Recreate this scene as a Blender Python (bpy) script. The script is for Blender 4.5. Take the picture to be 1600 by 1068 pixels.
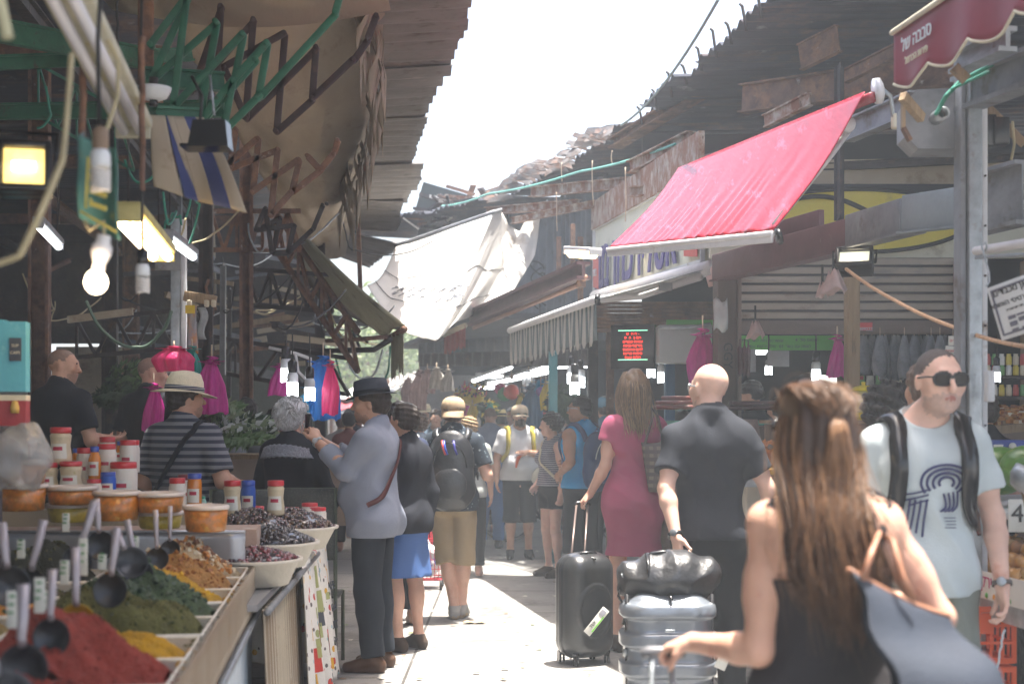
import bpy,bmesh,math,random
import numpy as np
from mathutils import Vector,Matrix,Euler
R=math.radians
for o in list(bpy.data.objects):bpy.data.objects.remove(o)
S=bpy.context.scene
COL=S.collection
F,HZ,CH=2222.0,650.0,1.6
cd=bpy.data.cameras.new('camera');cam=bpy.data.objects.new('camera',cd);COL.objects.link(cam)
cam.location=(0,0,CH);cam.rotation_euler=(R(90),0,0)
cd.lens=50;cd.sensor_width=36;cd.shift_y=(HZ-534)/1600
cd.clip_start=.05;cd.clip_end=3000
cd.dof.use_dof=True;cd.dof.focus_distance=9.5;cd.dof.aperture_fstop=2.6
S.camera=cam
SUNV=Vector((.13,.07,1)).normalized()
elev=math.asin(SUNV.z);azim=math.atan2(SUNV.x,SUNV.y)
W=bpy.data.worlds.new('World');S.world=W;W.use_nodes=True
nt=W.node_tree;bg=nt.nodes['Background']
sky=nt.nodes.new('ShaderNodeTexSky');sky.sky_type='NISHITA';sky.sun_disc=False
sky.sun_elevation=elev;sky.sun_rotation=azim;sky.dust_density=6;sky.air_density=1.0;sky.ozone_density=.6
nt.links.new(sky.outputs[0],bg.inputs[0]);bg.inputs[1].default_value=.15
sl=bpy.data.lights.new('sun','SUN');so=bpy.data.objects.new('sun',sl);COL.objects.link(so)
sl.energy=5.0;sl.angle=R(.6);sl.color=(1,.95,.87)
so.rotation_euler=SUNV.to_track_quat('Z','Y').to_euler()
S.view_settings.view_transform='Standard';S.view_settings.look='None'
S.view_settings.exposure=1.78;S.view_settings.gamma=1
S.render.engine='CYCLES'
S.cycles.use_denoising=True
S.cycles.max_bounces=6;S.cycles.diffuse_bounces=4;S.cycles.glossy_bounces=3
S.cycles.transmission_bounces=6;S.cycles.transparent_max_bounces=12;S.cycles.volume_bounces=1
S.cycles.caustics_reflective=False;S.cycles.caustics_refractive=False
S.cycles.sample_clamp_indirect=6
rnd=random.Random(7)
def P(px,py,Y):return Vector(((px-800)/F*Y,Y,CH-(py-HZ)/F*Y))
def G(px,Y,z=0):return Vector(((px-800)/F*Y,Y,z))
def FX(Y):return 2.777-.117*Y
def LX(Y):return-.455-.112*Y
ADIR=Vector((-.117,1,0)).normalized()
AANG=math.atan(.117)
MATS={}
def mat(name,col,rough=.7,metal=0,var=.12,scale=9,bump=.15,bscale=None,emit=0,trans=0,alpha=1,dirt_or_sheen=None,stripes=None,sub=0,spec=None,translucent=0,stretch=None,coat=0,voro=None,wave=None,sheen=0):
 """procedural material; col linear rgb. stripes=(axis, period, duty, colour); dirt=(colour, amount, scale)"""
 if name in MATS:return MATS[name]
 m=bpy.data.materials.new(name);m.use_nodes=True;MATS[name]=m
 n=m.node_tree.nodes;L=m.node_tree.links.new
 b=n['Principled BSDF']
 b.inputs['Roughness'].default_value=rough;b.inputs['Metallic'].default_value=metal
 if spec is not None:b.inputs['Specular IOR Level'].default_value=spec
 if trans:b.inputs['Transmission Weight'].default_value=trans
 if alpha<1:b.inputs['Alpha'].default_value=alpha
 if sub:b.inputs['Subsurface Weight'].default_value=sub;b.inputs['Subsurface Radius'].default_value=(.02,.007,.004);b.inputs['Subsurface Scale'].default_value=.6
 if coat:b.inputs['Coat Weight'].default_value=coat
 if sheen:b.inputs['Sheen Weight'].default_value=sheen
 tc=n.new('ShaderNodeTexCoord');mp=n.new('ShaderNodeMapping');L(tc.outputs['Object'],mp.inputs[0])
 if stretch:mp.inputs['Scale'].default_value=stretch
 nz=n.new('ShaderNodeTexNoise');nz.inputs['Scale'].default_value=scale;nz.inputs['Detail'].default_value=5;nz.inputs['Roughness'].default_value=.6
 L(mp.outputs[0],nz.inputs['Vector'])
 rp=n.new('ShaderNodeValToRGB');rp.color_ramp.elements[0].position=.3;rp.color_ramp.elements[1].position=.7
 c=Vector(col)
 rp.color_ramp.elements[0].color=(*(c*(1-var)),1);rp.color_ramp.elements[1].color=(*(c*(1+var)),1)
 L(nz.outputs['Fac'],rp.inputs[0]);out=rp.outputs[0]
 def mixc(fac,a,colr):
  mx=n.new('ShaderNodeMix');mx.data_type='RGBA';L(fac,mx.inputs[0]);L(a,mx.inputs[6])
  if isinstance(colr,tuple):mx.inputs[7].default_value=(*colr,1)
  else:L(colr,mx.inputs[7])
  return mx.outputs[2]
 def ramp(fac,p0,p1):
  r=n.new('ShaderNodeValToRGB');r.color_ramp.elements[0].position=p0;r.color_ramp.elements[1].position=p1
  L(fac,r.inputs[0]);return r.outputs[0]
 if stripes:
  for st in(stripes if isinstance(stripes,list)else[stripes]):
   ax,per,duty,sc=st[:4];off=st[4]if len(st)>4 else 0
   sp=n.new('ShaderNodeSeparateXYZ');L(tc.outputs['Object'],sp.inputs[0])
   a1=n.new('ShaderNodeMath');a1 .operation='MULTIPLY_ADD';L(sp.outputs[ax],a1 .inputs[0]);a1 .inputs[1].default_value=1/per;a1 .inputs[2].default_value=off+100
   a2=n.new('ShaderNodeMath');a2 .operation='FRACT';L(a1 .outputs[0],a2 .inputs[0])
   a3=n.new('ShaderNodeMath');a3 .operation='LESS_THAN';L(a2 .outputs[0],a3 .inputs[0]);a3 .inputs[1].default_value=duty
   out=mixc(a3 .outputs[0],out,sc)
 if voro:
  vs=voro if isinstance(voro,list)else[voro]
  for i,(s_,th,cc)in enumerate(vs):
   mv=n.new('ShaderNodeMapping');L(tc.outputs['Object'],mv.inputs[0]);mv.inputs['Location'].default_value=(i*3.1,i*1.7,i*2.3)
   vo=n.new('ShaderNodeTexVoronoi');vo.inputs['Scale'].default_value=s_;L(mv.outputs[0],vo.inputs['Vector'])
   out=mixc(ramp(vo.outputs['Distance'],th,th*.8)if False else _lt(n,L,vo.outputs['Distance'],th),out,cc)
 if dirt_or_sheen:
  for i,(dc,am,ds)in enumerate(dirt_or_sheen if isinstance(dirt_or_sheen,list)else[dirt_or_sheen]):
   n2=n.new('ShaderNodeTexNoise');n2 .inputs['Scale'].default_value=ds;n2 .inputs['Detail'].default_value=8;n2 .inputs['Roughness'].default_value=.7
   mp2=n.new('ShaderNodeMapping');L(mp.outputs[0],mp2 .inputs[0]);mp2 .inputs['Location'].default_value=(5.2+i*7,1.3,2.1)
   L(mp2 .outputs[0],n2 .inputs['Vector'])
   out=mixc(ramp(n2 .outputs['Fac'],.66-am*.35,.74-am*.2),out,dc)
 L(out,b.inputs['Base Color'])
 if emit:
  L(out,b.inputs['Emission Color']);b.inputs['Emission Strength'].default_value=emit
 if bump:
  nb=n.new('ShaderNodeTexNoise');nb.inputs['Scale'].default_value=bscale or scale*4;nb.inputs['Detail'].default_value=4
  L(mp.outputs[0],nb.inputs['Vector'])
  bp=n.new('ShaderNodeBump');bp.inputs['Strength'].default_value=bump;bp.inputs['Distance'].default_value=.02
  L(nb.outputs['Fac'],bp.inputs['Height']);L(bp.outputs[0],b.inputs['Normal'])
 if translucent:
  tr=n.new('ShaderNodeBsdfTranslucent');L(out,tr.inputs[0]);mx=n.new('ShaderNodeMixShader');mx.inputs[0].default_value=translucent
  L(b.outputs[0],mx.inputs[1]);L(tr.outputs[0],mx.inputs[2]);L(mx.outputs[0],n['Material Output'].inputs[0])
 return m
def _lt(n,L,s,th):
 a=n.new('ShaderNodeMath');a.operation='LESS_THAN';L(s,a.inputs[0]);a.inputs[1].default_value=th;return a.outputs[0]
def tag(o,label=None,cat=None,group=None,kind=None):
 if label:o['label']=label
 if cat:o['category']=cat
 if group:o['group']=group
 if kind:o['kind']=kind
 return o
def empty(name,loc,label,cat,group=None,rz=0):
 o=bpy.data.objects.new(name,None);COL.objects.link(o);o.location=loc;o.rotation_euler=(0,0,rz);o.empty_display_size=.1
 return tag(o,label,cat,group)
def link(name,me,parent=None,loc=None,rot=None):
 o=bpy.data.objects.new(name,me);COL.objects.link(o)
 if parent is not None:o.parent=parent
 if loc is not None:o.location=loc
 if rot is not None:o.rotation_euler=rot
 return o
def kids(o):return[c for c in bpy.data.objects if c.parent==o]
def copy_thing(o,loc=None,rz=None,label=None,parent=None,scale=None,rot=None):
 c=o.copy();COL.objects.link(c)
 if parent is not None:c.parent=parent
 for ch in o.children:copy_thing(ch,parent=c)
 if loc is not None:c.location=loc
 if rz is not None:c.rotation_euler=(0,0,rz)
 if rot is not None:c.rotation_euler=rot
 if scale is not None:c.scale=scale if hasattr(scale,'__len__')else(scale,)*3
 if label:c['label']=label
 return c
class MB:
 """collects shapes; build() links them as one mesh object. Coordinates are world, made local to `org`."""
 def __init__(s,org=(0,0,0),rz=0):
  s.v=[];s.f=[];s.m=[];s.mats=[];s.org=Vector(org);s.sm=[]
  s.inv=Matrix.Rotation(-rz,3,'Z')
 def mi(s,m):
  if m is None:return 0
  if m not in s.mats:s.mats.append(m)
  return s.mats.index(m)
 def add(s,vs,fs,m=None,smooth=False):
  k=len(s.v);s.v+=[Vector(v)for v in vs];s.f+=[tuple(i+k for i in f)for f in fs]
  i=s.mi(m);s.m+=[i]*len(fs);s.sm+=[smooth]*len(fs);return s
 def box(s,c,size,rot=None,m=None,bev=0):
  c=Vector(c);hx,hy,hz=[q/2 for q in size]
  M=rot.to_matrix()if isinstance(rot,Euler)else(rot if rot is not None else Matrix.Identity(3))
  if bev<=0:
   vs=[c+M@Vector((x*hx,y*hy,z*hz))for x in(-1,1)for y in(-1,1)for z in(-1,1)]
   return s.add(vs,[(0,1,3,2),(4,6,7,5),(0,4,5,1),(2,3,7,6),(0,2,6,4),(1,5,7,3)],m)
  b=min(bev,hx*.9,hy*.9,hz*.9)
  bm=bmesh.new();bmesh.ops.create_cube(bm,size=1)
  for v in bm.verts:v.co=Vector((v.co.x*size[0],v.co.y*size[1],v.co.z*size[2]))
  bmesh.ops.bevel(bm,geom=list(bm.edges),offset=b,segments=2,profile=.5,affect='EDGES')
  vs=[c+M@v.co for v in bm.verts];bm.verts.index_update();fs=[tuple(v.index for v in f.verts)for f in bm.faces];bm.free()
  return s.add(vs,fs,m,True)
 def bar(s,p,q,w,h,m=None,up=(0,0,1),bev=0):
  p,q=Vector(p),Vector(q);d=q-p;L=d.length
  if L<1e-6:return s
  y=d/L;u=Vector(up)
  if abs(y.dot(u))>.98:u=Vector((1,0,0))
  x=y.cross(u).normalized();z=x.cross(y)
  return s.box((p+q)/2,(w,L,h),Matrix((x,y,z)).transposed(),m,bev)
 def tube(s,pts,r,m=None,n=8,closed=False,caps=True):
  pts=[Vector(p)for p in pts];N=len(pts);rs=r if hasattr(r,'__len__')else[r]*N
  t0=(pts[1]-pts[0]).normalized();u=t0 .orthogonal().normalized();vs=[];fs=[]
  for i,p in enumerate(pts):
   t=((pts[min(i+1,N-1)]-pts[max(i-1,0)])).normalized()if not closed else(pts[(i+1)%N]-pts[i-1]).normalized()
   u=(u-t*u.dot(t)).normalized();w=t.cross(u)
   for j in range(n):
    a=2*math.pi*j/n;vs.append(p+(u*math.cos(a)+w*math.sin(a))*rs[i])
  for i in range(N if closed else N-1):
   i2=(i+1)%N
   for j in range(n):
    j2=(j+1)%n;fs.append((i*n+j,i*n+j2,i2*n+j2,i2*n+j))
  if caps and not closed:fs.append(tuple(range(n-1,-1,-1)));fs.append(tuple((N-1)*n+j for j in range(n)))
  return s.add(vs,fs,m,True)
 def lathe(s,prof,c=(0,0,0),n=20,m=None,M=None,sx=1,sy=1,smooth=True):
  """prof: (radius, z) from bottom to top"""
  c=Vector(c);vs=[];fs=[]
  M=M or Matrix.Identity(3)
  for(r_,z)in prof:
   for j in range(n):
    a=2*math.pi*j/n;vs.append(c+M@Vector((r_*math.cos(a)*sx,r_*math.sin(a)*sy,z)))
  for i in range(len(prof)-1):
   for j in range(n):
    j2=(j+1)%n;fs.append((i*n+j,i*n+j2,(i+1)*n+j2,(i+1)*n+j))
  if prof[0][0]>1e-4:fs.append(tuple(range(n-1,-1,-1)))
  if prof[-1][0]>1e-4:fs.append(tuple((len(prof)-1)*n+j for j in range(n)))
  return s.add(vs,fs,m,smooth)
 def grid(s,fn,nu,nv,m=None,smooth=True):
  vs=[Vector(fn(i/nu,j/nv))for i in range(nu+1)for j in range(nv+1)]
  fs=[(i*(nv+1)+j,(i+1)*(nv+1)+j,(i+1)*(nv+1)+j+1,i*(nv+1)+j+1)for i in range(nu)for j in range(nv)]
  return s.add(vs,fs,m,smooth)
 def prism(s,poly,depth,M=None,c=(0,0,0),m=None):
  """poly in local xz, extruded along local y by depth"""
  c=Vector(c);M=M or Matrix.Identity(3);n=len(poly)
  vs=[c+M@Vector((x,0,z))for x,z in poly]+[c+M@Vector((x,depth,z))for x,z in poly]
  fs=[tuple(range(n)),tuple(range(2*n-1,n-1,-1))]+[(i,i+n,(i+1)%n+n,(i+1)%n)for i in range(n)]
  return s.add(vs,fs,m)
 def blob(s,c,r,m=None,sub=2,amp=0,seed=0,M=None,freq=9):
  bm=bmesh.new();bmesh.ops.create_icosphere(bm,subdivisions=sub,radius=1);c=Vector(c);r=Vector(r)if hasattr(r,'__len__')else Vector((r,)*3)
  M=M or Matrix.Identity(3);vs=[]
  for v in bm.verts:
   q=v.co.copy();k=1+amp*(math.sin(q.x*freq+seed)*math.sin(q.y*freq*1.1+seed*2)+math.sin(q.z*freq*.9+seed*3+q.x*3))
   vs.append(c+M@Vector((q.x*r.x,q.y*r.y,q.z*r.z))*k)
  fs=[tuple(v.index for v in f.verts)for f in bm.faces];bm.free()
  return s.add(vs,fs,m,True)
 def build(s,name,m=None,parent=None,solid=0,world_parent=True,bev=0):
  org=s.org;me=bpy.data.meshes.new(name)
  vs=[s.inv@(v-org)for v in s.v]
  me.from_pydata([tuple(v)for v in vs],[],s.f)
  ms=s.mats or([m]if m else[])
  if m and s.mats and m not in s.mats:ms=[m]+s.mats;s.m=[i+1 for i in s.m]
  for q in ms:me.materials.append(q)
  me.polygons.foreach_set('material_index',s.m[:len(me.polygons)]);me.polygons.foreach_set('use_smooth',s.sm[:len(me.polygons)])
  me.update()
  o=link(name,me,parent)
  if parent is None:o.location=org
  if solid:
   md=o.modifiers.new('solid','SOLIDIFY');md.thickness=solid;md.offset=0
  return o
def sub(parent,rz=None):
 """MB whose local frame is the parent empty/mesh frame"""
 return MB(parent.location,parent.rotation_euler.z)
def textobj(body,size,M,name='lettering',m=None,parent=None,org=None,depth=.002,align='CENTER',shear=0,sx=1,bold=0):
 """text as a thin mesh. M: 4x4 world matrix (text lies in its local xy)."""
 cu=bpy.data.curves.new(name,'FONT');cu.body=body;cu.size=size;cu.extrude=depth;cu.align_x=align;cu.align_y='CENTER';cu.shear=shear
 cu.resolution_u=3;cu.offset=bold
 t=bpy.data.objects.new(name,cu);COL.objects.link(t)
 dg=bpy.context.evaluated_depsgraph_get();me=bpy.data.meshes.new_from_object(t.evaluated_get(dg))
 bpy.data.objects.remove(t)
 base=Matrix.Identity(4)
 if parent is not None:base=Matrix.LocRotScale(parent.location,parent.rotation_euler,(1,1,1)).inverted()
 me.transform(base@M@Matrix.Diagonal((sx,1,1,1)))
 me.materials.clear();me.materials.append(m)
 return link(name,me,parent)
def frame(o,x,y):
 """4x4 with origin o, local x along x, local y along y, z = x cross y"""
 x=Vector(x).normalized();y=Vector(y);y=(y-x*y.dot(x)).normalized();z=x.cross(y)
 m=Matrix((x,y,z)).transposed().to_4x4();m.translation=Vector(o);return m
def basis(x,y):
 return frame((0,0,0),x,y).to_3x3()
def heb(s):return s[::-1]
V3=lambda*a:np.array(a,dtype=np.float32)
class Sdf:
 def __init__(s):s.p=[]
 def cap(s,a,b,ra,rb=None,k=.03,mi=0,tg='',flat=1.0,end=False):
  s.p.append(dict(t='c',a=np.array(a,'f'),b=np.array(b,'f'),ra=ra,rb=ra if rb is None else rb,k=k,m=mi,tg=tg,flat=flat,end=end));return s
 def ell(s,c,r,k=.03,mi=0,tg='',M=None):
  s.p.append(dict(t='e',c=np.array(c,'f'),r=np.array(r,'f'),k=k,m=mi,tg=tg,M=M));return s
def prim_bounds(p,g):
 if p['t']=='c':
  r=max(p['ra'],p['rb']);lo=np.minimum(p['a'],p['b'])-r;hi=np.maximum(p['a'],p['b'])+r
 else:
  r=max(p['r'])if p['M']is not None else p['r'];lo=p['c']-r;hi=p['c']+r
 return lo-g,hi+g
def prim_d(p,X,Y,Z,off=0):
 if p['t']=='c':
  a,b=p['a'],p['b'];fl=p['flat']
  if fl!=1:
   Y=(Y-a[1])/fl+a[1]
  d=b-a;L2=float(d@d)+1e-9
  if fl!=1:d=d*V3(1,1,1)
  px,py,pz=X-a[0],Y-a[1],Z-a[2]
  h=np.clip((px*d[0]+py*d[1]+pz*d[2])/L2,0,1)
  qx,qy,qz=px-h*d[0],py-h*d[1],pz-h*d[2]
  r=p['ra']+(p['rb']-p['ra'])*h+(off if fl==1 else off)
  dd=np.sqrt(qx*qx+qy*qy+qz*qz)-r
  if fl!=1:dd=dd*max(fl,.6)
  if p['end']:
   L=math.sqrt(L2);dd=np.maximum(dd,(px*d[0]+py*d[1]+pz*d[2])/L-L)
  return dd
 c,r=p['c'],p['r']+off
 px,py,pz=X-c[0],Y-c[1],Z-c[2]
 if p['M']is not None:
  M=p['M'];px,py,pz=(M[0,0]*px+M[1,0]*py+M[2,0]*pz,M[0,1]*px+M[1,1]*py+M[2,1]*pz,M[0,2]*px+M[1,2]*py+M[2,2]*pz)
 k0=np.sqrt((px/r[0])**2+(py/r[1])**2+(pz/r[2])**2)+1e-6
 k1=np.sqrt((px/r[0]**2)**2+(py/r[1]**2)**2+(pz/r[2]**2)**2)+1e-6
 return k0*(k0-1)/k1
def sd_points(prims,pts,off=0):
 X,Y,Z=pts[:,0],pts[:,1],pts[:,2];D=np.full(len(pts),9,'f')
 for p in prims:
  d=prim_d(p,X,Y,Z,off+p.get('off',0));k=p['k'];h=np.maximum(k-np.abs(D-d),0)/k
  D=np.minimum(D,d)-h*h*k*.25
 return D
def sd_project(prims,pts,off):
 pts=np.array(pts,'f');e=.004
 for _ in range(6):
  D=sd_points(prims,pts);g=np.stack([sd_points(prims,pts+V3(*(e if i==j else 0 for j in range(3))))-sd_points(prims,pts-V3(*(e if i==j else 0 for j in range(3))))for i in range(3)],1)
  g/=np.linalg.norm(g,axis=1,keepdims=True)+1e-9;pts=pts+g*(off-D)[:,None]
 return pts,g
def mesh_sdf(prims,h,off=0,cuts=(),subs=(),paints=(),disp=None,maxb=None):
 """cuts: (point, normal) keep the side where (p-point).normal<0; subs: prims carved out; paints: (prim, material) zones."""
 los,his=zip(*[prim_bounds(p,off+p.get('off',0)+3*h+.02)for p in prims])
 lo=np.min(los,0);hi=np.max(his,0)
 if maxb is not None:lo=np.maximum(lo,maxb[0]);hi=np.minimum(hi,maxb[1])
 n=np.ceil((hi-lo)/h).astype(int)+1
 ax=[lo[i]+h*np.arange(n[i],dtype='f')for i in range(3)]
 D=np.full(n,1.0,'f');Mi=np.zeros(n,np.int8)
 for p in prims:
  o=off+p.get('off',0);l,u=prim_bounds(p,o+max(p['k'],2.5*h))
  i0=np.clip(((l-lo)/h).astype(int),0,n-1);i1=np.clip(((u-lo)/h).astype(int)+2,1,n)
  if(i1<=i0).any():continue
  sl_=tuple(slice(a,b)for a,b in zip(i0,i1))
  X=ax[0][sl_[0]][:,None,None];Y=ax[1][sl_[1]][None,:,None];Z=ax[2][sl_[2]][None,None,:]
  d=prim_d(p,X,Y,Z,o).astype('f');A=D[sl_];k=p['k']
  hh=np.maximum(k-np.abs(A-d),0)/k
  Mi[sl_]=np.where(d<A,p['m'],Mi[sl_]);D[sl_]=np.minimum(A,d)-hh*hh*k*.25
 X=ax[0][:,None,None];Y=ax[1][None,:,None];Z=ax[2][None,None,:]
 if disp is not None:D=D+disp(X,Y,Z).astype('f')
 for(c,nn)in cuts:
  c=np.array(c,'f');nn=np.array(nn,'f');nn=nn/np.linalg.norm(nn)
  D=np.maximum(D,(X-c[0])*nn[0]+(Y-c[1])*nn[1]+(Z-c[2])*nn[2])
 for p in subs:D=np.maximum(D,-prim_d(p,X,Y,Z))
 for(p,m)in paints:Mi=np.where(prim_d(p,X,Y,Z)<0,m,Mi)
 D[0]=D[-1]=1;D[:,0]=D[:,-1]=1;D[:,:,0]=D[:,:,-1]=1
 sg=D<0
 cs=(slice(0,-1),slice(1,None));acc=None;cnt=None
 corners=[(i,j,k)for i in(0,1)for j in(0,1)for k in(0,1)]
 s0=sum(sg[cs[i],cs[j],cs[k]].astype(np.int8)for i,j,k in corners)
 act=(s0>0)&(s0<8);idx=np.argwhere(act)
 if len(idx)==0:return None
 vid=np.full(act.shape,-1,np.int64);vid[act]=np.arange(len(idx))
 vals={c:D[idx[:,0]+c[0],idx[:,1]+c[1],idx[:,2]+c[2]]for c in corners}
 pos=np.zeros((len(idx),3));cn=np.zeros(len(idx))
 for a in corners:
  for ax_ in range(3):
   if a[ax_]==0:
    b=tuple(1 if q==ax_ else a[q]for q in range(3));va,vb=vals[a],vals[b]
    cr=(va<0)!=(vb<0);t=np.where(cr,va/np.where(cr,va-vb,1),0)
    pt=np.tile(np.array(a,float),(len(idx),1));pt[:,ax_]=t
    pos+=pt*cr[:,None];cn+=cr
 vs=lo+h*(idx+pos/cn[:,None])
 best=np.argmin(np.stack([np.abs(vals[c])for c in corners]),0);ca=np.array(corners)[best]
 vm=Mi[idx[:,0]+ca[:,0],idx[:,1]+ca[:,1],idx[:,2]+ca[:,2]]
 quads=[]
 for ax_ in range(3):
  a=[slice(None)]*3;b=[slice(None)]*3;a[ax_]=slice(0,-1);b[ax_]=slice(1,None)
  sa,sb=sg[tuple(a)],sg[tuple(b)];e=np.argwhere(sa!=sb);fl=sa[e[:,0],e[:,1],e[:,2]]
  u,w=(ax_+1)%3,(ax_+2)%3
  ok=(e[:,u]>0)&(e[:,w]>0)&(e[:,u]<act.shape[u])&(e[:,w]<act.shape[w]);e=e[ok];fl=fl[ok]
  q=[]
  for du,dw in((1,1),(0,1),(0,0),(1,0)):
   c=e.copy();c[:,u]-=du;c[:,w]-=dw;q.append(vid[c[:,0],c[:,1],c[:,2]])
  q=np.stack(q,1);q[~fl]=q[~fl][:,::-1];quads.append(q)
 q=np.concatenate(quads);q=q[(q>=0).all(1)]
 return vs,q,vm[q[:,0]]
def smesh(name,res,mats,parent,s=1.0,smooth=1):
 vs,q,fm=res;me=bpy.data.meshes.new(name)
 vs=np.array(vs,'f')
 for _ in range(smooth):
  acc=np.zeros_like(vs);c=np.zeros(len(vs),'f')
  for i in range(4):
   a,b=q[:,i],q[:,(i+1)%4]
   np.add.at(acc,a,vs[b]);np.add.at(acc,b,vs[a]);np.add.at(c,a,1);np.add.at(c,b,1)
  vs=vs*.5+acc/np.maximum(c,1)[:,None]*.5
 vs=vs*s
 me.vertices.add(len(vs));me.vertices.foreach_set('co',vs.ravel());me.loops.add(q.size);me.loops.foreach_set('vertex_index',q.ravel().astype(np.int32))
 me.polygons.add(len(q));me.polygons.foreach_set('loop_start',np.arange(0,q.size,4,dtype=np.int32))
 me.polygons.foreach_set('material_index',fm.astype(np.int32));me.polygons.foreach_set('use_smooth',np.ones(len(q),bool))
 for m in mats:me.materials.append(m)
 me.update(calc_edges=True);me.validate()
 return link(name,me,parent)
def folds(amp,seed=0,fz=9,fx=16,lo=0):
 rr=np.random.RandomState(seed);ph=rr.rand(12)*6.28;w=rr.randn(4,3)
 def f(X,Y,Z):
  wx=X+.05*np.sin(Z*7+ph[0])+.03*np.sin(Y*11+ph[1]);wz=Z+.06*np.sin(X*6+ph[2])+.05*np.sin(Y*5+ph[9])
  d=.45*np.sin(wx*fx+wz*9*w[0,0]+ph[3])+.35*np.sin(wz*fz*2.2+wx*13*w[1,0]+Y*8+ph[4])+.3*np.sin(wx*fx*1.9-wz*fz*1.3+Y*14+ph[5])*np.sin(wz*fz+ph[6])
  return amp*(np.abs(d)*1.3-.6)
 return f
def skinmat(tone):
 c={'light':(.62,.36,.26),'mid':(.50,.28,.19),'tan':(.38,.20,.125),'pale':(.72,.46,.36)}[tone]
 return mat('skin_'+tone,c,.52,var=.10,scale=11,bump=.10,bscale=140,sub=.12,dirt_or_sheen=((c[0]*.88,c[1]*.66,c[2]*.62),.22,9))
def hairmat(c):
 D={'black':(.015,.012,.011),'dark':(.03,.02,.014),'brown':(.10,.055,.032),'blond':(.33,.21,.10),'grey':(.42,.41,.40),'white':(.62,.62,.63),'buzz':(.10,.07,.055),'beard':(.02,.014,.012)}
 return mat('hair_'+c,D[c],.33,var=.35,scale=30,bump=.5,bscale=90,stretch=(3,3,.6))
def rotm(yaw=0,pitch=0,roll=0):
 return np.array((Matrix.Rotation(R(yaw),3,'Z')@Matrix.Rotation(R(pitch),3,'X')@Matrix.Rotation(R(roll),3,'Y')),'f')
def hand(sd,w,d,side,curl=25,palm=None,spread=8,thumb=30,sc=1.0,curls=None):
 """w wrist, d direction of the fingers, palm = palm normal (where the palm looks), side=+1 right hand"""
 d=Vector(d).normalized();pn=Vector(palm if palm is not None else(-side,0,0));pn=(pn-d*pn.dot(d)).normalized()
 x=d.cross(pn)*1.0
 if side>0:idx=-x
 else:idx=x
 w=Vector(w);M=np.array(Matrix((idx,d,pn)).transposed(),'f')
 sd.ell(w+d*.045*sc,(.040*sc,.052*sc,.015*sc),k=.012,tg='hand',M=M)
 sd.cap(w,w+d*.03,.024*sc,.022*sc,k=.015,tg='hand')
 for i,(o,L)in enumerate(((.030,.92),(.010,1.0),(-.010,.94),(-.029,.74))):
  b=w+(d*(.086-.004*abs(i-1.3))+idx*o)*sc;a=R((curls[i]if curls else curl)*.6);dv=d
  sp=R(spread)*(1.5-i)/1.5
  pl=w+(d*.045+idx*o*.8)*sc;r0=.0095*sc
  sd.cap(pl,b,.013*sc,.0105*sc,k=.01,tg='hand')
  for seg,(l,cu)in enumerate(((.042,1.0),(.026,1.3),(.021,1.0))):
   dv=(d*math.cos(a)+pn*math.sin(a)+idx*math.sin(sp)*math.cos(a)).normalized()
   e=b+dv*l*L*sc;sd.cap(b,e,r0,r0*.92,k=.004,tg='hand');b=e;r0*=.92;a+=R((curls[i]if curls else curl)*cu)
 tb=w+(d*.02+idx*.026)*sc;td=(d*.75+idx*.75+pn*math.sin(R(thumb))*.9).normalized()
 t1=tb+td*.04*sc;td2=(d*.9+idx*(.35-thumb/120)+pn*math.sin(R(thumb))).normalized();t2=t1+td2*.03*sc;t3=t2+(td2+pn*.3).normalized()*.024*sc
 sd.cap(tb,t1,.0155*sc,.0125*sc,k=.014,tg='hand');sd.cap(t1,t2,.0115*sc,.0105*sc,k=.005,tg='hand');sd.cap(t2,t3,.0105*sc,.009*sc,k=.004,tg='hand')
class Person:pass
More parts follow.
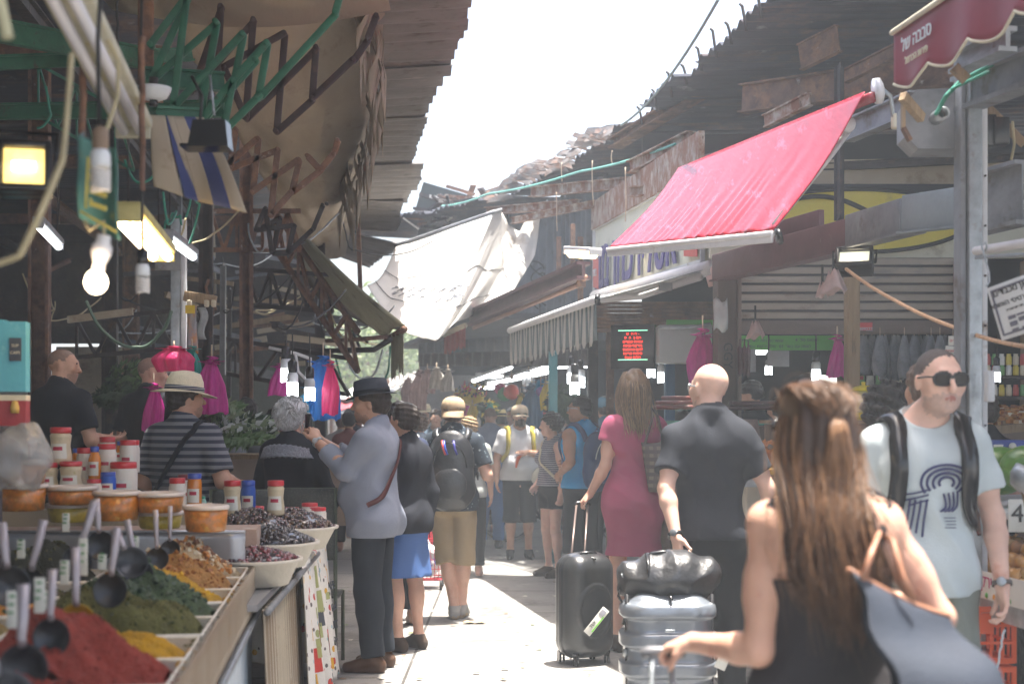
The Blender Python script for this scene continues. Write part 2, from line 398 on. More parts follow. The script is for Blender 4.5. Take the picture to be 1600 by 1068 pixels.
def person(px=None,Y=None,heading=0,H=1.75,vox=.012,tone='mid',female=False,girth=1.0,belly=0,label='',x=None,z0=0,arms=None,legs=None,head=(0,0,0),hair='none',haircol='dark',face=None,clothes=(),slim=1.0,beard=None,shoes=None,group=None,lean=0,hscale=1.0,headshift=(0,0,0),feet=True,cat='person',hairline=.045):
 """builds one person: one skin mesh plus clothing/hair children. heading: degrees, 0 = faces away (+Y)."""
 face=(vox<.013)if face is None else face
 xx=G(px,Y).x if x is None else x
 T=Person();s=H/1.75;T.s=s
 B=Sdf();g=girth;fw=.88 if female else 1.0;sh=(.143 if female else.166)*(1+(g-1)*.4)
 T.sh=sh;hw=1.04 if female else.96
 sk=Sdf()
 B.ell((0,0,.95),(.158*hw*g,.108*g,.12),k=.06,tg='torso')
 for q in(-1,1):B.ell((q*.075*g,-.045,.915),(.088*g*hw,.088*g,.10),k=.05,tg='torso')
 B.ell((0,.005,1.10),((.118 if female else.138)*g*slim,.092*g*slim,.15),k=.07,tg='torso')
 if belly:B.ell((0,.05*belly+.02,1.08),(.14*g,.10+.05*belly,.14),k=.06,tg='torso')
 B.ell((0,-.005,1.285),((.135 if female else.158)*g*slim,.105*g,.175),k=.07,tg='torso')
 B.cap((-sh*.62,-.012,1.395),(sh*.62,-.012,1.395),.060*fw,k=.06,tg='torso')
 for q in(-1,1):
  B.cap((q*sh*.86,-.02,1.415),(0,-.022,1.505),.034*fw,.047*fw,k=.05,tg='torso')
  B.ell((q*.075,-.075,1.36),(.08,.045,.10),k=.05,tg='torso')
  if female:B.ell((q*.07,.085,1.28),(.068,.060,.065),k=.03,tg='torso')
  else:B.ell((q*.08,.06,1.32),(.085,.055,.075),k=.05,tg='torso')
 nk=.046 if female else.057*(1+(g-1)*.5)
 hc=V3(0,.025,1.635)+np.array(headshift,'f')
 B.cap((0,-.018,1.46),hc+V3(0,-.03,-.07),nk*1.08,nk,k=.035,tg='neck')
 arms=arms or{};T.wr={};T.el={}
 for nm,q in(('R',1),('L',-1)):
  A=dict(el=(q*(sh+.06),-.03,1.15),wr=(q*(sh+.075),.04,.905),curl=28,palm=None,d=None,thumb=20);A.update(arms.get(nm,{}))
  S0=V3(q*sh,-.01,1.400);E=np.array(A['el'],'f');Wp=np.array(A['wr'],'f');t=g**.7*fw
  B.cap(S0,S0+V3(q*.001,0,0),.055*fw*(1+(g-1)*.4),k=.045,tg='uarm'+nm)
  B.cap(S0,E,.053*t,.041*t,k=.03,tg='uarm'+nm);M_=S0*.55+E*.45
  B.cap(M_+V3(0,.008,0),M_+(E-S0)*.12+V3(0,.008,0),.046*t,k=.04,tg='uarm'+nm)
  fm=E+(Wp-E)*.28
  B.cap(E,fm,.041*t,.043*t,k=.02,tg='farm'+nm);B.cap(fm,Wp,.043*t,.0275*t,k=.02,tg='farm'+nm)
  dd=A['d']if A['d']is not None else(Wp-E)
  hand(B,Wp,dd,q,A['curl'],A['palm'],thumb=A['thumb'],sc=.95*fw,curls=A.get('curls'))
  T.wr[nm]=Wp;T.el[nm]=E;T.S=S0
 lg=dict(L=dict(hip=(-.092,0,.93),kn=(-.10,.012,.50),an=(-.105,-.03,.09),toe=(-.13,.0,0)),R=dict(hip=(.092,0,.93),kn=(.10,.012,.50),an=(.105,-.03,.09),toe=(.13,.0,0)))
 for nm in 'LR':
  lg[nm].update((legs or{}).get(nm,{}));l=lg[nm];q=1 if nm=='R' else-1
  h_,k_,a_=[np.array(l[j],'f')for j in('hip','kn','an')];t=g**.6*(.97 if female else 1)
  B.cap(h_,k_,.088*t*(1.04 if female else 1),.054*t,k=.045,tg='thigh'+nm)
  B.cap(k_,a_,.050*t,.036*t,k=.03,tg='shin'+nm);cm=k_*.72+a_*.28+V3(0,-.018,0)
  B.ell(cm,(.050*t,.054*t,.11),k=.04,tg='shin'+nm)
  if feet:
   fd=np.array(l.get('fd',(q*.15,1,0)),'f');fd/=np.linalg.norm(fd);hl=a_-fd*.04+V3(0,0,-.045);bl=a_+fd*.10+V3(0,0,-.055 if 'toez' not in l else l['toez'])
   B.cap(a_,hl,.036,.034,k=.02,tg='foot'+nm);B.cap(a_+fd*.02+V3(0,0,-.01),bl,.038,.032,k=.03,tg='foot'+nm)
   B.cap(bl,bl+fd*.06,.034,.022,k=.02,tg='foot'+nm);T.__dict__['foot'+nm]=(a_,hl,bl,fd)
 HM=rotm(*head);hs=hscale
 def hp(*v):return hc+HM@(V3(*v)*hs)
 def he(c,r,**k):B.ell(hp(*c),np.array(r,'f')*hs,M=HM,tg='head',**k)
 def hcap(a,b,r1,r2=None,**k):B.cap(hp(*a),hp(*b),r1*hs,None if r2 is None else r2*hs,tg='head',**k)
 T.hp=hp;T.HM=HM;T.hc=hc;T.hs=hs
 he((0,-.018,.028),(.076,.096,.086),k=.03);he((0,.028,-.03),(.060 if female else.064,.062,.084),k=.035)
 he((0,.033,-.078),(.044 if female else.052,.048,.036),k=.03)
 he((0,.066,-.098),(.020,.018,.018),k=.025)
 for q in(-1,1):he((q*.077,-.012,-.008),(.010,.019,.031),k=.008)
 if face:
  hcap((0,.090,.012),(0,.113,-.030),.007,.0125,k=.012);he((0,.106,-.036),(.018,.012,.009),k=.008)
  hcap((-.030,.080,.026),(.030,.080,.026),.013,k=.022)
  for q in(-1,1):
   he((q*.043,.062,-.020),(.024,.022,.022),k=.03);he((q*.030,.0765,.004),(.0150,.0125,.0105),k=.004,mi=0)
  he((0,.088,-.061),(.024,.012,.0075),k=.010);he((0,.086,-.072),(.019,.012,.0075),k=.008)
 paints=[]
 def pe(c,r,m):paints.append((dict(t='e',c=hp(*c),r=np.array(r,'f')*hs,M=HM),m))
 mats=[skinmat(tone),hairmat(haircol),mat('lips',(.42,.17,.14),.45,var=.05),mat('eye_white',(.75,.72,.70),.25,var=.02,bump=0),mat('iris',(.03,.018,.012),.2,var=.1,bump=0),hairmat('beard'),mat('stubble_'+tone,tuple(np.array(mats_tone(tone))*V3(.74,.78,.82)),.6,var=.12,scale=60),mat('buzzed_scalp_'+tone,tuple(np.array(mats_tone(tone))*V3(.42,.46,.5)),.6,var=.18,scale=70),mat('cropped_dark_hair',(.075,.058,.052),.7,var=.3,scale=70,bump=.4)]
 if beard=='full':pe((0,.04,-.088),(.078,.085,.052),5);pe((0,.10,-.052),(.034,.03,.012),5);pe((0,.0905,-.066),(.019,.02,.0075),2)
 if beard=='stubble':pe((0,.04,-.088),(.075,.085,.050),6)
 if hair=='buzz':paints.append((dict(t='e',c=hp(0,-.055,.060),r=V3(.095,.115,.082)*hs,M=HM),7))
 if hair=='receding':pe((0,-.052,.052),(.10,.110,.094),8)
 if face:
  if beard!='full':pe((0,.098,-.064),(.021,.022,.0095),2)
  for q in(-1,1):
   pe((q*.031,.092,.004),(.0135,.02,.0058),3);pe((q*.031,.094,.004),(.0055,.02,.0058),4)
   pe((q*.031,.094,.027),(.018,.022,.0038),1)
 hlo=V3(-9,-9,-9);res=mesh_sdf(B.p,vox,paints=paints)
 root=smesh('person',res,mats,None,s)
 root.location=(xx,Y,z0);root.rotation_euler=(R(lean),0,R(heading));tag(root,label,cat,group)
 T.root=root;T.B=B;T.vox=vox;T.girth=g
 hm=hairmat(haircol)
 if hair in('short','curly','afro','crop'):
  Hh=Sdf();th=dict(short=.014,curly=.024,afro=.065,crop=.007,receding=.007)[hair]
  Hh.ell(hp(0,-.026,.040),(V3(.076,.092,.080)+th)*hs,M=HM,k=.01)
  Hh.ell(hp(0,-.055,-.01),(V3(.068,.06,.06)+th)*hs,M=HM,k=.02)
  cut=[dict(t='e',c=hp(0,.100,-.040),r=V3(.090,.082,.090 if hair!='receding' else.13)*hs,M=HM),dict(t='e',c=hp(0,-.02,-.115),r=V3(.13,.12,.06)*hs,M=HM)]
  rr=np.random.RandomState(int(abs(xx)*97+Y*13));ph=rr.rand(6)*6;fr=150 if hair!='afro' else 90;am={'curly':.007,'afro':.013}.get(hair,.0035)
  r_=mesh_sdf(Hh.p,min(vox,.008)if vox<.015 else vox,subs=cut,disp=lambda X,Y_,Z:am*(np.sin(X*fr+ph[0])*np.sin(Y_*fr*.9+ph[1])+np.sin(Z*fr*1.1+ph[2]+X*40)))
  if r_:smesh('hair',r_,[hm],root,s,smooth=1 if am<.005 else 0)
 for c in clothes:garment(T,**c)
 return T
def mats_tone(t):return{'light':(.62,.36,.26),'mid':(.50,.28,.19),'tan':(.38,.20,.125),'pale':(.72,.46,.36)}[t]
def garment(T,kind,m,sleeve=.55,hem=.90,off=.013,name=None,leg=.5,waist=1.02,neck=.078,seed=1,amp=.009,flare=None,vn=0,mats=None,top=None,extra=None,narrow=0):
 """kind: top (tee, shirt, tank), legs (shorts, trousers), skirt, shoe"""
 B=T.B.p;h=T.vox if kind!='shoe' else min(T.vox,.012);pr=[];cuts=[];subs=[]
 if kind in('top','dress'):
  pr=[dict(p,off=.020 if i<3 else.003)for i,p in enumerate(q for q in B if q['tg']=='torso')]
  if sleeve<=0:
   for q in(-1,1):subs.append(dict(t='e',c=V3(q*(T.sh+.035-narrow),0,1.40),r=V3(.055,.2,.125),M=None))
   pr+=[]
  else:
   for nm in 'RL':
    sc=.64;ua=[p for p in B if p['tg']=='uarm'+nm];fa=[p for p in B if p['tg']=='farm'+nm]
    S0=ua[1]['a'];E=ua[1]['b']
    pr.append(dict(ua[0]))
    if sleeve<=1:
     e=S0+(E-S0)*sleeve;q=dict(ua[1]);q.update(b=e,rb=q['ra']+(q['rb']-q['ra'])*sleeve+.012,end=True,off=.004);pr.append(q)
    else:
     q=dict(ua[1]);q['off']=.004;pr.append(q);W_=fa[1]['b'];e=E+(W_-E)*min(sleeve-1,.97);q=dict(fa[1]);q.update(a=E,b=e,ra=.046,rb=.036+.006,end=True,off=.004);pr.append(q)
  if kind=='top' and hem<1.0:pr.append(dict(t='c',a=V3(0,.01,1.20),b=V3(0,.01,hem-.02),ra=.118*T.girth,rb=.158*T.girth*(1 if not top else.95),k=.06,m=0,tg='',flat=.72,end=False,off=.006))
  if kind=='dress' or flare:
   fl=flare or(.17,.115)
   pr.append(dict(t='c',a=V3(0,0,1.0),b=V3(0,0,hem-.02),ra=.135,rb=fl[0],k=.08,m=0,tg='',flat=fl[1]/fl[0],end=False))
  cuts.append(((0,0,hem),(0,0,-1)))
  subs.append(dict(t='e',c=V3(0,.03,1.535),r=V3(neck,neck+.02,.068+vn),M=None))
  if top:cuts.append(((0,0,top),(0,0,1)))
 elif kind=='legs':
  pr=[dict(p,off=-.001)for p in B if p['tg']=='torso'][:4];waist=min(waist,.99)
  for nm in 'RL':
   th=[p for p in B if p['tg']=='thigh'+nm][0];shn=[p for p in B if p['tg']=='shin'+nm]
   q=dict(th,k=.018);q['rb']+=.012
   if leg<=1:
    e=q['a']+(q['b']-q['a'])*leg;q.update(b=e,rb=q['ra']+(q['rb']-q['ra'])*leg+(flare or 0),end=True);pr.append(q)
   else:
    pr.append(q);a,b=shn[0]['a'],shn[0]['b'];e=a+(b-a)*(leg-1);q=dict(shn[0]);q.update(b=e,ra=q['ra']+.014,rb=(.052 if leg>1.5 else.066)+(flare or 0),end=True);pr.append(q)
    if leg>1.4:c_=dict(shn[1]);pr.append(c_)
  cuts.append(((0,0,waist),(0,0,1)))
 elif kind=='skirt':
  pr=[dict(p)for p in B if p['tg']=='torso'][:4];fl=flare or(.2,.15)
  pr.append(dict(t='c',a=V3(0,0,waist),b=V3(0,0,hem-.02),ra=.12,rb=fl[0],k=.06,m=0,tg='',flat=fl[1]/fl[0],end=False))
  cuts+=[((0,0,hem),(0,0,-1)),((0,0,waist),(0,0,1))]
 elif kind=='shoe':
  for nm in 'LR':
   if not hasattr(T,'foot'+nm):continue
   pr=[dict(p)for p in B if p['tg']=='foot'+nm]
   a_,hl,bl,fd=getattr(T,'foot'+nm)
   for p in pr:p['off']=.004
   sole=dict(t='c',a=hl+V3(0,0,-.024),b=bl+fd*.06+V3(0,0,-.010),ra=.030,rb=.026,k=.01,m=1,tg='',flat=1,end=False);pr.append(sole)
   r_=mesh_sdf(pr,h,off=.004,cuts=[((0,0,float(hl[2])-.045),(0,0,-1)),((0,0,float(a_[2])+.02),(0,0,1))])
   if r_:smesh(name or 'shoe',r_,[m,mats[0]if mats else m],T.root,T.s)
  return
 if extra:pr+=extra
 r_=mesh_sdf(pr,h,off=off,cuts=cuts,subs=subs,disp=folds(amp,seed)if amp else None)
 if r_:
  o=smesh(name or dict(top='shirt',dress='dress',legs='trousers',skirt='skirt')[kind],r_,[m]+(mats or[]),T.root,T.s);T.last=o;T.cloth=getattr(T,'cloth',[])+[(pr,off)]
  return o
def strap(T,pts,w=.03,th=.006,m=None,name='strap',off=.004,parent=None,n=24,base=None):
 """a flat band that follows the clothed body along pts (local, unscaled)"""
 prs,o_=(base or T.cloth[0]);prs=[dict(p)for p in prs]
 pts=[Vector(p)for p in pts];L=[]
 for i in range(n+1):
  t=i/n*(len(pts)-1);k=min(int(t),len(pts)-2);f=t-k
  p0,p1,p2,p3=pts[max(k-1,0)],pts[k],pts[k+1],pts[min(k+2,len(pts)-1)]
  L.append(.5*((2*p1)+(p2-p0)*f+(2*p0-5*p1+4*p2-p3)*f*f+(3*p1-p0-3*p2+p3)*f**3))
 q,g=sd_project(prs,[tuple(p)for p in L],o_+off+.006)
 par=parent if parent is not None else T.root
 s=T.s;vs=[];fs=[]
 base_m=T.root.matrix_basis if par is not T.root else None
 for i in range(n+1):
  p=Vector(q[i]);nn=Vector(g[i]).normalized();t=Vector(q[min(i+1,n)]-q[max(i-1,0)]).normalized();sd=t.cross(nn).normalized()
  for(a,b)in((-1,0),(1,0),(1,1),(-1,1)):vs.append((p+sd*a*w/2+nn*b*th)*s)
 for i in range(n):
  for j in range(4):fs.append((i*4+j,i*4+(j+1)%4,i*4+4+(j+1)%4,i*4+4+j))
 fs+=[(0,1,2,3),(n*4+3,n*4+2,n*4+1,n*4)]
 mb=MB();mb.add(vs,fs,m,True);o=mb.build(name,m,par)
 return o
def place_like(T,name,label,cat,group=None):
 """an Empty with the person's own frame, for a bag the person carries"""
 e=bpy.data.objects.new(name,None);COL.objects.link(e);e.location=T.root.location;e.rotation_euler=T.root.rotation_euler
 tag(e,label,cat,group);e.empty_display_size=.1
 return e
def wp(T,v):
 """person-local (unscaled) to world"""
 return Matrix.LocRotScale(T.root.location,T.root.rotation_euler,(1,1,1))@(Vector([float(q)for q in v])*T.s)
def hat(T,m,band,brim=.13,h=.105,r=.092,tilt=-4,name='hat',fedora=True,z=.055,droop=.01,brimup=.0,top=.8):
 """brimmed hat with a crown and band, in head frame"""
 hp=T.hp;s=T.s;HM=Matrix([list(map(float,row))for row in T.HM]);Tm=Matrix.Rotation(R(tilt),3,'X')
 def W_(v):return(Vector([float(q)for q in T.hc])+HM@((Tm@Vector(v)+Vector((0,-.012,z)))*T.hs))*s
 mb=MB();n=32;prof=[(r+brim,0),(r+brim*.5,.002),(r*1.0,.006),(r*.99,.03),(r*.95,h*.55),(r*top,h*.93),(r*top*.7,h)]
 def pt(ri,a,zz,i):
  x=ri*math.cos(a)*.88;y=ri*math.sin(a)*1.05
  if i==0 or i==1:zz+=(-droop if i==0 else-droop*.4)*abs(math.sin(a))+brimup*abs(math.cos(a))**2*(1 if i==0 else.3)
  if fedora and i>=5:zz-=.022*math.exp(-(x/(r*.28))**2);
  if fedora and i>=4 and math.sin(a)>.3:x*=1-.18*(math.sin(a)-.3)*(i-3)/3
  return W_((x,y,zz))
 vs=[pt(ri,2*math.pi*j/n,zz,i)for i,(ri,zz)in enumerate(prof)for j in range(n)]+[W_((0,0,h-(.024 if fedora else-.004)))]
 fs=[(i*n+j,i*n+(j+1)%n,(i+1)*n+(j+1)%n,(i+1)*n+j)for i in range(len(prof)-1)for j in range(n)]
 k=len(vs)-1;fs+=[((len(prof)-1)*n+j,(len(prof)-1)*n+(j+1)%n,k)for j in range(n)]
 mb.add(vs,fs,m,True);o=mb.build(name,m,T.root,solid=.004)
 bb=MB();bv=[W_((ri*math.cos(2*math.pi*j/n)*.88,ri*math.sin(2*math.pi*j/n)*1.05,zz))for(ri,zz)in((r*1.045,.008),(r*1.03,.036))for j in range(n)]
 bb.add(bv,[(j,(j+1)%n,n+(j+1)%n,n+j)for j in range(n)],band,True);bb.build('hat_band',band,o,solid=.003)
 return o
def cap_hat(T,m,peak=.07,back=False,name='cap',z=.04):
 s=T.s;HM=Matrix([list(map(float,row))for row in T.HM]);sg=-1 if back else 1
 def W_(v):return(Vector([float(q)for q in T.hc])+HM@((Vector(v)+Vector((0,-.016,z)))*T.hs))*s
 mb=MB();n=28;prof=[(1.0,-.030),(1.03,.0),(1.0,.028),(.86,.056),(.60,.076),(.28,.086)]
 vs=[W_((.094*q*math.cos(2*math.pi*j/n),.116*q*math.sin(2*math.pi*j/n),zz))for q,zz in prof for j in range(n)]+[W_((0,0,.089))]
 fs=[(i*n+j,i*n+(j+1)%n,(i+1)*n+(j+1)%n,(i+1)*n+j)for i in range(len(prof)-1)for j in range(n)];k=len(vs)-1
 fs+=[((len(prof)-1)*n+j,(len(prof)-1)*n+(j+1)%n,k)for j in range(n)]
 mb.add(vs,fs,m,True)
 def pk(u,v):
  a=math.pi*(.12+.76*u);rr=1+v*peak/.1;dz=-.028-v*(.018 if not back else.052)-.012*abs(math.cos(a))*v
  return W_((.094*math.cos(a)*(1+v*.05),sg*.116*math.sin(a)*rr,dz))
 mb.grid(pk,14,4,m);mb.blob(W_((0,0,.086)),.008*s,m,1)
 return mb.build(name,m,T.root,solid=.003)
def glasses(T,m=None,lens=None,y=.098,w=.024,hgt=.017,name='sunglasses'):
 m=m or mat('black_plastic',(.012,.012,.014),.25,var=.05,bump=0);lens=lens or mat('dark_lens',(.012,.008,.007),.3,var=.05,bump=0,spec=.25)
 hp=T.hp;s=T.s;fr=MB();ln=MB()
 def q(v):return Vector([float(a)for a in hp(*v)])*s
 for e in(-1,1):
  ring=[q((e*.033+w*math.cos(a)*(1 if abs(math.cos(a))<.7 else 1.06),y-.010*abs(math.cos(a))*(1 if math.cos(a)*e>0 else 0),.004+hgt*max(-.95,min(.95,math.sin(a)*1.25))))for a in[2*math.pi*k/16 for k in range(16)]]
  fr.tube(ring,.0045*s,m,6,closed=True)
  c=sum(ring,Vector())/16;ln.add(ring+[c+(q((0,1,0))-q((0,0,0))).normalized()*.003],[(k,(k+1)%16,16)for k in range(16)],lens,True)
  fr.tube([q((e*(.033+w),y-.008,.012)),q((e*.078,.06,.012)),q((e*.082,-.005,.008)),q((e*.080,-.02,-.008))],.0035*s,m,6)
 fr.tube([q((-.009,y+.002,.010)),q((.009,y+.002,.010))],.003*s,m,6)
 o=fr.build(name,m,T.root);ln.build('lens',lens,o);return o
def watch(T,nm,m,dial=None,r=.034,wd=.018,name='watch',t=.97):
 W_=T.el[nm]+(T.wr[nm]-T.el[nm])*t;d=Vector([float(a)for a in(T.wr[nm]-T.el[nm])]).normalized();c=Vector([float(a)for a in W_])*T.s;u=d.orthogonal().normalized();v=d.cross(u)
 mb=MB();n=20;vs=[c+(u*math.cos(2*math.pi*j/n)+v*math.sin(2*math.pi*j/n))*r*T.s+d*e*wd for e in(-.5,.5)for j in range(n)]
 mb.add(vs,[(j,(j+1)%n,n+(j+1)%n,n+j)for j in range(n)],m,True);o=mb.build(name,m,T.root,solid=.005)
 if dial:
  Rm=Matrix.Rotation(T.root.rotation_euler.z,3,'Z');cd_=(Rm.transposed()@Vector((-.4,-1,.3)));cd_=(cd_-d*cd_.dot(d)).normalized()
  M=basis(d.cross(cd_),d).to_3x3();db=MB();db.lathe([(.018,0),(.018,.007),(.015,.009)],c+cd_*(r*T.s),16,dial,Matrix((d.cross(cd_),d,cd_)).transposed());db.build('dial',dial,o)
 return o
def strands(T,paths,m,name='hair',w=.0035,jit=.006,per=14,seed=3,parent=None,mats=None):
 """many thin flat locks along guide paths (local unscaled points)"""
 rr=random.Random(seed);mb=MB();s=T.s
 for path in paths:
  pts=[Vector([float(a)for a in p])for p in path]
  for _ in range(per):
   o=Vector((rr.gauss(0,jit),rr.gauss(0,jit),rr.gauss(0,jit*.6)));e=Vector((rr.gauss(0,jit),rr.gauss(0,jit),rr.gauss(0,jit)))
   cut=rr.uniform(.86,1.0);n=10;L=[]
   for i in range(n+1):
    t=i/n*cut*(len(pts)-1);k=min(int(t),len(pts)-2);f=t-k
    p0,p1,p2,p3=pts[max(k-1,0)],pts[k],pts[k+1],pts[min(k+2,len(pts)-1)]
    q=.5*((2*p1)+(p2-p0)*f+(2*p0-5*p1+4*p2-p3)*f*f+(3*p1-p0-3*p2+p3)*f**3)
    L.append((q+o*.5+(o+e*1.6*i/n)*(i/n)+Vector((math.sin(i*.9+o.x*900)*.002,0,0)))*s)
   mm=rr.choice(mats)if mats else m
   mb.tube(L,[w*s*(1-.75*(i/n)**3)for i in range(n+1)],mm,4,caps=False)
 return mb.build(name,m,parent or T.root)
# ================= materials of the place =================
asphalt=mat('pavement',(.24,.232,.22),.85,var=.10,scale=1.6,bump=.25,bscale=60,dirt_or_sheen=[((.12,.115,.11),.34,1.1),((.36,.35,.33),.15,3),((.07,.065,.06),.18,5)],stripes=[(1,1.45,.014,(.05,.047,.045)),(0,1.9,.010,(.06,.055,.05),.35)],voro=(2.2,.035,(.08,.075,.07)))
rust=mat('rusty_steel',(.15,.085,.06),.85,var=.45,scale=7,bump=.4,dirt_or_sheen=[((.26,.13,.07),.45,5),((.38,.33,.30),.12,9)])
rust2=mat('peeling_painted_steel',(.44,.38,.32),.8,var=.25,scale=5,bump=.4,dirt_or_sheen=[((.20,.07,.03),.85,7),((.10,.05,.03),.25,13)],stretch=(1,1,.7))
darksteel=mat('dark_steel',(.035,.030,.030),.7,var=.4,scale=6,bump=.3,dirt_or_sheen=((.10,.06,.04),.3,8))
greensteel=mat('green_painted_steel',(.02,.115,.065),.55,var=.3,scale=9,bump=.2,dirt_or_sheen=((.05,.035,.02),.22,9))
galv=mat('galvanised_steel',(.36,.39,.41),.42,.6,var=.22,scale=18,bump=.12,dirt_or_sheen=((.22,.17,.13),.16,7))
galvdull=mat('dull_zinc_sheet',(.22,.23,.245),.6,.35,var=.25,scale=6,bump=.2,dirt_or_sheen=((.12,.09,.075),.3,4))
whitepaint=mat('chipped_white_paint',(.62,.64,.66),.5,var=.08,scale=9,bump=.1,dirt_or_sheen=((.30,.24,.19),.16,6))
brownpost=mat('brown_painted_post',(.16,.115,.095),.6,var=.14,scale=4,bump=.12,dirt_or_sheen=((.42,.38,.35),.08,9))
wood=mat('weathered_wood',(.27,.19,.11),.8,var=.3,scale=4,bump=.4,stretch=(5,5,.5),dirt_or_sheen=((.10,.07,.045),.25,6))
roofdark=mat('old_roof_sheet',(.038,.043,.060),.7,var=.4,scale=2.5,bump=.3,dirt_or_sheen=[((.13,.075,.06),.35,3),((.20,.19,.20),.15,6)],stretch=(.5,1,1))
roofgrey=mat('weathered_grey_roof_sheet',(.19,.18,.17),.85,var=.18,scale=3,bump=.4,dirt_or_sheen=[((.11,.095,.085),.30,9),((.30,.27,.24),.2,3)],stretch=(.6,2,1))
tan=mat('tan_awning_cloth',(.34,.285,.215),.9,var=.10,scale=2.2,bump=.3,bscale=14,translucent=.20,dirt_or_sheen=((.24,.19,.14),.28,2.5),stretch=(2,.6,1))
olivecloth=mat('olive_grey_awning_cloth',(.34,.33,.24),.85,var=.12,scale=3,bump=.2,translucent=.4,dirt_or_sheen=((.13,.12,.09),.3,3))
cream=mat('cream_board',(.62,.62,.50),.6,var=.06,scale=2,bump=.05,dirt_or_sheen=((.40,.38,.28),.16,3))
beige=mat('beige_painted_sheet',(.38,.32,.23),.75,var=.14,scale=2,bump=.2,dirt_or_sheen=[((.20,.15,.10),.3,2.2),((.45,.40,.32),.2,5)])
shut=mat('weathered_roller_shutter',(.36,.31,.25),.6,.15,var=.14,scale=2.5,bump=.15,dirt_or_sheen=[((.15,.09,.06),.30,2.6),((.24,.23,.21),.3,4)],stretch=(.5,1,2))
bluewall=mat('blue_grey_sheet_wall',(.13,.145,.165),.7,.1,var=.2,scale=2,bump=.2,dirt_or_sheen=((.08,.075,.08),.35,3))
plaster=mat('pale_plaster',(.66,.64,.60),.9,var=.08,scale=1.5,bump=.2,dirt_or_sheen=((.44,.41,.37),.2,1.2))
blackpl=mat('black_plastic',(.012,.012,.014),.25,var=.05,bump=0)
rubber=mat('black_rubber',(.02,.02,.02),.7,var=.2)
rope_m=mat('tan_rope',(.55,.42,.30),.8,var=.2,scale=80)
cable_m=mat('old_ivory_cable',(.40,.34,.20),.6,var=.15)
cabledark=mat('dark_cable',(.02,.02,.02),.6)
cablegreen=mat('green_cable',(.03,.22,.15),.5)
# ================= ground =================
g=MB();nn=60
g.grid(lambda u,v:(-190+380*u,-60+180*v,0),4,4,asphalt)
g.build('ground',asphalt);bpy.data.objects['ground']['kind']='structure'
def litter():
 m=[mat('litter_paper',(.55,.52,.45),.8),mat('litter_leaf',(.16,.24,.06),.7),mat('litter_brown',(.20,.13,.08),.8)]
 mb=MB()
 for i in range(170):
  Y=rnd.uniform(7.5,21);x=LX(Y)+.35+rnd.random()**1.3*(FX(Y)-LX(Y)-.5);s_=rnd.uniform(.008,.028)
  a=rnd.random()*6;z=rnd.uniform(.004,.012)
  q=[Vector((x+s_*math.cos(a+t)*(1+.6*rnd.random()),Y+s_*1.1*math.sin(a+t),z+rnd.uniform(0,.006)))for t in(0,1.4,2.7,4.2)]
  mb.add(q,[(0,1,2,3)],rnd.choice(m))
 tag(mb.build('litter'),kind='stuff')
litter()
def cardboard_bits():
 for i,(px,Y,w,lab)in enumerate(((742,11.0,.16,'torn flat scrap of pale cardboard on the pavement beside the boots'),(548,8.3,.1,'small green leaf scrap on the pavement behind the jeans'))):
  c=G(px,Y);mb=MB(c);mb.grid(lambda u,v:c+Vector(((u-.5)*w*(1+.2*math.sin(v*9)),(v-.5)*w*.6,.008+.01*math.sin(u*6+v*4)**2)),6,4,mat('torn_cardboard',(.42,.33,.22),.9))
  tag(mb.build('cardboard_scrap',solid=.003),lab,'cardboard scrap')
cardboard_bits()
def csheet(name,A,Bp,Cp,D,m,pitch=.076,amp=.012,lab=None,cat=None,parent=None,jag=0,th=.0015,group=None,kind=None,along=True,seed=0):
 """corrugated sheet through corners A-B (ridges run A->B), D-C the other side; jag: ragged ends"""
 A,Bp,Cp,D=map(Vector,(A,Bp,Cp,D));w=((D-A).length+(Cp-Bp).length)/2;n=max(4,int(w/pitch*6));n=min(n,420)
 nrm=(Bp-A).cross(D-A).normalized();r_=random.Random(seed+11);mb=MB(A if parent is None else parent.location,0 if parent is None else parent.rotation_euler.z);nv=8
 jg=[]
 k=0
 while len(jg)<=n:
  q=r_.uniform(-1,1)*jag;jg+=[q]*r_.randint(6,26)
 def fn(u,v):
  i=int(round(u*n));a=A.lerp(D,u);b=Bp.lerp(Cp,u);vv=v*(1+jg[i]/max((b-a).length,.1))if v>.999 else v
  return a.lerp(b,vv)+nrm*amp*math.sin(2*math.pi*u*w/pitch)+nrm*.01*math.sin(u*17+seed)*v
 mb.grid(fn,n,nv,m);o=mb.build(name,m,parent,solid=th)
 if lab:tag(o,lab,cat,group,kind)
 elif kind:o['kind']=kind
 return o
def post(name,px,Y,z1,w,d,m,lab,cat='post',z0=0,m2=None,group=None,kind_='C',x=None):
 x=G(px,Y).x if x is None else x;e=empty(name,(x,Y,z0),lab,cat,group,AANG)
 b=sub(e);Mr=Matrix.Rotation(AANG,3,'Z')
 def L(a,b_,c):return Vector((x,Y,z0))+Mr@Vector((a,b_,c))
 H_=z1-z0
 if kind_=='C':
  t=.006
  b.box(L(0,d/2,H_/2),(w,t,H_),Mr,m);b.box(L(-w/2,0,H_/2),(t,d,H_-.004),Mr,m);b.box(L(w/2,0,H_/2),(t,d,H_-.006),Mr,m)
  b.box(L(-w/2+.012,-d/2,H_/2),(.024,t,H_-.01),Mr,m);b.box(L(w/2-.012,-d/2,H_/2),(.024,t,H_-.012),Mr,m)
 else:b.box(L(0,0,H_/2),(w,d,H_),Mr,m,bev=.006)
 b.build('shaft',m,e)
 p=sub(e);p.box(L(0,0,.006),(w+.08,d+.08,.012),Mr,m)
 for q in((1,1),(-1,1),(1,-1),(-1,-1)):p.lathe([(.009,0),(.009,.012)],L(q[0]*(w/2+.024),q[1]*(d/2+.024),.012),6,m)
 p.build('base_plate',m,e);return e
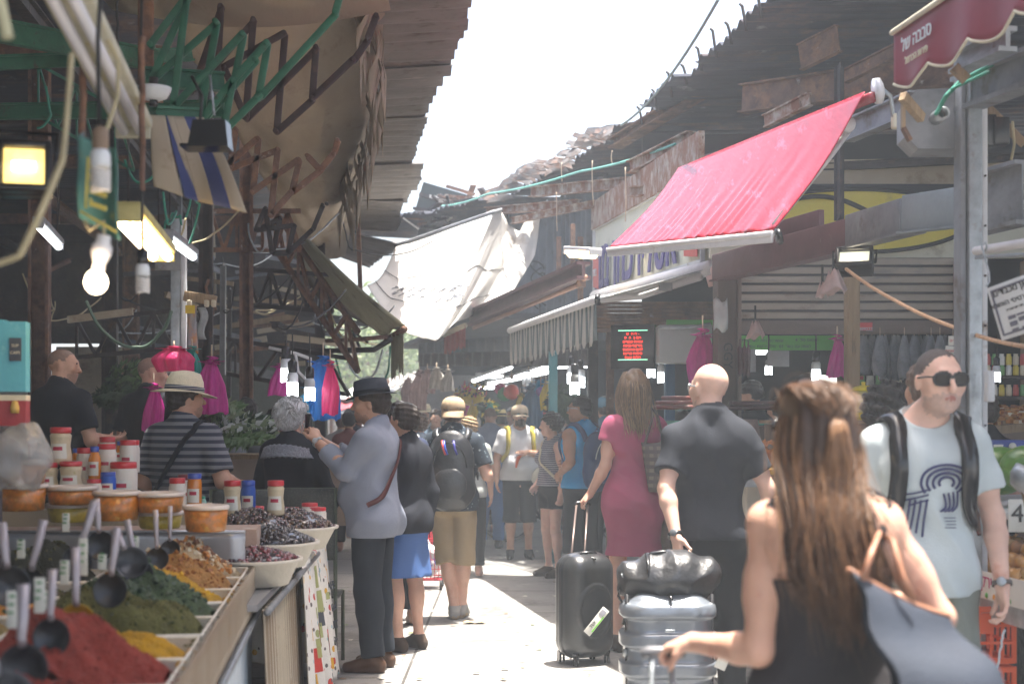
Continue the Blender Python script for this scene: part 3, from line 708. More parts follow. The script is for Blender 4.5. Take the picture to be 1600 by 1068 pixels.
def ibeam(name,p,q,w,h,m,lab,cat='beam',group=None,t=.012,bolts=True):
 p,q=Vector(p),Vector(q);b=MB((p+q)/2);d=(q-p).normalized();up=Vector((0,0,1));x=d.cross(up).normalized();u=x.cross(d)
 b.bar(p,q,t,h-2*t,m);b.bar(p+u*(h/2-t/2),q+u*(h/2-t/2),w,t,m);b.bar(p-u*(h/2-t/2),q-u*(h/2-t/2),w,t,m)
 o=b.build(name,m);return tag(o,lab,cat,group)
def truss(name,p,q,depth,n,m,lab,group=None,up=Vector((0,0,1)),w=.035,sag=0):
 p,q=Vector(p),Vector(q);b=MB(p);L=[p.lerp(q,i/n)for i in range(n+1)];d=up*depth
 b.bar(p,q,w,w,m);b.bar(p-d,q-d,w,w,m)
 for i in range(n):b.bar(L[i]-(d if i%2 else d*0),L[i+1]-(d*0 if i%2 else d),w*.7,w*.7,m)
 for i in range(0,n+1,2):b.bar(L[i],L[i]-d,w*.7,w*.6,m)
 o=b.build(name,m);return tag(o,lab,'roof truss',group)
def cablerun(pts,r,m,lab,name='cable',sag=0,group=None,n=26,wob=0,cat='cable',seed=1):
 pts=[Vector(p)for p in pts];rr=random.Random(seed);L=[]
 for k in range(len(pts)-1):
  for i in range(n):
   t=i/n;q=pts[k].lerp(pts[k+1],t);q.z-=sag*4*t*(1-t);L.append(q)
 L.append(pts[-1])
 if wob:L=[q+Vector((rr.gauss(0,wob),0,rr.gauss(0,wob)))for q in L]
 for _ in range(3):L=[L[0]]+[(L[i-1]+L[i]*2+L[i+1])/4 for i in range(1,len(L)-1)]+[L[-1]]
 b=MB(pts[0]);b.tube(L,r,m,6);return tag(b.build(name,m),lab,cat,group)
# ================= LEFT: dark market hall =================
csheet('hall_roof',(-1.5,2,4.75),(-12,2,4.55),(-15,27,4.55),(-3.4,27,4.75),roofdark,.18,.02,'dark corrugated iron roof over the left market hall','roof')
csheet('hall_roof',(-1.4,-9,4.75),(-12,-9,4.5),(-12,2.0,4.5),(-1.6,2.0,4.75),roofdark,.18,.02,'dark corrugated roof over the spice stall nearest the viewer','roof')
csheet('hall_side_wall',(-11.5,-9,0),(-11.5,-9,4.5),(-14.5,27,4.5),(-14.5,27,0),beige,.2,.02,'stained beige sheet wall along the far left of the hall','wall')
e=empty('hall_end_wall',(-8,22.5,0),'beige shuttered wall at the back of the left hall behind the sellers','wall')
b=sub(e)
for i,(x0,x1,mm)in enumerate(((-13.5,-8.6,beige),(-8.5,-7.3,plaster),(-7.2,-5.6,beige),(-5.5,-4.3,plaster))):
 b.box(((x0+x1)/2,22.5,1.35),(x1-x0,.08,2.7),m=mm)
 for k in range(22):b.box(((x0+x1)/2,22.44,.1+k*.12),(x1-x0-.05,.03,.035),m=mm)
b.build('shutters',beige,e)
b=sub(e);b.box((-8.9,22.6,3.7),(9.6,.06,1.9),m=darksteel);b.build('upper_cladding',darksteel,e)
for i,(px,Y,w,h,lab)in enumerate(((172,14,.14,4.6,'dark steel post behind the shaven-headed seller in black'),(385,12.5,.11,4.6,'dark rusty post under the inner row of roof trusses'),(322,11,.10,4.6,'rusty post carrying the wooden block with sockets'),(62,12,.16,4.6,'dark steel post far left beside the blue box'),(500,17.5,.12,4.2,'slim dark post at the end of the hall by the blue bags'),(205,19,.2,4.6,'wide dark post deep inside the hall'))):
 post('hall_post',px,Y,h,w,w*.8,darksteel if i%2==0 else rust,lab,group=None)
p_=post('square_post',275,10.7,3.08,.072,.06,galv,'silver and white square post carrying a tube lamp left of the striped shirt',kind_='S')
b=sub(p_);b.box(Vector(p_.location)+Vector((.060,-.004,1.54)),(.042,.06,3.07),Matrix.Rotation(AANG,3,'Z'),m=whitepaint,bev=.004)
for k in range(6):b.lathe([(.006,0),(.006,.006)],Vector(p_.location)+Vector((.086,-.02,1.9+k*.2)),6,galv,Matrix.Rotation(R(90),3,'Y'))
b.build('white_channel',whitepaint,p_)
b=sub(p_);b.box(P(262,395,10.6),(.19,.012,.26),m=galvdull,bev=.002);b.build('bracket_plate',galvdull,p_)
for i in range(7):
 Y=8.5+i*2.3
 ibeam('roof_purlin',(-12.5,Y,4.42),(LX(Y)-.95,Y+.1,4.36),.08,.14,rust if i%2 else darksteel,['nearest','second','third','fourth','fifth','sixth','last'][i]+' dark purlin running across under the left hall roof')
for i in range(5):
 x0=-3.4-i*1.5
 ibeam('roof_girder',(x0+.9,4,4.22-.02*i),(x0-1.6,25,4.22-.02*i),.08,.12,darksteel if i%2==0 else rust,['first','second','third','fourth','fifth'][i]+' long girder from the alley under the left hall roof')
trs=[((430,330,13),(560,520,12.4)),((385,420,13.5),(520,430,13.2)),((300,520,14),(545,560,13.4)),((330,330,12.5),(470,330,12.5)),((120,500,13),(330,480,13))]
wl=['dark truss below the olive awning roll','dark truss hanging above the white haired woman','dark low truss above the pink and blue bags','dark truss just below the scissor arms','dark low truss behind the silver post']
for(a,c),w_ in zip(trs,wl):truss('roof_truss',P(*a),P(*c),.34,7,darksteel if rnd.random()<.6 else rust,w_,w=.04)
for i in range(16):
 px=rnd.uniform(20,560);Y=rnd.uniform(11,20);py=rnd.uniform(360,560);dx=rnd.uniform(-140,140);dy=rnd.uniform(-34,34)
 if i%3==0:a,c=P(px,py-80,Y),P(px+rnd.uniform(-6,6),py+90,Y)
 else:a,c=P(px,py,Y),P(px+dx,py+dy,Y+rnd.uniform(-1,1))
 bb=MB(a);bb.bar(a,c,.05,.05,None);bb.bar(a+Vector((0,.02,.03)),c+Vector((0,.02,.03)),.09,.008,None)
 o=bb.build('hall_bracket',[darksteel,rust,beige,galvdull][i%4]);tag(o,'loose dark steel brace hung in the gloom of the left hall','brace','loose braces in the left hall')
c00,c10,c11,c01=P(215,-60,7.3),P(472,385,18),P(540,400,19.5),P(615,-60,8.3)
def tarpf(u,v):
 p=c00 .lerp(c10,u).lerp(c01 .lerp(c11,u),v);p.z+=-.14*math.sin(math.pi*v)*(1-.3*u)+.02*math.sin(v*19+u*5)*math.sin(u*31)+.012*math.sin(u*70+v*8)
 return p
b=MB(c00);b.grid(tarpf,70,26,tan);tag(b.build('awning_cloth',tan,solid=.004),'large tan cloth awning stretched under the left roof edge','awning')
b=MB((-1.3,3,4));b.grid(lambda u,v:Vector((-2.3+1.9*v-.3*u*v,-6+14.2*u,3.98+.04*math.sin(u*30)-.1*math.sin(3.14*v))),40,10,tan);tag(b.build('awning_cloth',tan,solid=.004),'mostly unseen tan cloth awning added to shade the spice counter','awning')  # added mostly out of view to keep the sun off the spices
b=MB(P(590,60,9.2));rr=random.Random(4)
base=[P(560,-10,8.6),P(588,60,9.6),P(585,130,10.6),P(575,190,11.8),P(552,250,13.3),P(528,305,15)]
for k in range(len(base)-1):
 for j in range(9):
  t=j/9;p0=base[k].lerp(base[k+1],t);p1=base[k].lerp(base[k+1],t+.13);ln=(.30+.34*rr.random())*(1+.05*k);off=Vector((.05+rr.gauss(0,.02),0,0))
  def fs(u,v,p0=p0,p1=p1,ln=ln,s=rr.random()*9):
   q=p0 .lerp(p1,v);return q+Vector((.05*math.sin(u*3+s)+.03*u,.02*math.sin(v*6+s),-ln*u*(1-.45*abs(v-.5)*2*u)))
  b.grid(fs,7,4,tan)
tag(b.build('awning_shreds',tan,solid=.003),'torn strips of tan cloth hanging from the left awning edge','torn cloth')
ov=[(-4.0,2.2),(2.2,5.4),(5.4,8.4),(8.4,10.6),(10.6,12.4),(12.4,14.6),(14.6,17.0),(17.0,19.6),(19.6,22.4)]
st=[0,.03,-.02,.0,-.07,-.11,-.03,-.12,-.06];sl_=[0,0,0,.0,.01,-.03,-.02,-.09,-.26]
for i,((y0,y1),ds)in enumerate(zip(ov,st)):
 def xe(Y):return.83-.118*Y
 y1b=y1+.12;zi=4.16;zo=4.22+sl_[i]
 big=i%2==1
 csheet('roof_sheet',(xe(y0)-.95,y0,zi+.03*(i%2)),(xe(y0)+ds+.02,y0+.05,zo+.03*(i%2)),(xe(y1b)+ds-.02+(-.35 if i==8 else 0),y1b+.05,zo+.03*(i%2)+.01),(xe(y1b)-1.0,y1b,zi+.03*(i%2)+.01),roofgrey,.26 if big else.33,.028,lab=['overhead','overhead second','overhead third','widest near','next dark-stained','ragged middle','ribbed pale','far bent','torn far end'][i]+' weathered grey roof sheet on the left eaves',cat='roof sheet',group='roof sheets along the left eaves',jag=.035,th=.004,seed=i)
def lattice(name,pts,segs,Y,w,m,lab,cat='awning arm'):
 """flat scissor frame from photo-plane nodes"""
 V=[P(x,y,Y+(dy if len(q)>2 else 0))if False else P(q[0],q[1],Y+(q[2]if len(q)>2 else 0))for q in pts for x,y,dy in[(0,0,0)]]
 b=MB(V[0])
 for k,(i,j)in enumerate(segs):
  o=Vector((0,.028*(k%2),0));b.bar(V[i]+o,V[j]+o,.016,w,m,up=(0,1,0)if False else(0,0,1),bev=.003)
 for v in V:b.lathe([(.010,-.02),(.014,-.018),(.014,.045),(.010,.05)],v,8,m,Matrix.Rotation(R(-90),3,'X'))
 return tag(b.build(name,m),lab,cat)
lattice('scissor_frame',[(540,-40),(524,20),(406,149),(350,205),(417,67),(364,126),(379,53),(348,211),(337,34),(309,194),(292,-5),(270,169),(233,126),(399,93),(235,70),(402,152)],[(0,1),(1,2),(2,3),(4,15),(4,5),(6,5),(5,7),(8,9),(10,11),(13,9),(6,11),(8,12),(10,14),(3,7),(5,9),(12,10)],6.6,.034,greensteel,'green scissor arm of the folded awning above the striped banner')
lattice('scissor_frame',[(396,31),(384,185),(444,52),(431,205),(494,74),(488,154),(552,93),(588,25),(350,105),(300,140),(345,10),(340,120),(575,60)],[(0,1),(2,3),(4,5),(3,5),(5,6),(6,12),(12,7),(4,1),(2,8),(0,9),(10,11),(10,9),(1,8)],7.5,.036,mat('brown_black_steel',(.045,.025,.025),.7,var=.3,dirt_or_sheen=((.12,.06,.04),.3,9)),'brown black scissor arm of the tan awning beside the green one')
lattice('scissor_frame',[(368,201),(360,262),(403,216),(394,300),(434,233),(423,337),(467,249),(455,300),(502,264),(527,219),(340,270),(480,243),(497,262),(521,240)],[(0,1),(2,3),(4,5),(6,7),(5,7),(7,8),(8,13),(13,9),(6,3),(4,1),(2,10),(11,12)],9.2,.040,rust,'rust brown scissor arm below the tan awning')
lattice('scissor_frame',[(415,325),(400,360),(437,340),(425,395),(460,352),(450,395),(488,359),(504,320),(510,318)],[(0,1),(2,3),(4,5),(3,5),(5,6),(6,7),(4,1),(2,1),(0,3)],11.5,.040,darksteel,'farthest dark scissor arm above the olive awning roll')
for i,(a,c,w,h,lab)in enumerate(((P(-40,40,7),P(245,95,8.2),.05,.12,'thick green beam high above the floodlight'),(P(-40,100,7.5),P(300,85,8.5),.04,.08,'thin green rail just under the thick green beam'),(P(-40,175,9),P(350,170,8.5),.05,.10,'long green girder behind the white tube lamp'),(P(225,120,6.7),P(350,128,6.9),.05,.09,'short green beam above the white enamel lamp'),(P(243,175,6.5),P(310,178,6.6),.05,.05,'small green bar from which the striped banner hangs'))):
 ibeam('green_beam',a,c,w,h,greensteel,lab)
truss('green_truss',P(60,100,9.5),P(210,185,9.5),.35,5,greensteel,'thin green lattice between the beams at top left',w=.02)
post('wooden_strut',228,7.2,4.7,.075,.05,rust,'rusty strut dropping from the roof beside the enamel lamp',z0=3.2,kind_='S')
# ================= RIGHT side roofs =================
edge=[(2.75,-2),(2.55,2),(2.35,5),(2.0,8),(1.69,9.9),(1.35,12.8),(1.04,14.5),(.61,16.3),(-.11,18.6),(-1.35,20.2),(-3.2,22.5)]
for i in range(len(edge)-1):
 (x0,y0),(x1,y1)=edge[i],edge[i+1]
 if i in(8,9):far0,far1=(x0+7,y0+2.5),(x1+7,y1+5)
 else:far0,far1=(9.5,y0+.5),(9.5,y1+.5)
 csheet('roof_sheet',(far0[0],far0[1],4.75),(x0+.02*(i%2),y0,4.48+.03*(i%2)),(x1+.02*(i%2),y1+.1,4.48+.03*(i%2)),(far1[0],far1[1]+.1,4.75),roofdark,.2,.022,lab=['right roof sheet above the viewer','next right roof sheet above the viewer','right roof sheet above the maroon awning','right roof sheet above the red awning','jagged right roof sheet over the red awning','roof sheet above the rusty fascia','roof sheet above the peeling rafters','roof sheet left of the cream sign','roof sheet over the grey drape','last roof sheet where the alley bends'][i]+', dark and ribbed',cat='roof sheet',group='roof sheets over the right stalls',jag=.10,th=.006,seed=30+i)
for i,(a,c,w,h,m,lab)in enumerate(((P(960,225,14.4),P(1345,-10,10.8),.16,.10,rust,'long rusty rafter running up under the right roof'),(P(1160,155,11),P(1500,108,9.6),.12,.22,rust,'rusty deep beam above the red awning'),(P(985,262,13.4),P(1080,215,12.4),.10,.12,rust2,'peeling white rafter above the rusty fascia'),(P(985,300,13.2),P(1095,290,12.6),.08,.10,rust2,'lower peeling rafter above the rusty fascia'),(P(830,300,16.5),P(990,285,14.5),.09,.12,rust2,'peeling cross beam over the green wire'),(P(760,330,18),P(905,318,16.5),.09,.10,rust2,'far peeling cross beam over the grey drape'),(P(800,345,17.6),P(930,318,15.6),.06,.08,rust2,'thin rusty beam beside the far peeling cross beam'),(P(1060,262,12.0),P(1260,208,10.5),.06,.08,galvdull,'grey rail behind the top of the red awning'),(P(1325,205,9.0),P(1430,160,8.2),.08,.14,galvdull,'grey angled beam right of the red awning'),(P(1210,265,10.8),P(1600,245,10.4),.06,.06,darksteel,'dark rail above the cream board'),(P(1250,90,10.4),P(1310,60,10.1),.05,.2,rust,'short rusty plate under the right roof'),(P(1195,190,10.5),P(1265,155,10.1),.05,.1,rust2,'short rusty hanger above the red awning'),(P(1320,120,10),P(1400,80,9.5),.05,.1,rust,'brown plank end under the maroon awning'))):
 ibeam('rafter',a,c,w,h,m,lab)
b=MB(P(830,270,16.5));rr=random.Random(9);scr=mat('grey_scrap_sheet',(.13,.125,.13),.8,var=.35,dirt_or_sheen=((.16,.08,.05),.5,5))
for i in range(90):
 t=i/90;(px,py)=(760+200*t,310-108*t+6*math.sin(t*14));Y=18.4-4.0*t;c=P(px,py,Y)+Vector((0,0,rr.uniform(-.05,.08)))
 s_=rr.uniform(.05,.15);a=rr.uniform(-.8,.8)
 q=[c+Vector((s_*math.cos(a)*u*(1+.3*rr.random()),.04*w_*rr.random(),s_*(math.sin(a)*u*.7+w_*.6*rr.uniform(.5,1.2))))for u,w_ in((-1,-.5),(-.3,-.6),(1,-.3),(.8,.4),(.1,.7),(-.7,.3))]
 b.add(q,[(0,1,2,3,4,5)],scr)
tag(b.build('roof_scraps',scr,solid=.008),'ragged grey sheet and tarp scraps heaped on the roof edge','scrap heap')
b=MB(P(700,315,19));ms=[scr,rust2,plaster,rust,darksteel]
for i in range(60):
 t=rr.random();px=650+130*t;py=352-45*t+rr.uniform(-16,10);c=P(px,py,21+rr.uniform(-.6,.6));b.bar(c,c+Vector((rr.uniform(-.5,.5),rr.uniform(-.3,.3),rr.uniform(-.16,.2))),rr.uniform(.03,.14),rr.uniform(.01,.04),rr.choice(ms))
tag(b.build('roof_rubble',scr),'broken boards and rusty scraps beyond the top of the white tarp','scrap heap')
b=MB(P(690,325,24));b.bar(P(655,308,23),P(722,328,23),.1,.5,mat('torn_black_sheet',(.03,.045,.045),.8));b.bar(P(700,308,23.2),P(770,322,23.2),.1,.12,plaster);b.bar(P(655,303,22.9),P(745,330,22.9),.05,.06,darksteel)
tag(b.build('broken_roof'),'broken dark roof panel beyond the white tarp','roof panel')
for i in range(9):
 t=i/8;px=1000+185*t;py=178-172*t;Y=13.4-3.6*t;c=P(px,py,Y);b=MB(c);b.tube([c+Vector((.02,0,-.10)),c+Vector((.005,0,0)),c+Vector((-.01,0,.05+.03*(i%3))),c+Vector((-.03,0,.07+.03*(i%3)))],.012,darksteel,5)
 tag(b.build('roof_hook',darksteel),'bent dark hook standing up from the right roof edge against the sky','hook','bent hooks along the right roof edge')
cablerun([P(1122,0,10),P(970,196,14)],.012,mat('grey_green_cable',(.20,.25,.25),.6),'thick twisted cable running up into the sky by the right roof edge',sag=.12)
cablerun([P(690,322,20),P(762,303,17.8),P(905,268,15),P(1055,225,12.5)],.012,mat('pale_green_wire',(.15,.45,.38),.5),'pale green wire slung along under the right roof',sag=.03)
for i,(px,y0,y1,Y)in enumerate(((925,250,320,14.5),(877,255,285,15.5),(955,235,255,14),(977,262,345,13.2),(869,300,360,15.8))):
 cablerun([P(px,y0,Y),P(px+1,y1,Y)],.005,rope_m,'thin cord dangling from the peeling rafters',wob=.004,n=8,group='cords dangling from the rafters',seed=i,name='cord',cat='cord')
# ================= RIGHT shop block =================
wp_=[(1.12,16.7),(.69,18.3),(-.055,19.9),(-.84,21.0),(-1.44,21.8)]
for i in range(4):
 (x0,y0),(x1,y1)=wp_[i],wp_[i+1]
 csheet('wall_panel',(x0,y0,2.5-.02*i),(x0,y0,4.45),(x1,y1,4.45),(x1,y1,2.48-.02*i),bluewall,.22,.025,lab=['blue grey ribbed wall panel left of the cream sign','blue grey ribbed wall panel with black graffiti','dark ribbed wall panel behind the maroon rail','dark ribbed panel hanging above the far crowd'][i],cat='wall panel',th=.006,seed=i)
b=MB(P(838,440,18.6));rr=random.Random(5)
for k in range(7):
 c=P(838+rr.uniform(-5,5),420+k*9,18.5);b.tube([c+Vector((.09*math.cos(a*1.3+k),-.005,.10*math.sin(a+k*2)))for a in[i*.5 for i in range(10)]],.009,cabledark,5)
tag(b.build('graffiti',cabledark),'scribbled black graffiti tag on the blue grey wall','graffiti')
ibeam('rusty_upright',P(907,370,14.4),P(907,470,14.4),.08,.08,rust,'rusty upright behind the lit strip lamp')
for px,y0,y1,Y,lab in((873,370,460,15.6,'thin brown upright on the ribbed wall'),(895,350,450,15.2,'second brown upright nearer the cream sign')):
 post('wall_upright',px,Y,1.6+(650-y0)/F*Y,.05,.05,rust,lab,z0=1.6+(650-y1)/F*Y,kind_='S')
def fac(px,Y0=None):return 2.777/((px-800)/F+.117)
Ya,Yb=fac(930),fac(1100)
A0=Vector((FX(Ya),Ya,2.95));B0=Vector((FX(Yb),Yb,2.80));A1=Vector((FX(Ya),Ya,3.68));B1=Vector((FX(Yb),Yb,3.52))
e=empty('shop_sign',A0,'cream shop sign with purple Hebrew letters half hidden by the red awning','shop sign')
b=sub(e);d=Vector((.10,.01,0));b.add([A0,B0,B1,A1,A0+d,B0+d,B1+d,A1+d],[(0,1,2,3),(7,6,5,4),(0,4,5,1),(1,5,6,2),(2,6,7,3),(3,7,4,0)],cream);b.build('board',cream,e)
b=sub(e);b.bar(A1+Vector((-.02,0,.14)),B1+Vector((-.02,0,.14)),.05,.30,rust2);b.build('rusty_fascia',rust2,e)
b=sub(e);
for a_,c_ in((A0,B0),(A1,B1),(A0,A1),(B0,B1)):b.bar(a_+Vector((-.012,0,0)),c_+Vector((-.012,0,0)),.03,.035,whitepaint)
b.build('frame',whitepaint,e)
purple=mat('purple_letters',(.055,.045,.22),.5);redp=mat('red_panel',(.55,.05,.05),.5)
xv=(B0-A0).normalized();yv=Vector((0,0,1));Mf=frame(A0 .lerp(B0,.50)+Vector((-.03,0,.40)),xv,yv)
textobj(heb('אטליז כהן מב'),.70,Mf@Matrix.Translation((-.30,-.13,0)),'lettering',purple,e,depth=.006,bold=.014)
for t,s_,dz in((.05,.17,.12),(.94,.22,.24)):
 b=sub(e);c=A0 .lerp(B0,t)+Vector((-.035,0,.06));b.add([c+xv*-s_+yv*.02,c+xv*s_+yv*-.02,c+xv*s_+yv*2*s_*.9,c+xv*-s_+yv*(2*s_)],[(0,1,2,3)],redp);b.build('red_corner',redp,e,solid=.006)
 textobj(heb('בשר'),.13,frame(A0 .lerp(B0,t)+Vector((-.05,0,.06+s_)),xv,yv),'small_lettering',whitepaint,e)
bp_=post('brown_post',1136,10.3,2.62,.17,.14,brownpost,'brown steel post with a paper scrap between sign and shutter',kind_='C')
b=sub(bp_);c=P(1126,492,10.15);b.grid(lambda u,v:c+Vector(((u-.5)*.10,-.02*math.sin(v*5),(v-.5)*.22+.02*math.sin(u*7))),5,6,whitepaint);b.build('paper_scrap',whitepaint,bp_,solid=.002)
textobj('GGY',.09,frame(P(1137,555,10.2),(0,0,-1),(1,0,0)),'scribble',cabledark,bp_)
post('wooden_post',1331,9.4,2.55,.085,.085,wood,'slim wooden post in front of the shop with hanging pouches',kind_='S')
gp=post('galvanised_post',1518,6.3,3.35,.062,.09,galv,'galvanised square post with a bolted white strip beside the watermelon stall',kind_='S')
b=sub(gp);L0=Vector(gp.location);b.box(L0+Vector((.052,-.01,1.6)),(.026,.02,3.1),m=whitepaint,bev=.003);
for k in range(9):b.lathe([(.005,0),(.005,.01)],L0+Vector((.052,-.022,.9+k*.22)),6,darksteel,Matrix.Rotation(R(90),3,'X'))
b.build('white_strip',whitepaint,gp)
b=sub(gp);b.box(L0+Vector((-.046,.02,1.62)),(.024,.10,3.2),m=galvdull,bev=.003);b.build('side_channel',galvdull,gp)
b=sub(gp);b.box(P(1546,603,6.15),(.034,.05,.135),m=whitepaint,bev=.006);b.build('junction_box',whitepaint,gp)
ibeam('dark_upright',P(1311,105,9.6),P(1311,345,9.4),.10,.09,darksteel,'dark steel upright rising behind the red awning')
e=empty('box_beam',P(1270,370,8.6),'long steel box beam in maroon and zinc crossing in front of the shop','beam')
segs=[((1128,418,10.2),(1339,366,8.4),.16,.18,mat('maroon_sheet',(.17,.085,.095),.55,var=.15,scale=3,dirt_or_sheen=((.30,.25,.24),.12,6))),((1339,361,8.4),(1427,337,7.6),.155,.185,galvdull),((1427,334,7.6),(1552,318,6.9),.15,.19,mat('grey_blue_sheet',(.24,.28,.30),.5,.3,var=.08))]
for a,c,w,h,m in segs:
 b=sub(e);b.bar(P(*a),P(*c),w,h,m,bev=.006);pA,pC=P(*a),P(*c);b.bar(pA+Vector((-.08,0,-h/2-.006)),pC+Vector((-.08,0,-h/2-.006)),.03,.012,m)
 b.build('beam_section',m,e)
b=sub(e);b.bar(P(1212,362,9.5),P(1284,342,9.0),.04,.12,segs[0][4],bev=.004);b.build('flange',segs[0][4],e)
SY=10.6
def SP(px,py,dy=0):return P(px,py,SY+dy)
e=empty('shop_fascia',SP(1350,400),'cream fascia board with a big yellow oval above the roller shutter','shop sign')
b=sub(e);a,c=SP(1110,296),SP(1700,402);b.box((a+c)/2+Vector((0,.05,0)),(c.x-a.x,.08,a.z-c.z),m=cream);b.build('board',cream,e)
oc=SP(1335,345,-.02);yel=mat('yellow_oval',(.62,.52,.06),.5,var=.04,dirt_or_sheen=((.45,.38,.08),.12,2))
b=sub(e);b.add([oc+Vector((.86*math.cos(t),0,.235*math.sin(t)))for t in[2*math.pi*k/64 for k in range(64)]],[tuple(range(63,-1,-1))],yel);b.build('yellow_oval',yel,e,solid=.006)
b=sub(e);b.tube([oc+Vector((.86*math.cos(t),-.01,.235*math.sin(t)))for t in[2*math.pi*k/64 for k in range(64)]],.016,cabledark,6,closed=True)
b.tube([oc+Vector((-.8+1.0*t,-.014,-.02+.20*math.sin(t*3.0)))for t in[k/30 for k in range(31)]],.018,cabledark,6);b.build('oval_outline',cabledark,e)
ibeam('beige_lintel',SP(1120,273,.1),SP(1760,268,.1),.08,.20,beige,'beige steel lintel above the cream fascia board',t=.02)
e=empty('roller_shutter',SP(1320,521),'half lowered weathered roller shutter above the spice and pouch shop','roller shutter')
b=sub(e);a,c=SP(1148,402),SP(1505,500);ns=7;hh=(a.z-c.z)/ns
for k in range(ns):
 z=c.z+(k+.5)*hh;b.box(((a.x+c.x)/2,SY,z),(c.x-a.x,.03,hh*.86),m=shut,bev=.01);b.box(((a.x+c.x)/2,SY-.008,z-hh*.44),(c.x-a.x-.01,.02,.012),m=darksteel)
b.build('slats',shut,e)
b=sub(e);a,c=SP(1146,501),SP(1508,522);b.box((a+c)/2+Vector((0,-.01,0)),(c.x-a.x,.06,a.z-c.z),m=mat('rusted_bottom_rail',(.17,.13,.11),.7,var=.3,scale=3,dirt_or_sheen=((.13,.06,.04),.35,2),stretch=(.5,1,1)),bev=.005);b.build('bottom_rail',None,e)
b=sub(e);b.box(SP(1351,510,-.06),(.115,.004,.06),m=redp);b.build('red_sticker',redp,e)
textobj('4489222',.034,frame(SP(1351,514,-.066),(1,0,0),(0,0,1)),'sticker_number',whitepaint,e)
for k,px in enumerate((1505,1600)):
 post('shop_jamb',px+(10 if k else 0),SY-.05,2.75,.12,.10,brownpost if k==0 else wood,['brown jamb at the right end of the shutter','wooden jamb at the right edge by the lane sign'][k],kind_='S')
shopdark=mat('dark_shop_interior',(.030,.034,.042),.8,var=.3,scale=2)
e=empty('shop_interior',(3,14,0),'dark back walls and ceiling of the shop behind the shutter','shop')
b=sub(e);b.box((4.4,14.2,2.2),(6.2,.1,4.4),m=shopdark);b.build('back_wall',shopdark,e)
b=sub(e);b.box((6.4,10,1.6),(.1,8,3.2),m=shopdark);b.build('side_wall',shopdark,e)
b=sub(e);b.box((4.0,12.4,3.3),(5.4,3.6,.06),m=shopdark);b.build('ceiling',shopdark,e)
# ================= awnings, drapes, lamps, signs =================
redcloth=mat('red_awning_vinyl',(.40,.014,.03),.2,var=.18,scale=2.5,bump=.25,bscale=7,translucent=.22,stretch=(6,1,1),coat=.15,dirt_or_sheen=((.70,.10,.16),.25,3))  # pink noise streaks paint the vinyl's sheen into its colour
maroon=mat('maroon_awning_vinyl',(.34,.035,.07),.45,var=.10,scale=3,bump=.1,translucent=.35)
creamtrim=mat('cream_trim',(.62,.56,.42),.7)
whitebar=mat('white_awning_bar',(.70,.68,.68),.4,var=.06,bump=.05,dirt_or_sheen=((.45,.40,.36),.12,5))
e=empty('red_awning',P(1205,372,7.7),'bright red vinyl awning pulled out over the alley with a white front bar','awning')
TL,TR,BR,BL=P(1060,262,10.6),P(1352,143,7.6),P(1207,362,7.75),P(950,388,10.3)
b=sub(e)
def ra(u,v):
 p=BL.lerp(BR,u).lerp(TL.lerp(TR,u),v);n=(BR-BL).cross(TL-BL).normalized()
 w=(.003*math.sin(u*120+3*math.sin(u*17)+v*3)*(1-v)+.0022*math.sin(u*46+v*6)+.010*abs(math.sin(u*33+4*math.sin(u*9)+math.sin(v*5)))**3*(1-v)**1.5)*(1-v)**.5-.03*math.sin(math.pi*v)
 return p+n*w
b.grid(ra,120,22,redcloth);b.build('canopy',redcloth,e,solid=.003)
b=sub(e);b.tube([BL+Vector((0,0,-.01)),BR+Vector((0,0,-.01))],.018,whitebar,10);b.bar(BL+Vector((0,0,-.035)),BR+Vector((0,0,-.035)),.015,.05,whitebar,bev=.004);b.build('front_bar',whitebar,e)
b=sub(e);b.lathe([(.045,0),(.045,.025),(.02,.03)],BR+Vector((.02,-.01,-.03)),10,blackpl,Matrix.Rotation(R(75),3,'Y'));b.build('end_cap',blackpl,e)
b=sub(e);b.tube([TL+Vector((.03,0,-.03)),TR+Vector((.04,0,-.03))],.03,redcloth,12);b.build('roller',maroon,e)
b=sub(e);b.lathe([(.07,0),(.07,.03),(.05,.04)],TR+Vector((.05,.0,.0)),12,whitebar,Matrix.Rotation(R(80),3,'Y'));b.tube([TR+Vector((.08,0,.02)),TR+Vector((.14,.02,-.02)),TR+Vector((.16,.04,-.12)),TR+Vector((.22,.06,-.18))],.012,galv,6);b.box(TR+Vector((.2,.05,-.15)),(.09,.06,.08),m=creamtrim,bev=.01);b.build('winch',galv,e)
b=sub(e);b.tube([P(1325,205,7.9),P(1300,240,7.8),P(1210,352,7.8)],.018,whitebar,8);b.lathe([(.045,0),(.05,.02),(.02,.03)],P(1322,195,7.85),12,whitebar,Matrix.Rotation(R(90),3,'X'));b.build('arm',whitebar,e)
e=empty('maroon_awning',P(1395,60,6),'maroon scalloped awning with white Hebrew lettering at the top right','awning')
a0,a1=P(1397,52,6.0),P(1397,52,6.0)+Vector((.30,-2.6,-.02))
b=sub(e);n_=7
def val(u,v):
 p=a0 .lerp(a1,u);sc=.235+.045*abs(math.sin(u*math.pi*n_))**.8-.02;return p+Vector((.012*math.sin(u*40)*v,0,-sc*v*(1 if v<1 else 1)))
b.grid(val,140,8,maroon);b.build('valance',maroon,e,solid=.003)
b=sub(e);b.tube([val(i/140,1)+Vector((-.002,0,0))for i in range(141)],.006,creamtrim,5);b.tube([a0+Vector((-.01,0,0)),a1+Vector((-.01,0,0))],.012,creamtrim,6);b.build('trim',creamtrim,e)
b=sub(e)
def top(u,v):return a0 .lerp(a1,u)+Vector((1.1*v,0,.55*v-.04*math.sin(math.pi*v)))
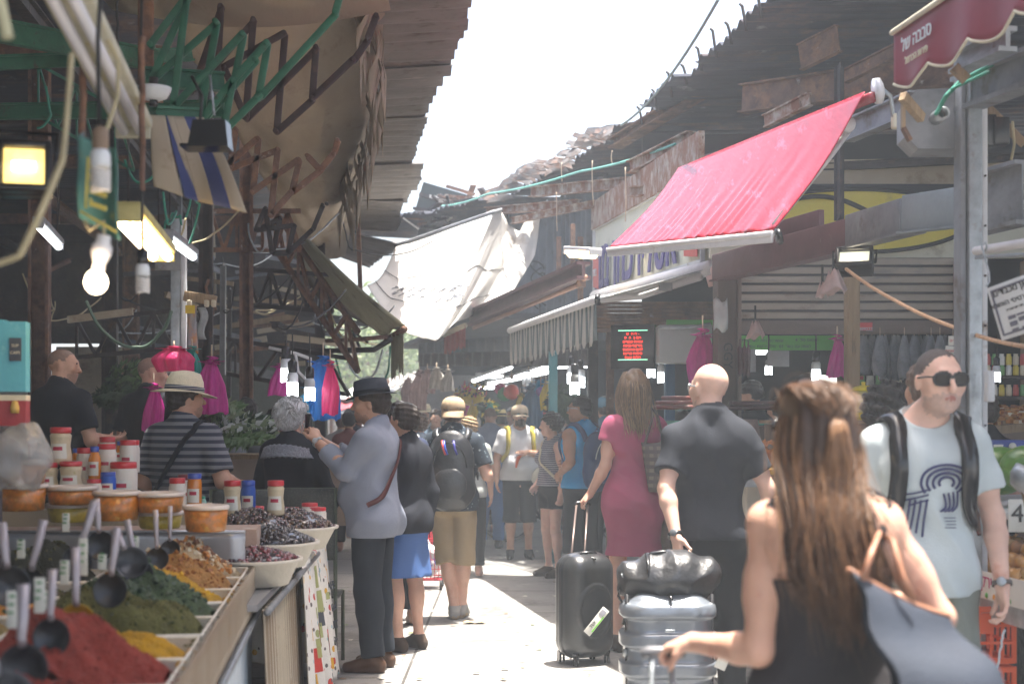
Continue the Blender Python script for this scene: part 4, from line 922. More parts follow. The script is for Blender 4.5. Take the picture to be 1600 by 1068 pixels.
b.grid(top,30,12,maroon);b.build('canopy',maroon,e,solid=.003)
dirv=(a1-a0).normalized()
textobj(heb('סבבה של'),.078,frame(a0 .lerp(a1,.10)+Vector((-.012,0,-.085)),dirv,(0,0,1)),'lettering',whitepaint,e)
textobj(heb('פירות הכרמל'),.042,frame(a0 .lerp(a1,.10)+Vector((-.012,0,-.155)),dirv,(0,0,1)),'small_lettering',creamtrim,e)
b=sub(e);b.bar(P(1410,150,6.1),P(1440,185,6.2),.03,.04,wood);b.build('wooden_arm',wood,e);b=sub(e);b.bar(P(1490,105,5.9),P(1510,125,5.9),.03,.04,wood);b.build('wooden_arm',wood,e)
for a,c,w,h,m,lab in((P(1500,150,6.4),P(1640,95,5.6),.10,.16,galvdull,'broad zinc beam over the watermelon stall'),(P(1495,98,6.0),P(1575,60,5.6),.08,.10,galv,'short bright zinc rail above the electric box'),(P(1530,155,6.5),P(1600,225,6.4),.03,.04,wood,'thin wooden brace right of the electric box'),(P(1505,325,7),P(1600,300,6.6),.10,.30,galvdull,'deep grey beam end behind the galvanised post')):
 ibeam('stall_beam',a,c,w,h,m,lab,t=.02)
e=empty('extractor_housing',P(1460,185,6.4),'grey octagonal sheet metal housing with a pipe stub and green cables','vent housing')
b=sub(e);oc=[(1415,160),(1432,140),(1498,137),(1508,150),(1506,232),(1435,232),(1415,212)]
v0=[P(x,y,6.35)for x,y in oc];v1=[p+Vector((.02,.22,0))for p in v0];n_=len(oc)
b.add(v0+v1,[tuple(range(n_-1,-1,-1)),tuple(range(n_,2*n_))]+[(i,(i+1)%n_,(i+1)%n_+n_,i+n_)for i in range(n_)],galvdull);b.build('casing',mat('grey_green_sheet',(.20,.26,.26),.5,.3,var=.12),e)
b=sub(e);b.lathe([(.03,0),(.03,.11),(.02,.11),(.02,.02)],P(1462,185,6.35),14,galv,basis((1,0,0),(0,0,1)).inverted()if False else Matrix.Rotation(R(90),3,'X'));b.build('pipe_stub',galv,e)
b=sub(e);b.bar(P(1411,155,6.3),P(1411,200,6.3),.03,.015,wood);b.bar(P(1411,200,6.3),P(1422,220,6.3),.04,.015,rust);b.build('wooden_edge',wood,e)
cablerun([P(1462,180,6.25),P(1478,150,6.2),P(1500,128,6.2),P(1552,100,6.0)],.010,cablegreen,'green cable bundle looping from the housing up to the roof beam')
cablerun([P(1463,178,6.23),P(1486,140,6.2),P(1545,112,6.0)],.007,cablegreen,'thinner green cable beside the cable bundle')
e=empty('electric_box',P(1535,207,6.4),'black electric box with a white label on the galvanised post','electric box')
b=sub(e);b.box(P(1533,207,6.4),(.10,.12,.14),m=blackpl,bev=.005);b.build('case',blackpl,e)
b=sub(e);b.box(P(1521,208,6.33),(.02,.003,.045),m=whitepaint);b.build('label',whitepaint,e)
b=sub(e);b.box(P(1560,207,6.38),(.07,.10,.12),m=blackpl,bev=.005);b.build('second_case',blackpl,e)
cablerun([P(1582,190,6.4),P(1585,225,6.38),P(1580,250,6.4)],.006,cable_m,'pale cable looping beside the electric box')
e=empty('hanging_notice',P(1588,475,5.3),'framed white Hebrew notice hanging from a pipe at the right edge','notice')
q=[P(1550,448,5.35),P(1566,532,5.35),P(1640,508,5.15),P(1632,418,5.15)]
xv=(q[3]-q[0]).normalized();yv=(q[0]-q[1]).normalized();M0=frame(q[0].lerp(q[2],.5),xv,yv)
wv,hv=(q[3]-q[0]).length,(q[0]-q[1]).length
b=sub(e);b.box(M0 .translation,(wv,hv,.006),M0 .to_3x3(),whitepaint,bev=.002);b.build('board',mat('laminated_paper',(.62,.60,.60),.3,var=.03),e)
b=sub(e);gm=mat('grey_print',(.12,.12,.16),.6)
for s_ in(-1,1):
 b.box(M0@Vector((s_*(wv/2-.018),0,.005)),(.008,hv-.04,.003),M0 .to_3x3(),gm);b.box(M0@Vector((0,s_*(hv/2-.018),.005)),(wv-.03,.008,.003),M0 .to_3x3(),gm)
for k,(x,y,w,h)in enumerate(((-.045,-.03,.034,.014),(-.045,-.055,.034,.018),(-.005,-.028,.036,.008),(-.002,-.046,.036,.016),(-.045,-.078,.03,.010),(0,-.078,.03,.006),(.035,-.03,.03,.016),(.035,-.055,.03,.016))):
 b.box(M0@Vector((x,y,.005)),(w,h,.002),M0 .to_3x3(),gm,bev=.003)
b.build('printed_marks',gm,e)
for s_,sz,dy,dx in(('כאן מכבדים',.036,.072,-.01),('את כל כרטיסי האשראי',.027,.028,0),('ויזה ישראכרט',.014,.000,-.02)):
 textobj(heb(s_),sz,M0@Matrix.Translation((dx,dy,.006)),'notice_text',blackpl,e,depth=.001)
b=sub(e);b.tube([P(1536,397,5.5),P(1542,385,5.45),P(1539,378,5.45),P(1534,385,5.45),P(1545,425,5.4),P(1546,440,5.38),P(1541,447,5.36)],.004,galv,6);b.build('wire_hook',galv,e)
b=MB(P(1570,385,5.6));b.tube([P(1525,392,6.0),P(1650,372,5.3)],.020,whitebar,10);b.tube([P(1525,402,6.0),P(1650,395,5.3)],.008,galv,8);tag(b.build('awning_rail',whitebar),'white pipe rail sticking out of the galvanised post above the notice','rail')
cablerun([P(1322,420,8.2),P(1400,470,7.4),P(1500,514,6.5),P(1608,542,5.6)],.010,mat('orange_rope',(.62,.38,.22),.7,var=.3,scale=60),'tan rope slanting down from the floodlight to the right edge',sag=.01,name='rope',cat='rope')
lampw=mat('lit_lamp',(1,.84,.60),emit=4,var=0,bump=0);lampc=mat('lit_tube',(.93,.97,1),emit=3.5,var=0,bump=0);lampwarm=mat('lit_warm_tube',(1,.72,.38),emit=6,var=0,bump=0)
def floodlight(px,py,Y,w,h,yaw,lab,mglow,tilt=20,name='floodlight'):
 c=P(px,py,Y);e=empty(name,c,lab,'floodlight');M=Matrix.Rotation(yaw,3,'Z')@Matrix.Rotation(R(-tilt),3,'X')
 b=sub(e);b.box(c+M@Vector((0,.05,0)),(w+.04,.09,h+.04),M,blackpl,bev=.012)
 for k in(-1,1):b.box(c+M@Vector((k*(w/2+.012),-.01,0)),(.02,.05,h+.04),M,blackpl,bev=.004);b.box(c+M@Vector((0,-.01,k*(h/2+.012))),(w+.04,.05,.02),M,blackpl,bev=.004)
 b.tube([c+M@Vector((-w/2-.03,.04,0)),c+M@Vector((-w/2-.03,.08,h/2+.08)),c+M@Vector((w/2+.03,.08,h/2+.08)),c+M@Vector((w/2+.03,.04,0))],.008,blackpl,6)
 b.build('housing',blackpl,e)
 b=sub(e);b.box(c+M@Vector((0,-.006,0)),(w,.006,h),M,mglow);b.build('glass',mglow,e)
 b=sub(e);b.tube([c+M@Vector((-w*.28,-.016,0)),c+M@Vector((w*.28,-.016,0))],min(w,h)*.13,lampw,8);b.build('lamp_tube',lampw,e)
 return e
floodlight(1335,404,8.3,.17,.09,R(-20),'small lit floodlight under the box beam',mat('floodlight_glass',(.55,.55,.42),.2,emit=.5,var=.1),35)
floodlight(38,262,4.4,.12,.115,R(14),'large glowing yellow floodlight at the left edge',mat('floodlight_glow',(.95,.68,.20),.2,emit=.55,var=.3,scale=9,bump=0),8)
for px,py,Y,s_,lab in((1180,600,9.6,.06,'crumpled pale paper shade hanging at the left end of the box beam'),(1302,520,8.3,.075,'crumpled pink white paper shade under the small floodlight'),(1285,490,8.5,.04,'small crumpled pink paper beside the paper shade')):
 c=P(px,py if py>480 else py-40+40,Y)if False else P(px,py-95 if py>500 else py-45,Y);b=MB(c);rr=random.Random(px)
 b.grid(lambda u,v:c+Vector((math.cos(u*6.28)*s_*(.35+.65*v)*(1+.2*math.sin(u*25)),math.sin(u*6.28)*s_*(.35+.65*v),-s_*1.5*v+.02*math.sin(u*19))),24,6,mat('pinkish_paper',(.62,.48,.46),.8,var=.15,translucent=.3,scale=14));b.tube([c,c+Vector((0,0,.12))],.006,cabledark,5)
 tag(b.build('paper_wrapper',solid=.003),lab,'paper shade')
def tube_lamp(p,q,r,mglow,body,lab,n=1,hang=.3,name='tube_lamp',cat='tube lamp',wd=.07):
 p,q=Vector(p),Vector(q);c=(p+q)/2;e=empty(name,c,lab,cat);d=(q-p).normalized();x=d.cross(Vector((0,0,1))).normalized();up=x.cross(d)
 b=sub(e);b.bar(p+up*.035,q+up*.035,wd,.035,body,bev=.006)
 for z in(p,q):b.bar(z+up*.04,z-up*(r+.012),wd*.8,.02,body,bev=.003)if False else b.box(z+up*.012,(wd*.9,.02,.06),basis(x,d),body,bev=.004)
 b.build('fitting',body,e)
 for k in range(n):
  o=x*((k-(n-1)/2)*r*3.2);b=sub(e);b.tube([p+d*.02+o,q-d*.02+o],r,mglow,10);b.build('tube',mglow,e)
 if hang:
  b=sub(e)
  for z in(p.lerp(q,.08),p.lerp(q,.92)):b.tube([z+up*.05,z+Vector((0,0,hang))],.0035,darksteel,4)
  b.build('chain',darksteel,e)
 return e
tube_lamp(P(890,394,13.2),P(930,396,12.9),.05,lampwarm,whitebar,'lit warm strip lamp left of the cream sign',1,0,wd=.16)
tube_lamp(P(60,352,8.2),P(92,386,9.4),.022,lampc,galvdull,'lit white tube lamp hanging far left behind the cardboard',hang=.5)
tube_lamp(P(262,372,8.0),P(302,402,9.2),.022,lampc,galvdull,'lit white tube lamp beside the silver and white post',hang=.5)
tube_lamp(P(195,338,4.9),P(252,402,5.9),.019,lampwarm,mat('yellowed_fitting',(.42,.36,.14),.6,var=.2),'lit warm double tube lamp under a yellowed fitting',2,.5,wd=.12)
tube_lamp(P(85,-30,3.6),P(208,208,4.9),.017,mat('unlit_tube',(.62,.62,.66),.3,var=.03),mat('dusty_fitting',(.44,.42,.32),.7,var=.2,dirt_or_sheen=((.42,.34,.08),.25,8)),'long unlit double tube lamp with a dusty fitting, upper left',2,0,wd=.13)
def spiral_lamp(c,s_,lit,lab,cord_top,name='spiral_bulb',cat='light bulb',group=None,base=blackpl,flip=False):
 c=Vector(c);e=empty(name,c,lab,cat,group);dn=-1 if not flip else 1
 b=sub(e);b.lathe([(s_*.32,0),(s_*.42,s_*.1),(s_*.40,s_*.55),(s_*.3,s_*.75)],c,14,whitepaint);b.build('ballast',mat('lamp_plastic',(.60,.60,.62),.4,var=.03),e)
 gm=lampc if lit else mat('unlit_spiral',(.62,.60,.58),.3,var=.03)
 b=sub(e)
 for st_ in(0,math.pi):b.tube([c+Vector((s_*.34*math.cos(t+st_),s_*.34*math.sin(t+st_),-s_*.06-t*s_*.055))for t in[k*.35 for k in range(46)]],s_*.085,gm,6)
 b.build('spiral',gm,e)
 b=sub(e);b.lathe([(s_*.30,s_*.7),(s_*.34,s_*.9),(s_*.34,s_*1.5),(s_*.12,s_*1.7)],c,12,base);b.build('socket',base,e)
 b=sub(e);pts=[c+Vector((0,0,s_*1.6))]+[Vector(t)for t in cord_top];b.tube(pts,.006,cabledark,6);b.build('cord',cabledark,e)
 return e
spiral_lamp(P(223,432,4.6),.055,False,'unlit spiral bulb hanging from a dark rope left of the silver post',[P(222,300,4.6),P(218,150,4.65),P(222,-30,4.7)])
spiral_lamp(P(157,262,3.6),.062,False,'unlit spiral bulb tucked behind the green cardboard',[P(155,200,3.6),P(153,60,3.6),P(158,-20,3.6)],base=mat('brown_socket',(.22,.15,.10),.6))
c=P(150,441,3.7);e=empty('globe_bulb',c,'lit round white bulb glowing below the green cardboard','light bulb')
b=sub(e);b.lathe([(.0,-.031),(.015,-.027),(.026,-.015),(.030,0),(.026,.016),(.017,.028)],c,20,lampw);b.build('glass',lampw,e)
Mt=Matrix.Rotation(R(10),3,'Y');b=sub(e);b.lathe([(.017,.026),(.016,.05),(.021,.062),(.026,.075),(.026,.095),(.019,.105),(.017,.125)],c,18,whitebar,Mt);b.build('neck',mat('ivory_socket',(.60,.50,.38),.5,var=.06),e)
b=sub(e);p0=c+Mt@Vector((0,0,.12));b.tube([p0,p0+Vector((.0,0,.04)),P(140,360,3.7),P(132,345,3.7)],.006,cable_m,6);b.build('cord',cable_m,e)
bl=bpy.data.lights.new('bulb_light','POINT');bl.energy=1.0;bl.color=(1,.75,.5);bl.shadow_soft_size=.03;lo=bpy.data.objects.new('bulb_light',bl);COL.objects.link(lo);lo.location=c+Vector((0,-.06,-.03));lo.parent=None
c=P(240,140,6.0);b=MB(c);b.lathe([(.03,-.045),(.055,-.035),(.072,-.005),(.075,.008),(.05,.012)],c,20,whitepaint);b.lathe([(.02,.01),(.02,.05)],c,10,darksteel);b.tube([c+Vector((0,0,-.04)),c+Vector((0,0,-.07))],.018,blackpl,8);tag(b.build('enamel_lamp'),'white enamel bowl lamp on the green beam above the striped banner','lamp')
e=empty('cardboard_packet',P(150,290,3.75),'green and yellow printed cardboard packet hung around the bulb cord','packet')
q=[P(122,210,3.8),P(180,232,3.75),P(186,375,3.7),P(122,340,3.75)]
b=sub(e);cgreen=mat('green_printed_card',(.07,.19,.16),.7,var=.15,dirt_or_sheen=((.42,.38,.10),.15,9))
b.grid(lambda u,v:q[0].lerp(q[1],u).lerp(q[3].lerp(q[2],u),v)+Vector((0,.04*math.sin(u*3.1)+.01*math.sin(v*7),0)),10,14,cgreen);b.build('front',cgreen,e,solid=.003)
b=sub(e);b.grid(lambda u,v:P(122,212,3.8).lerp(P(132,205,4.0),u).lerp(P(122,330,3.78).lerp(P(128,325,4.0),u),v),4,8,mat('dark_teal_card',(.05,.10,.11),.7));b.build('side',None,e,solid=.003)
yl=mat('yellow_print',(.50,.44,.10),.6);b=sub(e)
for k in range(4):
 b.bar(P(142,318-k*20,3.70),P(166,326-k*20,3.68),.004,.012,yl);b.bar(P(142,310-k*20,3.70),P(142,322-k*20,3.70),.004,.006,yl)
b.bar(P(126,330,3.72),P(182,362,3.66),.004,.006,yl);b.bar(P(138,245,3.72),P(134,325,3.72),.004,.006,yl);b.build('print',yl,e)
e=empty('striped_banner',P(300,200,5.6),'cream banner with two dark blue bands hanging from the green beam','banner')
bq=[P(235,180,5.5),P(300,182,5.6),P(352,232,5.5),P(385,332,5.35),P(243,295,5.4)]
creamc=mat('cream_banner_cloth',(.50,.42,.31),.9,var=.08,scale=3,bump=.15,translucent=.25,dirt_or_sheen=((.34,.25,.16),.2,3));bluec=mat('blue_banner_cloth',(.07,.09,.24),.9,var=.1,translucent=.2)
tl,tr,br_,bl_=P(235,180,5.5),P(318,184,5.65),P(388,335,5.3),P(245,294,5.4)
def ban(u,v):
 p=tl.lerp(tr,u).lerp(bl_.lerp(br_,u),v);p=p+Vector((.018*math.sin(v*3.1)*(u-.2),-.05*math.sin(u*6.5+v*2)*v,-.045*math.sin(math.pi*u)*0));return p
for nm,u0,u1,m in(('cream_cloth',0,.27,creamc),('blue_band',.27,.42,bluec),('cream_cloth',.42,.62,creamc),('blue_band',.62,.84,bluec),('cream_cloth',.84,1,creamc)):
 b=sub(e);
 if nm=='blue_band' and u0<.3:b.grid(lambda u,v:ban(u0+.02+(u1-u0)*u*(.1+.9*v)if True else 0,v),8,20,m);
 else:b.grid(lambda u,v:ban(u0+(u1-u0)*u,v),8,20,m)
 if nm=='cream_cloth' and u0>.4 and u0<.5:b.grid(lambda u,v:ban(.29+(.13)*(.1+.9*v)+(.42-.29-.13*(.1+.9*v))*u,v),3,20,m)
 b.build(nm,m,e,solid=.004)
e=empty('box_lamp',P(322,205,5.4),'black box lamp hanging upside down over the striped banner','lamp')
b=sub(e);b.prism([(-.07,-.04),(.08,-.04),(.07,.06),(-.05,.06)],.1,c=P(322,212,5.2),m=blackpl);b.box(P(323,231,5.25),(.17,.13,.01),m=blackpl);b.build('housing',blackpl,e)
b=sub(e);b.tube([P(312,200,5.25),P(316,150,5.3),P(300,120,5.4)],.006,cabledark,5);b.tube([P(335,180,5.25),P(328,118,5.3)],.005,galv,5);b.build('wire',cabledark,e)
cablerun([P(112,85,3.3),P(104,190,3.2),P(98,250,3.1),P(60,340,3.0),P(30,400,3.0),P(-20,418,3.0)],.0075,cable_m,'thick ivory cable curving down across the upper left corner')
cablerun([P(168,62,3.7),P(185,95,3.7),P(184,150,3.7),P(165,208,3.65)],.006,cable_m,'ivory cable loop around the green cardboard')
cablerun([P(-5,-20,2.6),P(12,60,2.6)],.012,mat('yellowed_rope',(.45,.43,.28),.8),'blurred yellowed rope end in the very top left corner')
for(pa,pc,r_,m,lab,nm)in((P(131,30,4.4),P(128,215,4.4),.012,rust,'rusty chain strand beside the green cardboard','chain'),(P(222,60,4.6),P(222,300,4.6),.010,rust,'brown twisted rope above the unlit spiral bulb','rope'),(P(91,210,8),P(92,350,9),.005,darksteel,'thin chain holding the far left tube lamp','chain'),(P(183,0,6),P(184,110,6),.006,cabledark,'straight dark wire at the top left','wire')):
 cablerun([pa,pc],r_,m,lab,wob=.004,n=30,name=nm,cat=nm)
for i,pts in enumerate(([P(255,300,7),P(262,350,7),P(275,330,7.4)],[P(290,340,8),P(300,300,8),P(312,318,8),P(296,380,8.2)],[P(195,250,7),P(215,285,7),P(245,268,7)],[P(58,200,8),P(80,180,8),P(72,135,8)],[P(255,395,8.6),P(258,345,8.6),P(270,332,8.6),P(282,336,8.6),P(284,350,8.6)])):
 cablerun(pts,.007,cablegreen,['green cable loop under the striped banner','green cable crossing behind the short tube lamp','slack green cable beside the floodlight','green cable by the lattice at top left','coil of green cable on top of the silver post'][i],sag=.02)
cablerun([P(135,470,9),P(165,520,9),P(215,542,9),P(250,520,9),P(268,485,9)],.011,mat('hose_green',(.06,.10,.07),.6),'dark green hose sagging between the hall posts',sag=.03,cat='hose',name='hose')
e=empty('socket_block',P(322,466,10.6),'wooden block with sockets and a hanging poster right of the silver post','socket block')
b=sub(e);b.bar(P(288,462,10.6),P(338,470,10.6),.05,.075,wood,bev=.004);b.build('wooden_bar',wood,e)
b=sub(e);b.tube([P(325,460,10.6),P(322,448,10.6),P(326,436,10.6)],.012,rust,6);b.build('chain',rust,e)
for px in(296,323,334):b=sub(e);b.box(P(px,474,10.5),(.03,.05,.05),m=creamtrim,bev=.006);b.build('socket',creamtrim,e)
e=empty('poster',P(308,510,10.5),'small grey poster with orange fruit hanging under the wooden socket block','poster')
b=sub(e);b.grid(lambda u,v:P(291+16*u+2*v,478+74*v,10.45)+Vector((0,.02*math.sin(v*5+u*3),0)),4,10,mat('grey_poster',(.30,.31,.34),.5,dirt_or_sheen=((.55,.24,.05),.5,5)));b.build('sheet',None,e,solid=.003)
b=sub(e);b.box(P(297,483,10.4),(.07,.004,.06),m=mat('yellow_tag',(.65,.48,.03),.6));b.build('yellow_tag',None,e)
b=sub(e);b.grid(lambda u,v:P(308+13*u+3*v,480+50*v,10.5)+Vector((.02*math.sin(v*6),0,0)),4,8,mat('clear_grey_plastic',(.30,.33,.33),.3,var=.3));b.build('plastic_sleeve',None,e,solid=.002)
def bagbunch(c,w,h,m,lab,seed=0,name='plastic_bag_bunch',cat='bag bunch',group=None,knot=True,tail=1):
 """a bunch of thin carrier bags hung by their handles: pleated lobes"""
 c=Vector(c);e=empty(name,c,lab,cat,group);rr=random.Random(seed);ph=[rr.random()*6 for _ in range(6)]
 b=sub(e)
 def fn(u,v):
  a=u*2*math.pi;fl=1+.16*math.sin(a*5+ph[0]+v*2)+.09*math.sin(a*11+ph[1]+v*5)
  rr_=(.30+.70*min(1,v*2.2)**.7)*(1-.12*math.sin(v*3+ph[2]));
  zz=-h*v+.03*h*math.sin(a*3+ph[3])*v;x=w/2*rr_*fl*math.cos(a)+.06*w*math.sin(v*4+ph[4]);y=w*.28*rr_*fl*math.sin(a)
  return c+Vector((x,y,zz))
 b.grid(fn,60,18,m);b.build('bag_body',m,e)
 b=sub(e)
 for k in range(3):
  s_=(k-1);p0=c+Vector((s_*w*.12,0,-h*.04));b.grid(lambda u,v,s_=s_,p0=p0:p0+Vector((s_*w*.25*v+(u-.5)*w*.36+.02*math.sin(v*9+k),.03*math.sin(u*8+k)-.02,h*.16*v-.10*h*v*v*abs(s_))),8,6,m)
 b.build('handle',m,e,solid=.002)
 if knot:b=sub(e);b.tube([c+Vector((0,0,.0)),c+Vector((0,0,h*.35))],.006,rope_m,5);b.build('hanging_string',rope_m,e)
 return e
def vinyl(n,c):return mat(n,c,.35,var=.18,scale=10,bump=.5,bscale=26,translucent=.35,stretch=(3,3,.7))
pink=vinyl('pink_plastic',(.80,.045,.22));blue=vinyl('blue_plastic',(.02,.20,.62));magenta=vinyl('magenta_plastic',(.62,.03,.33));teal=vinyl('teal_plastic',(.02,.42,.36));yellowp=vinyl('yellow_plastic',(.75,.58,.04));cyan=vinyl('cyan_plastic',(.05,.38,.62));clearp=mat('clear_plastic_bag',(.55,.56,.57),.22,var=.25,scale=14,bump=.6,bscale=30,trans=.4,alpha=.55)
bagbunch(P(272,545,10.1),.26,.16,pink,'pink plastic bag bunch hanging behind the straw hat',1)
bagbunch(P(300,546,10.2),.12,.22,teal,'small teal bag peeking out beside the pink bag behind the straw hat',2)
bagbunch(P(331,566,10.1),.18,.36,magenta,'magenta plastic bags hanging right of the straw hat',3)
bagbunch(P(240,606,9.9),.12,.30,magenta,'magenta bag end showing under the straw hat brim',31)
bagbunch(P(438,573,12.0),.16,.24,magenta,'magenta bag hanging left of the spiral lamps over the white hair',4)
bagbunch(P(452,576,12.2),.10,.22,blue,'narrow blue bag behind the magenta bag over the white hair',41)
bagbunch(P(505,566,11.5),.25,.46,blue,'big blue plastic bags hanging at the corner of the hall',5)
bagbunch(P(516,572,11.2),.11,.38,pink,'narrow pink bag in front of the big blue bags',6)
bagbunch(P(500,606,11.8),.32,.22,cyan,'light blue bag spreading behind the big blue bags',61)
bagbunch(P(1098,524,10.4),.18,.42,magenta,'magenta bags hanging between the white box and brown post',7)
bagbunch(P(1308,530,10.2),.12,.27,magenta,'magenta bag hanging against the slim wooden post',8)
for i,(px,py,Y,s_,lit)in enumerate(((447,588,11.5,.11,True),(457,610,11.2,.11,True),(484,618,11.0,.10,True))):
 spiral_lamp(P(px,py-12,Y),s_,lit,['lit spiral bulb by the magenta bag, highest of three','lit spiral bulb just above the white hair','lit spiral bulb in a black socket by the blue bags'][i],[P(px,520,Y)])
b=MB(P(450,560,12));b.tube([P(420,543,12),P(462,552,12),P(485,560,12),P(484,600,11.6)],.014,whitebar,7);b.tube([P(462,553,12),P(466,580,12),P(478,592,12)],.012,whitebar,7);tag(b.build('bent_pipe',whitebar),'white bent pipe bracket above the spiral bulbs','pipe')
e=empty('olive_awning',P(550,450,13),'olive grey awning slab slanting down over the left stalls','awning')
o0,o1,o2,o3=P(460,398,14.0),P(480,374,12.6),P(632,510,11.8),P(604,528,13.2)
b=sub(e);b.grid(lambda u,v:o0 .lerp(o1,v).lerp(o3 .lerp(o2,v),u)+Vector((0,0,.05*math.sin(math.pi*v)-.03*math.sin(math.pi*u))),24,10,olivecloth);b.build('canopy',olivecloth,e,solid=.03)
b=sub(e);fr0,fr1=P(630,512,11.85),P(611,522,12.6);rr=random.Random(2);jag=[rr.uniform(.75,1.15)for _ in range(60)]
b.grid(lambda u,v:fr0 .lerp(fr1,u)+Vector((.01*math.sin(u*20),0,-.37*v*(jag[int(u*48)]if v>.8 else 1))),48,8,olivecloth);b.build('frayed_valance',olivecloth,e,solid=.004)
b=sub(e);b.tube([o2+Vector((0,0,-.02)),o3+Vector((0,0,-.02))],.03,rust,8);b.tube([P(610,530,12.2),P(585,546,12.4),P(510,548,12.8)],.025,darksteel,8);b.build('arm',darksteel,e)
b=sub(e);b.tube([P(604,526,12),P(560,530,12.4),P(510,532,12.8)],.02,rust,8);b.build('second_arm',rust,e)
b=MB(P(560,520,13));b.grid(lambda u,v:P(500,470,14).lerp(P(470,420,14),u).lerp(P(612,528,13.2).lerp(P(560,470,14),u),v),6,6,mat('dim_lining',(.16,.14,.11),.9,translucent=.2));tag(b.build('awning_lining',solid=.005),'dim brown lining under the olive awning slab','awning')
for i,(x0,y0,x1,y1)in enumerate(((550,516,575,535),(552,520,562,542))):
 b=MB(P(x0,y0,13));b.bar(P(x0,y0,13),P(x1,y1,13),.10,.02,darksteel);tag(b.build('broken_slat'),['broken dark slat below the olive awning','second broken dark slat hanging lower by the olive awning'][i],'slat')
whitetarp=mat('white_tarp',(.66,.64,.61),.8,var=.05,scale=2,bump=.12,bscale=8,dirt_or_sheen=[((.40,.33,.26),.2,1.1)],translucent=.3)
e=empty('white_tarp',P(700,440,18),'large sagging white tarp strung across the alley with faint lettering','tarp')
tTL,tTR,tBL,tBR=P(628,380,21),P(842,326,18.2),P(588,455,17.5),P(745,492,15.6)
top_=[(618,385,17.6),(640,379,17.5),(700,358,17.1),(770,334,16.6),(783,330,17.2),(795,352,17.6),(812,362,17.6),(824,338,17.6),(845,326,17.4)]
bot_=[(574,444,15.8),(600,486,15.2),(630,515,14.6),(662,531,14.2),(682,530,14.0),(705,512,14.6),(738,490,15.6),(792,474,16.4),(836,395,17.0)]
def interp(L,u):
 t=u*(len(L)-1);k=min(int(t),len(L)-2);f=t-k;return P(*L[k]).lerp(P(*L[k+1]),f)
def tf(u,v):
 p=interp(top_,u).lerp(interp(bot_,u),v);p.z+=-.13*math.sin(math.pi*v)*(1-.5*u)+.010*math.sin(u*26+v*4)*(.4+v)
 if u>.55:p.y+=.16*math.sin((u-.5)*30)*v*(1-.3*v)
 return p
b=sub(e);b.grid(tf,110,40,whitetarp);b.build('cloth',whitetarp,e,solid=.004)
b=sub(e);b.tube([interp(top_,u/20*.5)+Vector((0,0,.02))for u in range(21)],.022,galvdull,7);b.build('top_pipe',galvdull,e)
for vv in(.42,.74):
 b=sub(e);b.tube([tf(u/40*.8,vv+.006*math.sin(u*.4))+Vector((0,-.012,.012))for u in range(41)],.005,cabledark,5);b.build('seam_cord',cabledark,e)
gray=mat('faded_print',(.12,.13,.15),.7)
def tarp_text(s_,u0,v0,size,du):
 for k,ch in enumerate(s_):
  if ch==' ':continue
  u=u0+du*k;p=tf(u,v0);xd=(tf(u+.02,v0)-p).normalized();yd=(tf(u,v0-.05)-p).normalized();z=xd.cross(yd)
  textobj(ch,size,frame(p+z*.012,xd,yd),'tarp_letter',gray,e,bold=.004)
tarp_text('TNSX/PREN',.11,.56,.13,.042);tarp_text('UTZT JUSH',.12,.64,.12,.042)
ibeam('maroon_rail',P(912,422,12.8),P(735,498,15.8),.14,.16,mat('maroon_rail_paint',(.10,.045,.05),.6,var=.2),'dark maroon awning cassette rail right of the white tarp',t=.03)
b=MB(P(830,470,14));b.tube([P(915,432,12.8),P(905,445,13),P(740,512,15.6)],.022,mat('orange_brown_arm',(.34,.17,.11),.6),8);b.box(P(908,440,12.9),(.08,.08,.1),m=rust);tag(b.build('awning_strut'),'orange brown awning arm under the maroon rail','awning arm')
e=empty('red_valance',P(708,525,15.8),'short frayed red awning valance below the white tarp','awning')
b=sub(e);rr=random.Random(3);jg=[rr.uniform(.8,1.15)for _ in range(40)];va,vb=P(694,523,16.0),P(727,508,15.6)
b.grid(lambda u,v:va.lerp(vb,u)+Vector((0,.01*math.sin(u*30),-.22*v*(jg[int(u*36)]if v>.8 else 1))),36,6,mat('faded_red_cloth',(.38,.09,.08),.8,translucent=.2));b.build('cloth',None,e,solid=.004)
b=sub(e);b.tube([va,vb],.03,creamtrim,8);b.build('front_bar',creamtrim,e)
e=empty('striped_awning',P(865,490,12.5),'grey and white striped awning with a fringed valance beside the cream sign','awning')
s0,s1=P(797,516,14.6),P(931,468,11.2);r0,r1=P(930,463,14.4),P(1112,418,10.8)
white_s=mat('dingy_white_cloth',(.60,.58,.54),.8,var=.06,translucent=.25);grn_s=mat('grey_green_cloth',(.16,.20,.20),.8,var=.08,translucent=.2)
for j,m in enumerate((white_s,grn_s)):
 b=sub(e);N=26;rr=random.Random(8)
 for k in range(N):
  u0,u1=(k+.5*j)/N,(k+.5*j+.5)/N
  b.grid(lambda u,v:s0 .lerp(s1,u0+(u1-u0)*u)+Vector((.015*math.sin((u0+(u1-u0)*u)*70)*v,0,-.02-(.30+(.05 if j==0 else.0)*math.sin(math.pi*u))*v)),3,6,m)
 b.build('fringe_stripes',m,e,solid=.003)
 b=sub(e)
 for k in range(N):
  u0,u1=(k+.5*j)/N,(k+.5*j+.5)/N
  b.grid(lambda u,v:s0 .lerp(s1,u0+(u1-u0)*u).lerp(r0 .lerp(r1,u0+(u1-u0)*u),v),2,4,m)
 b.build('canopy_stripes',m,e,solid=.003)
b=sub(e);b.tube([s0,s1],.035,whitebar,10);b.tube([s1+Vector((0,-.01,0)),s1+Vector((.03,-.02,0))],.045,blackpl,10);b.build('front_bar',whitebar,e)
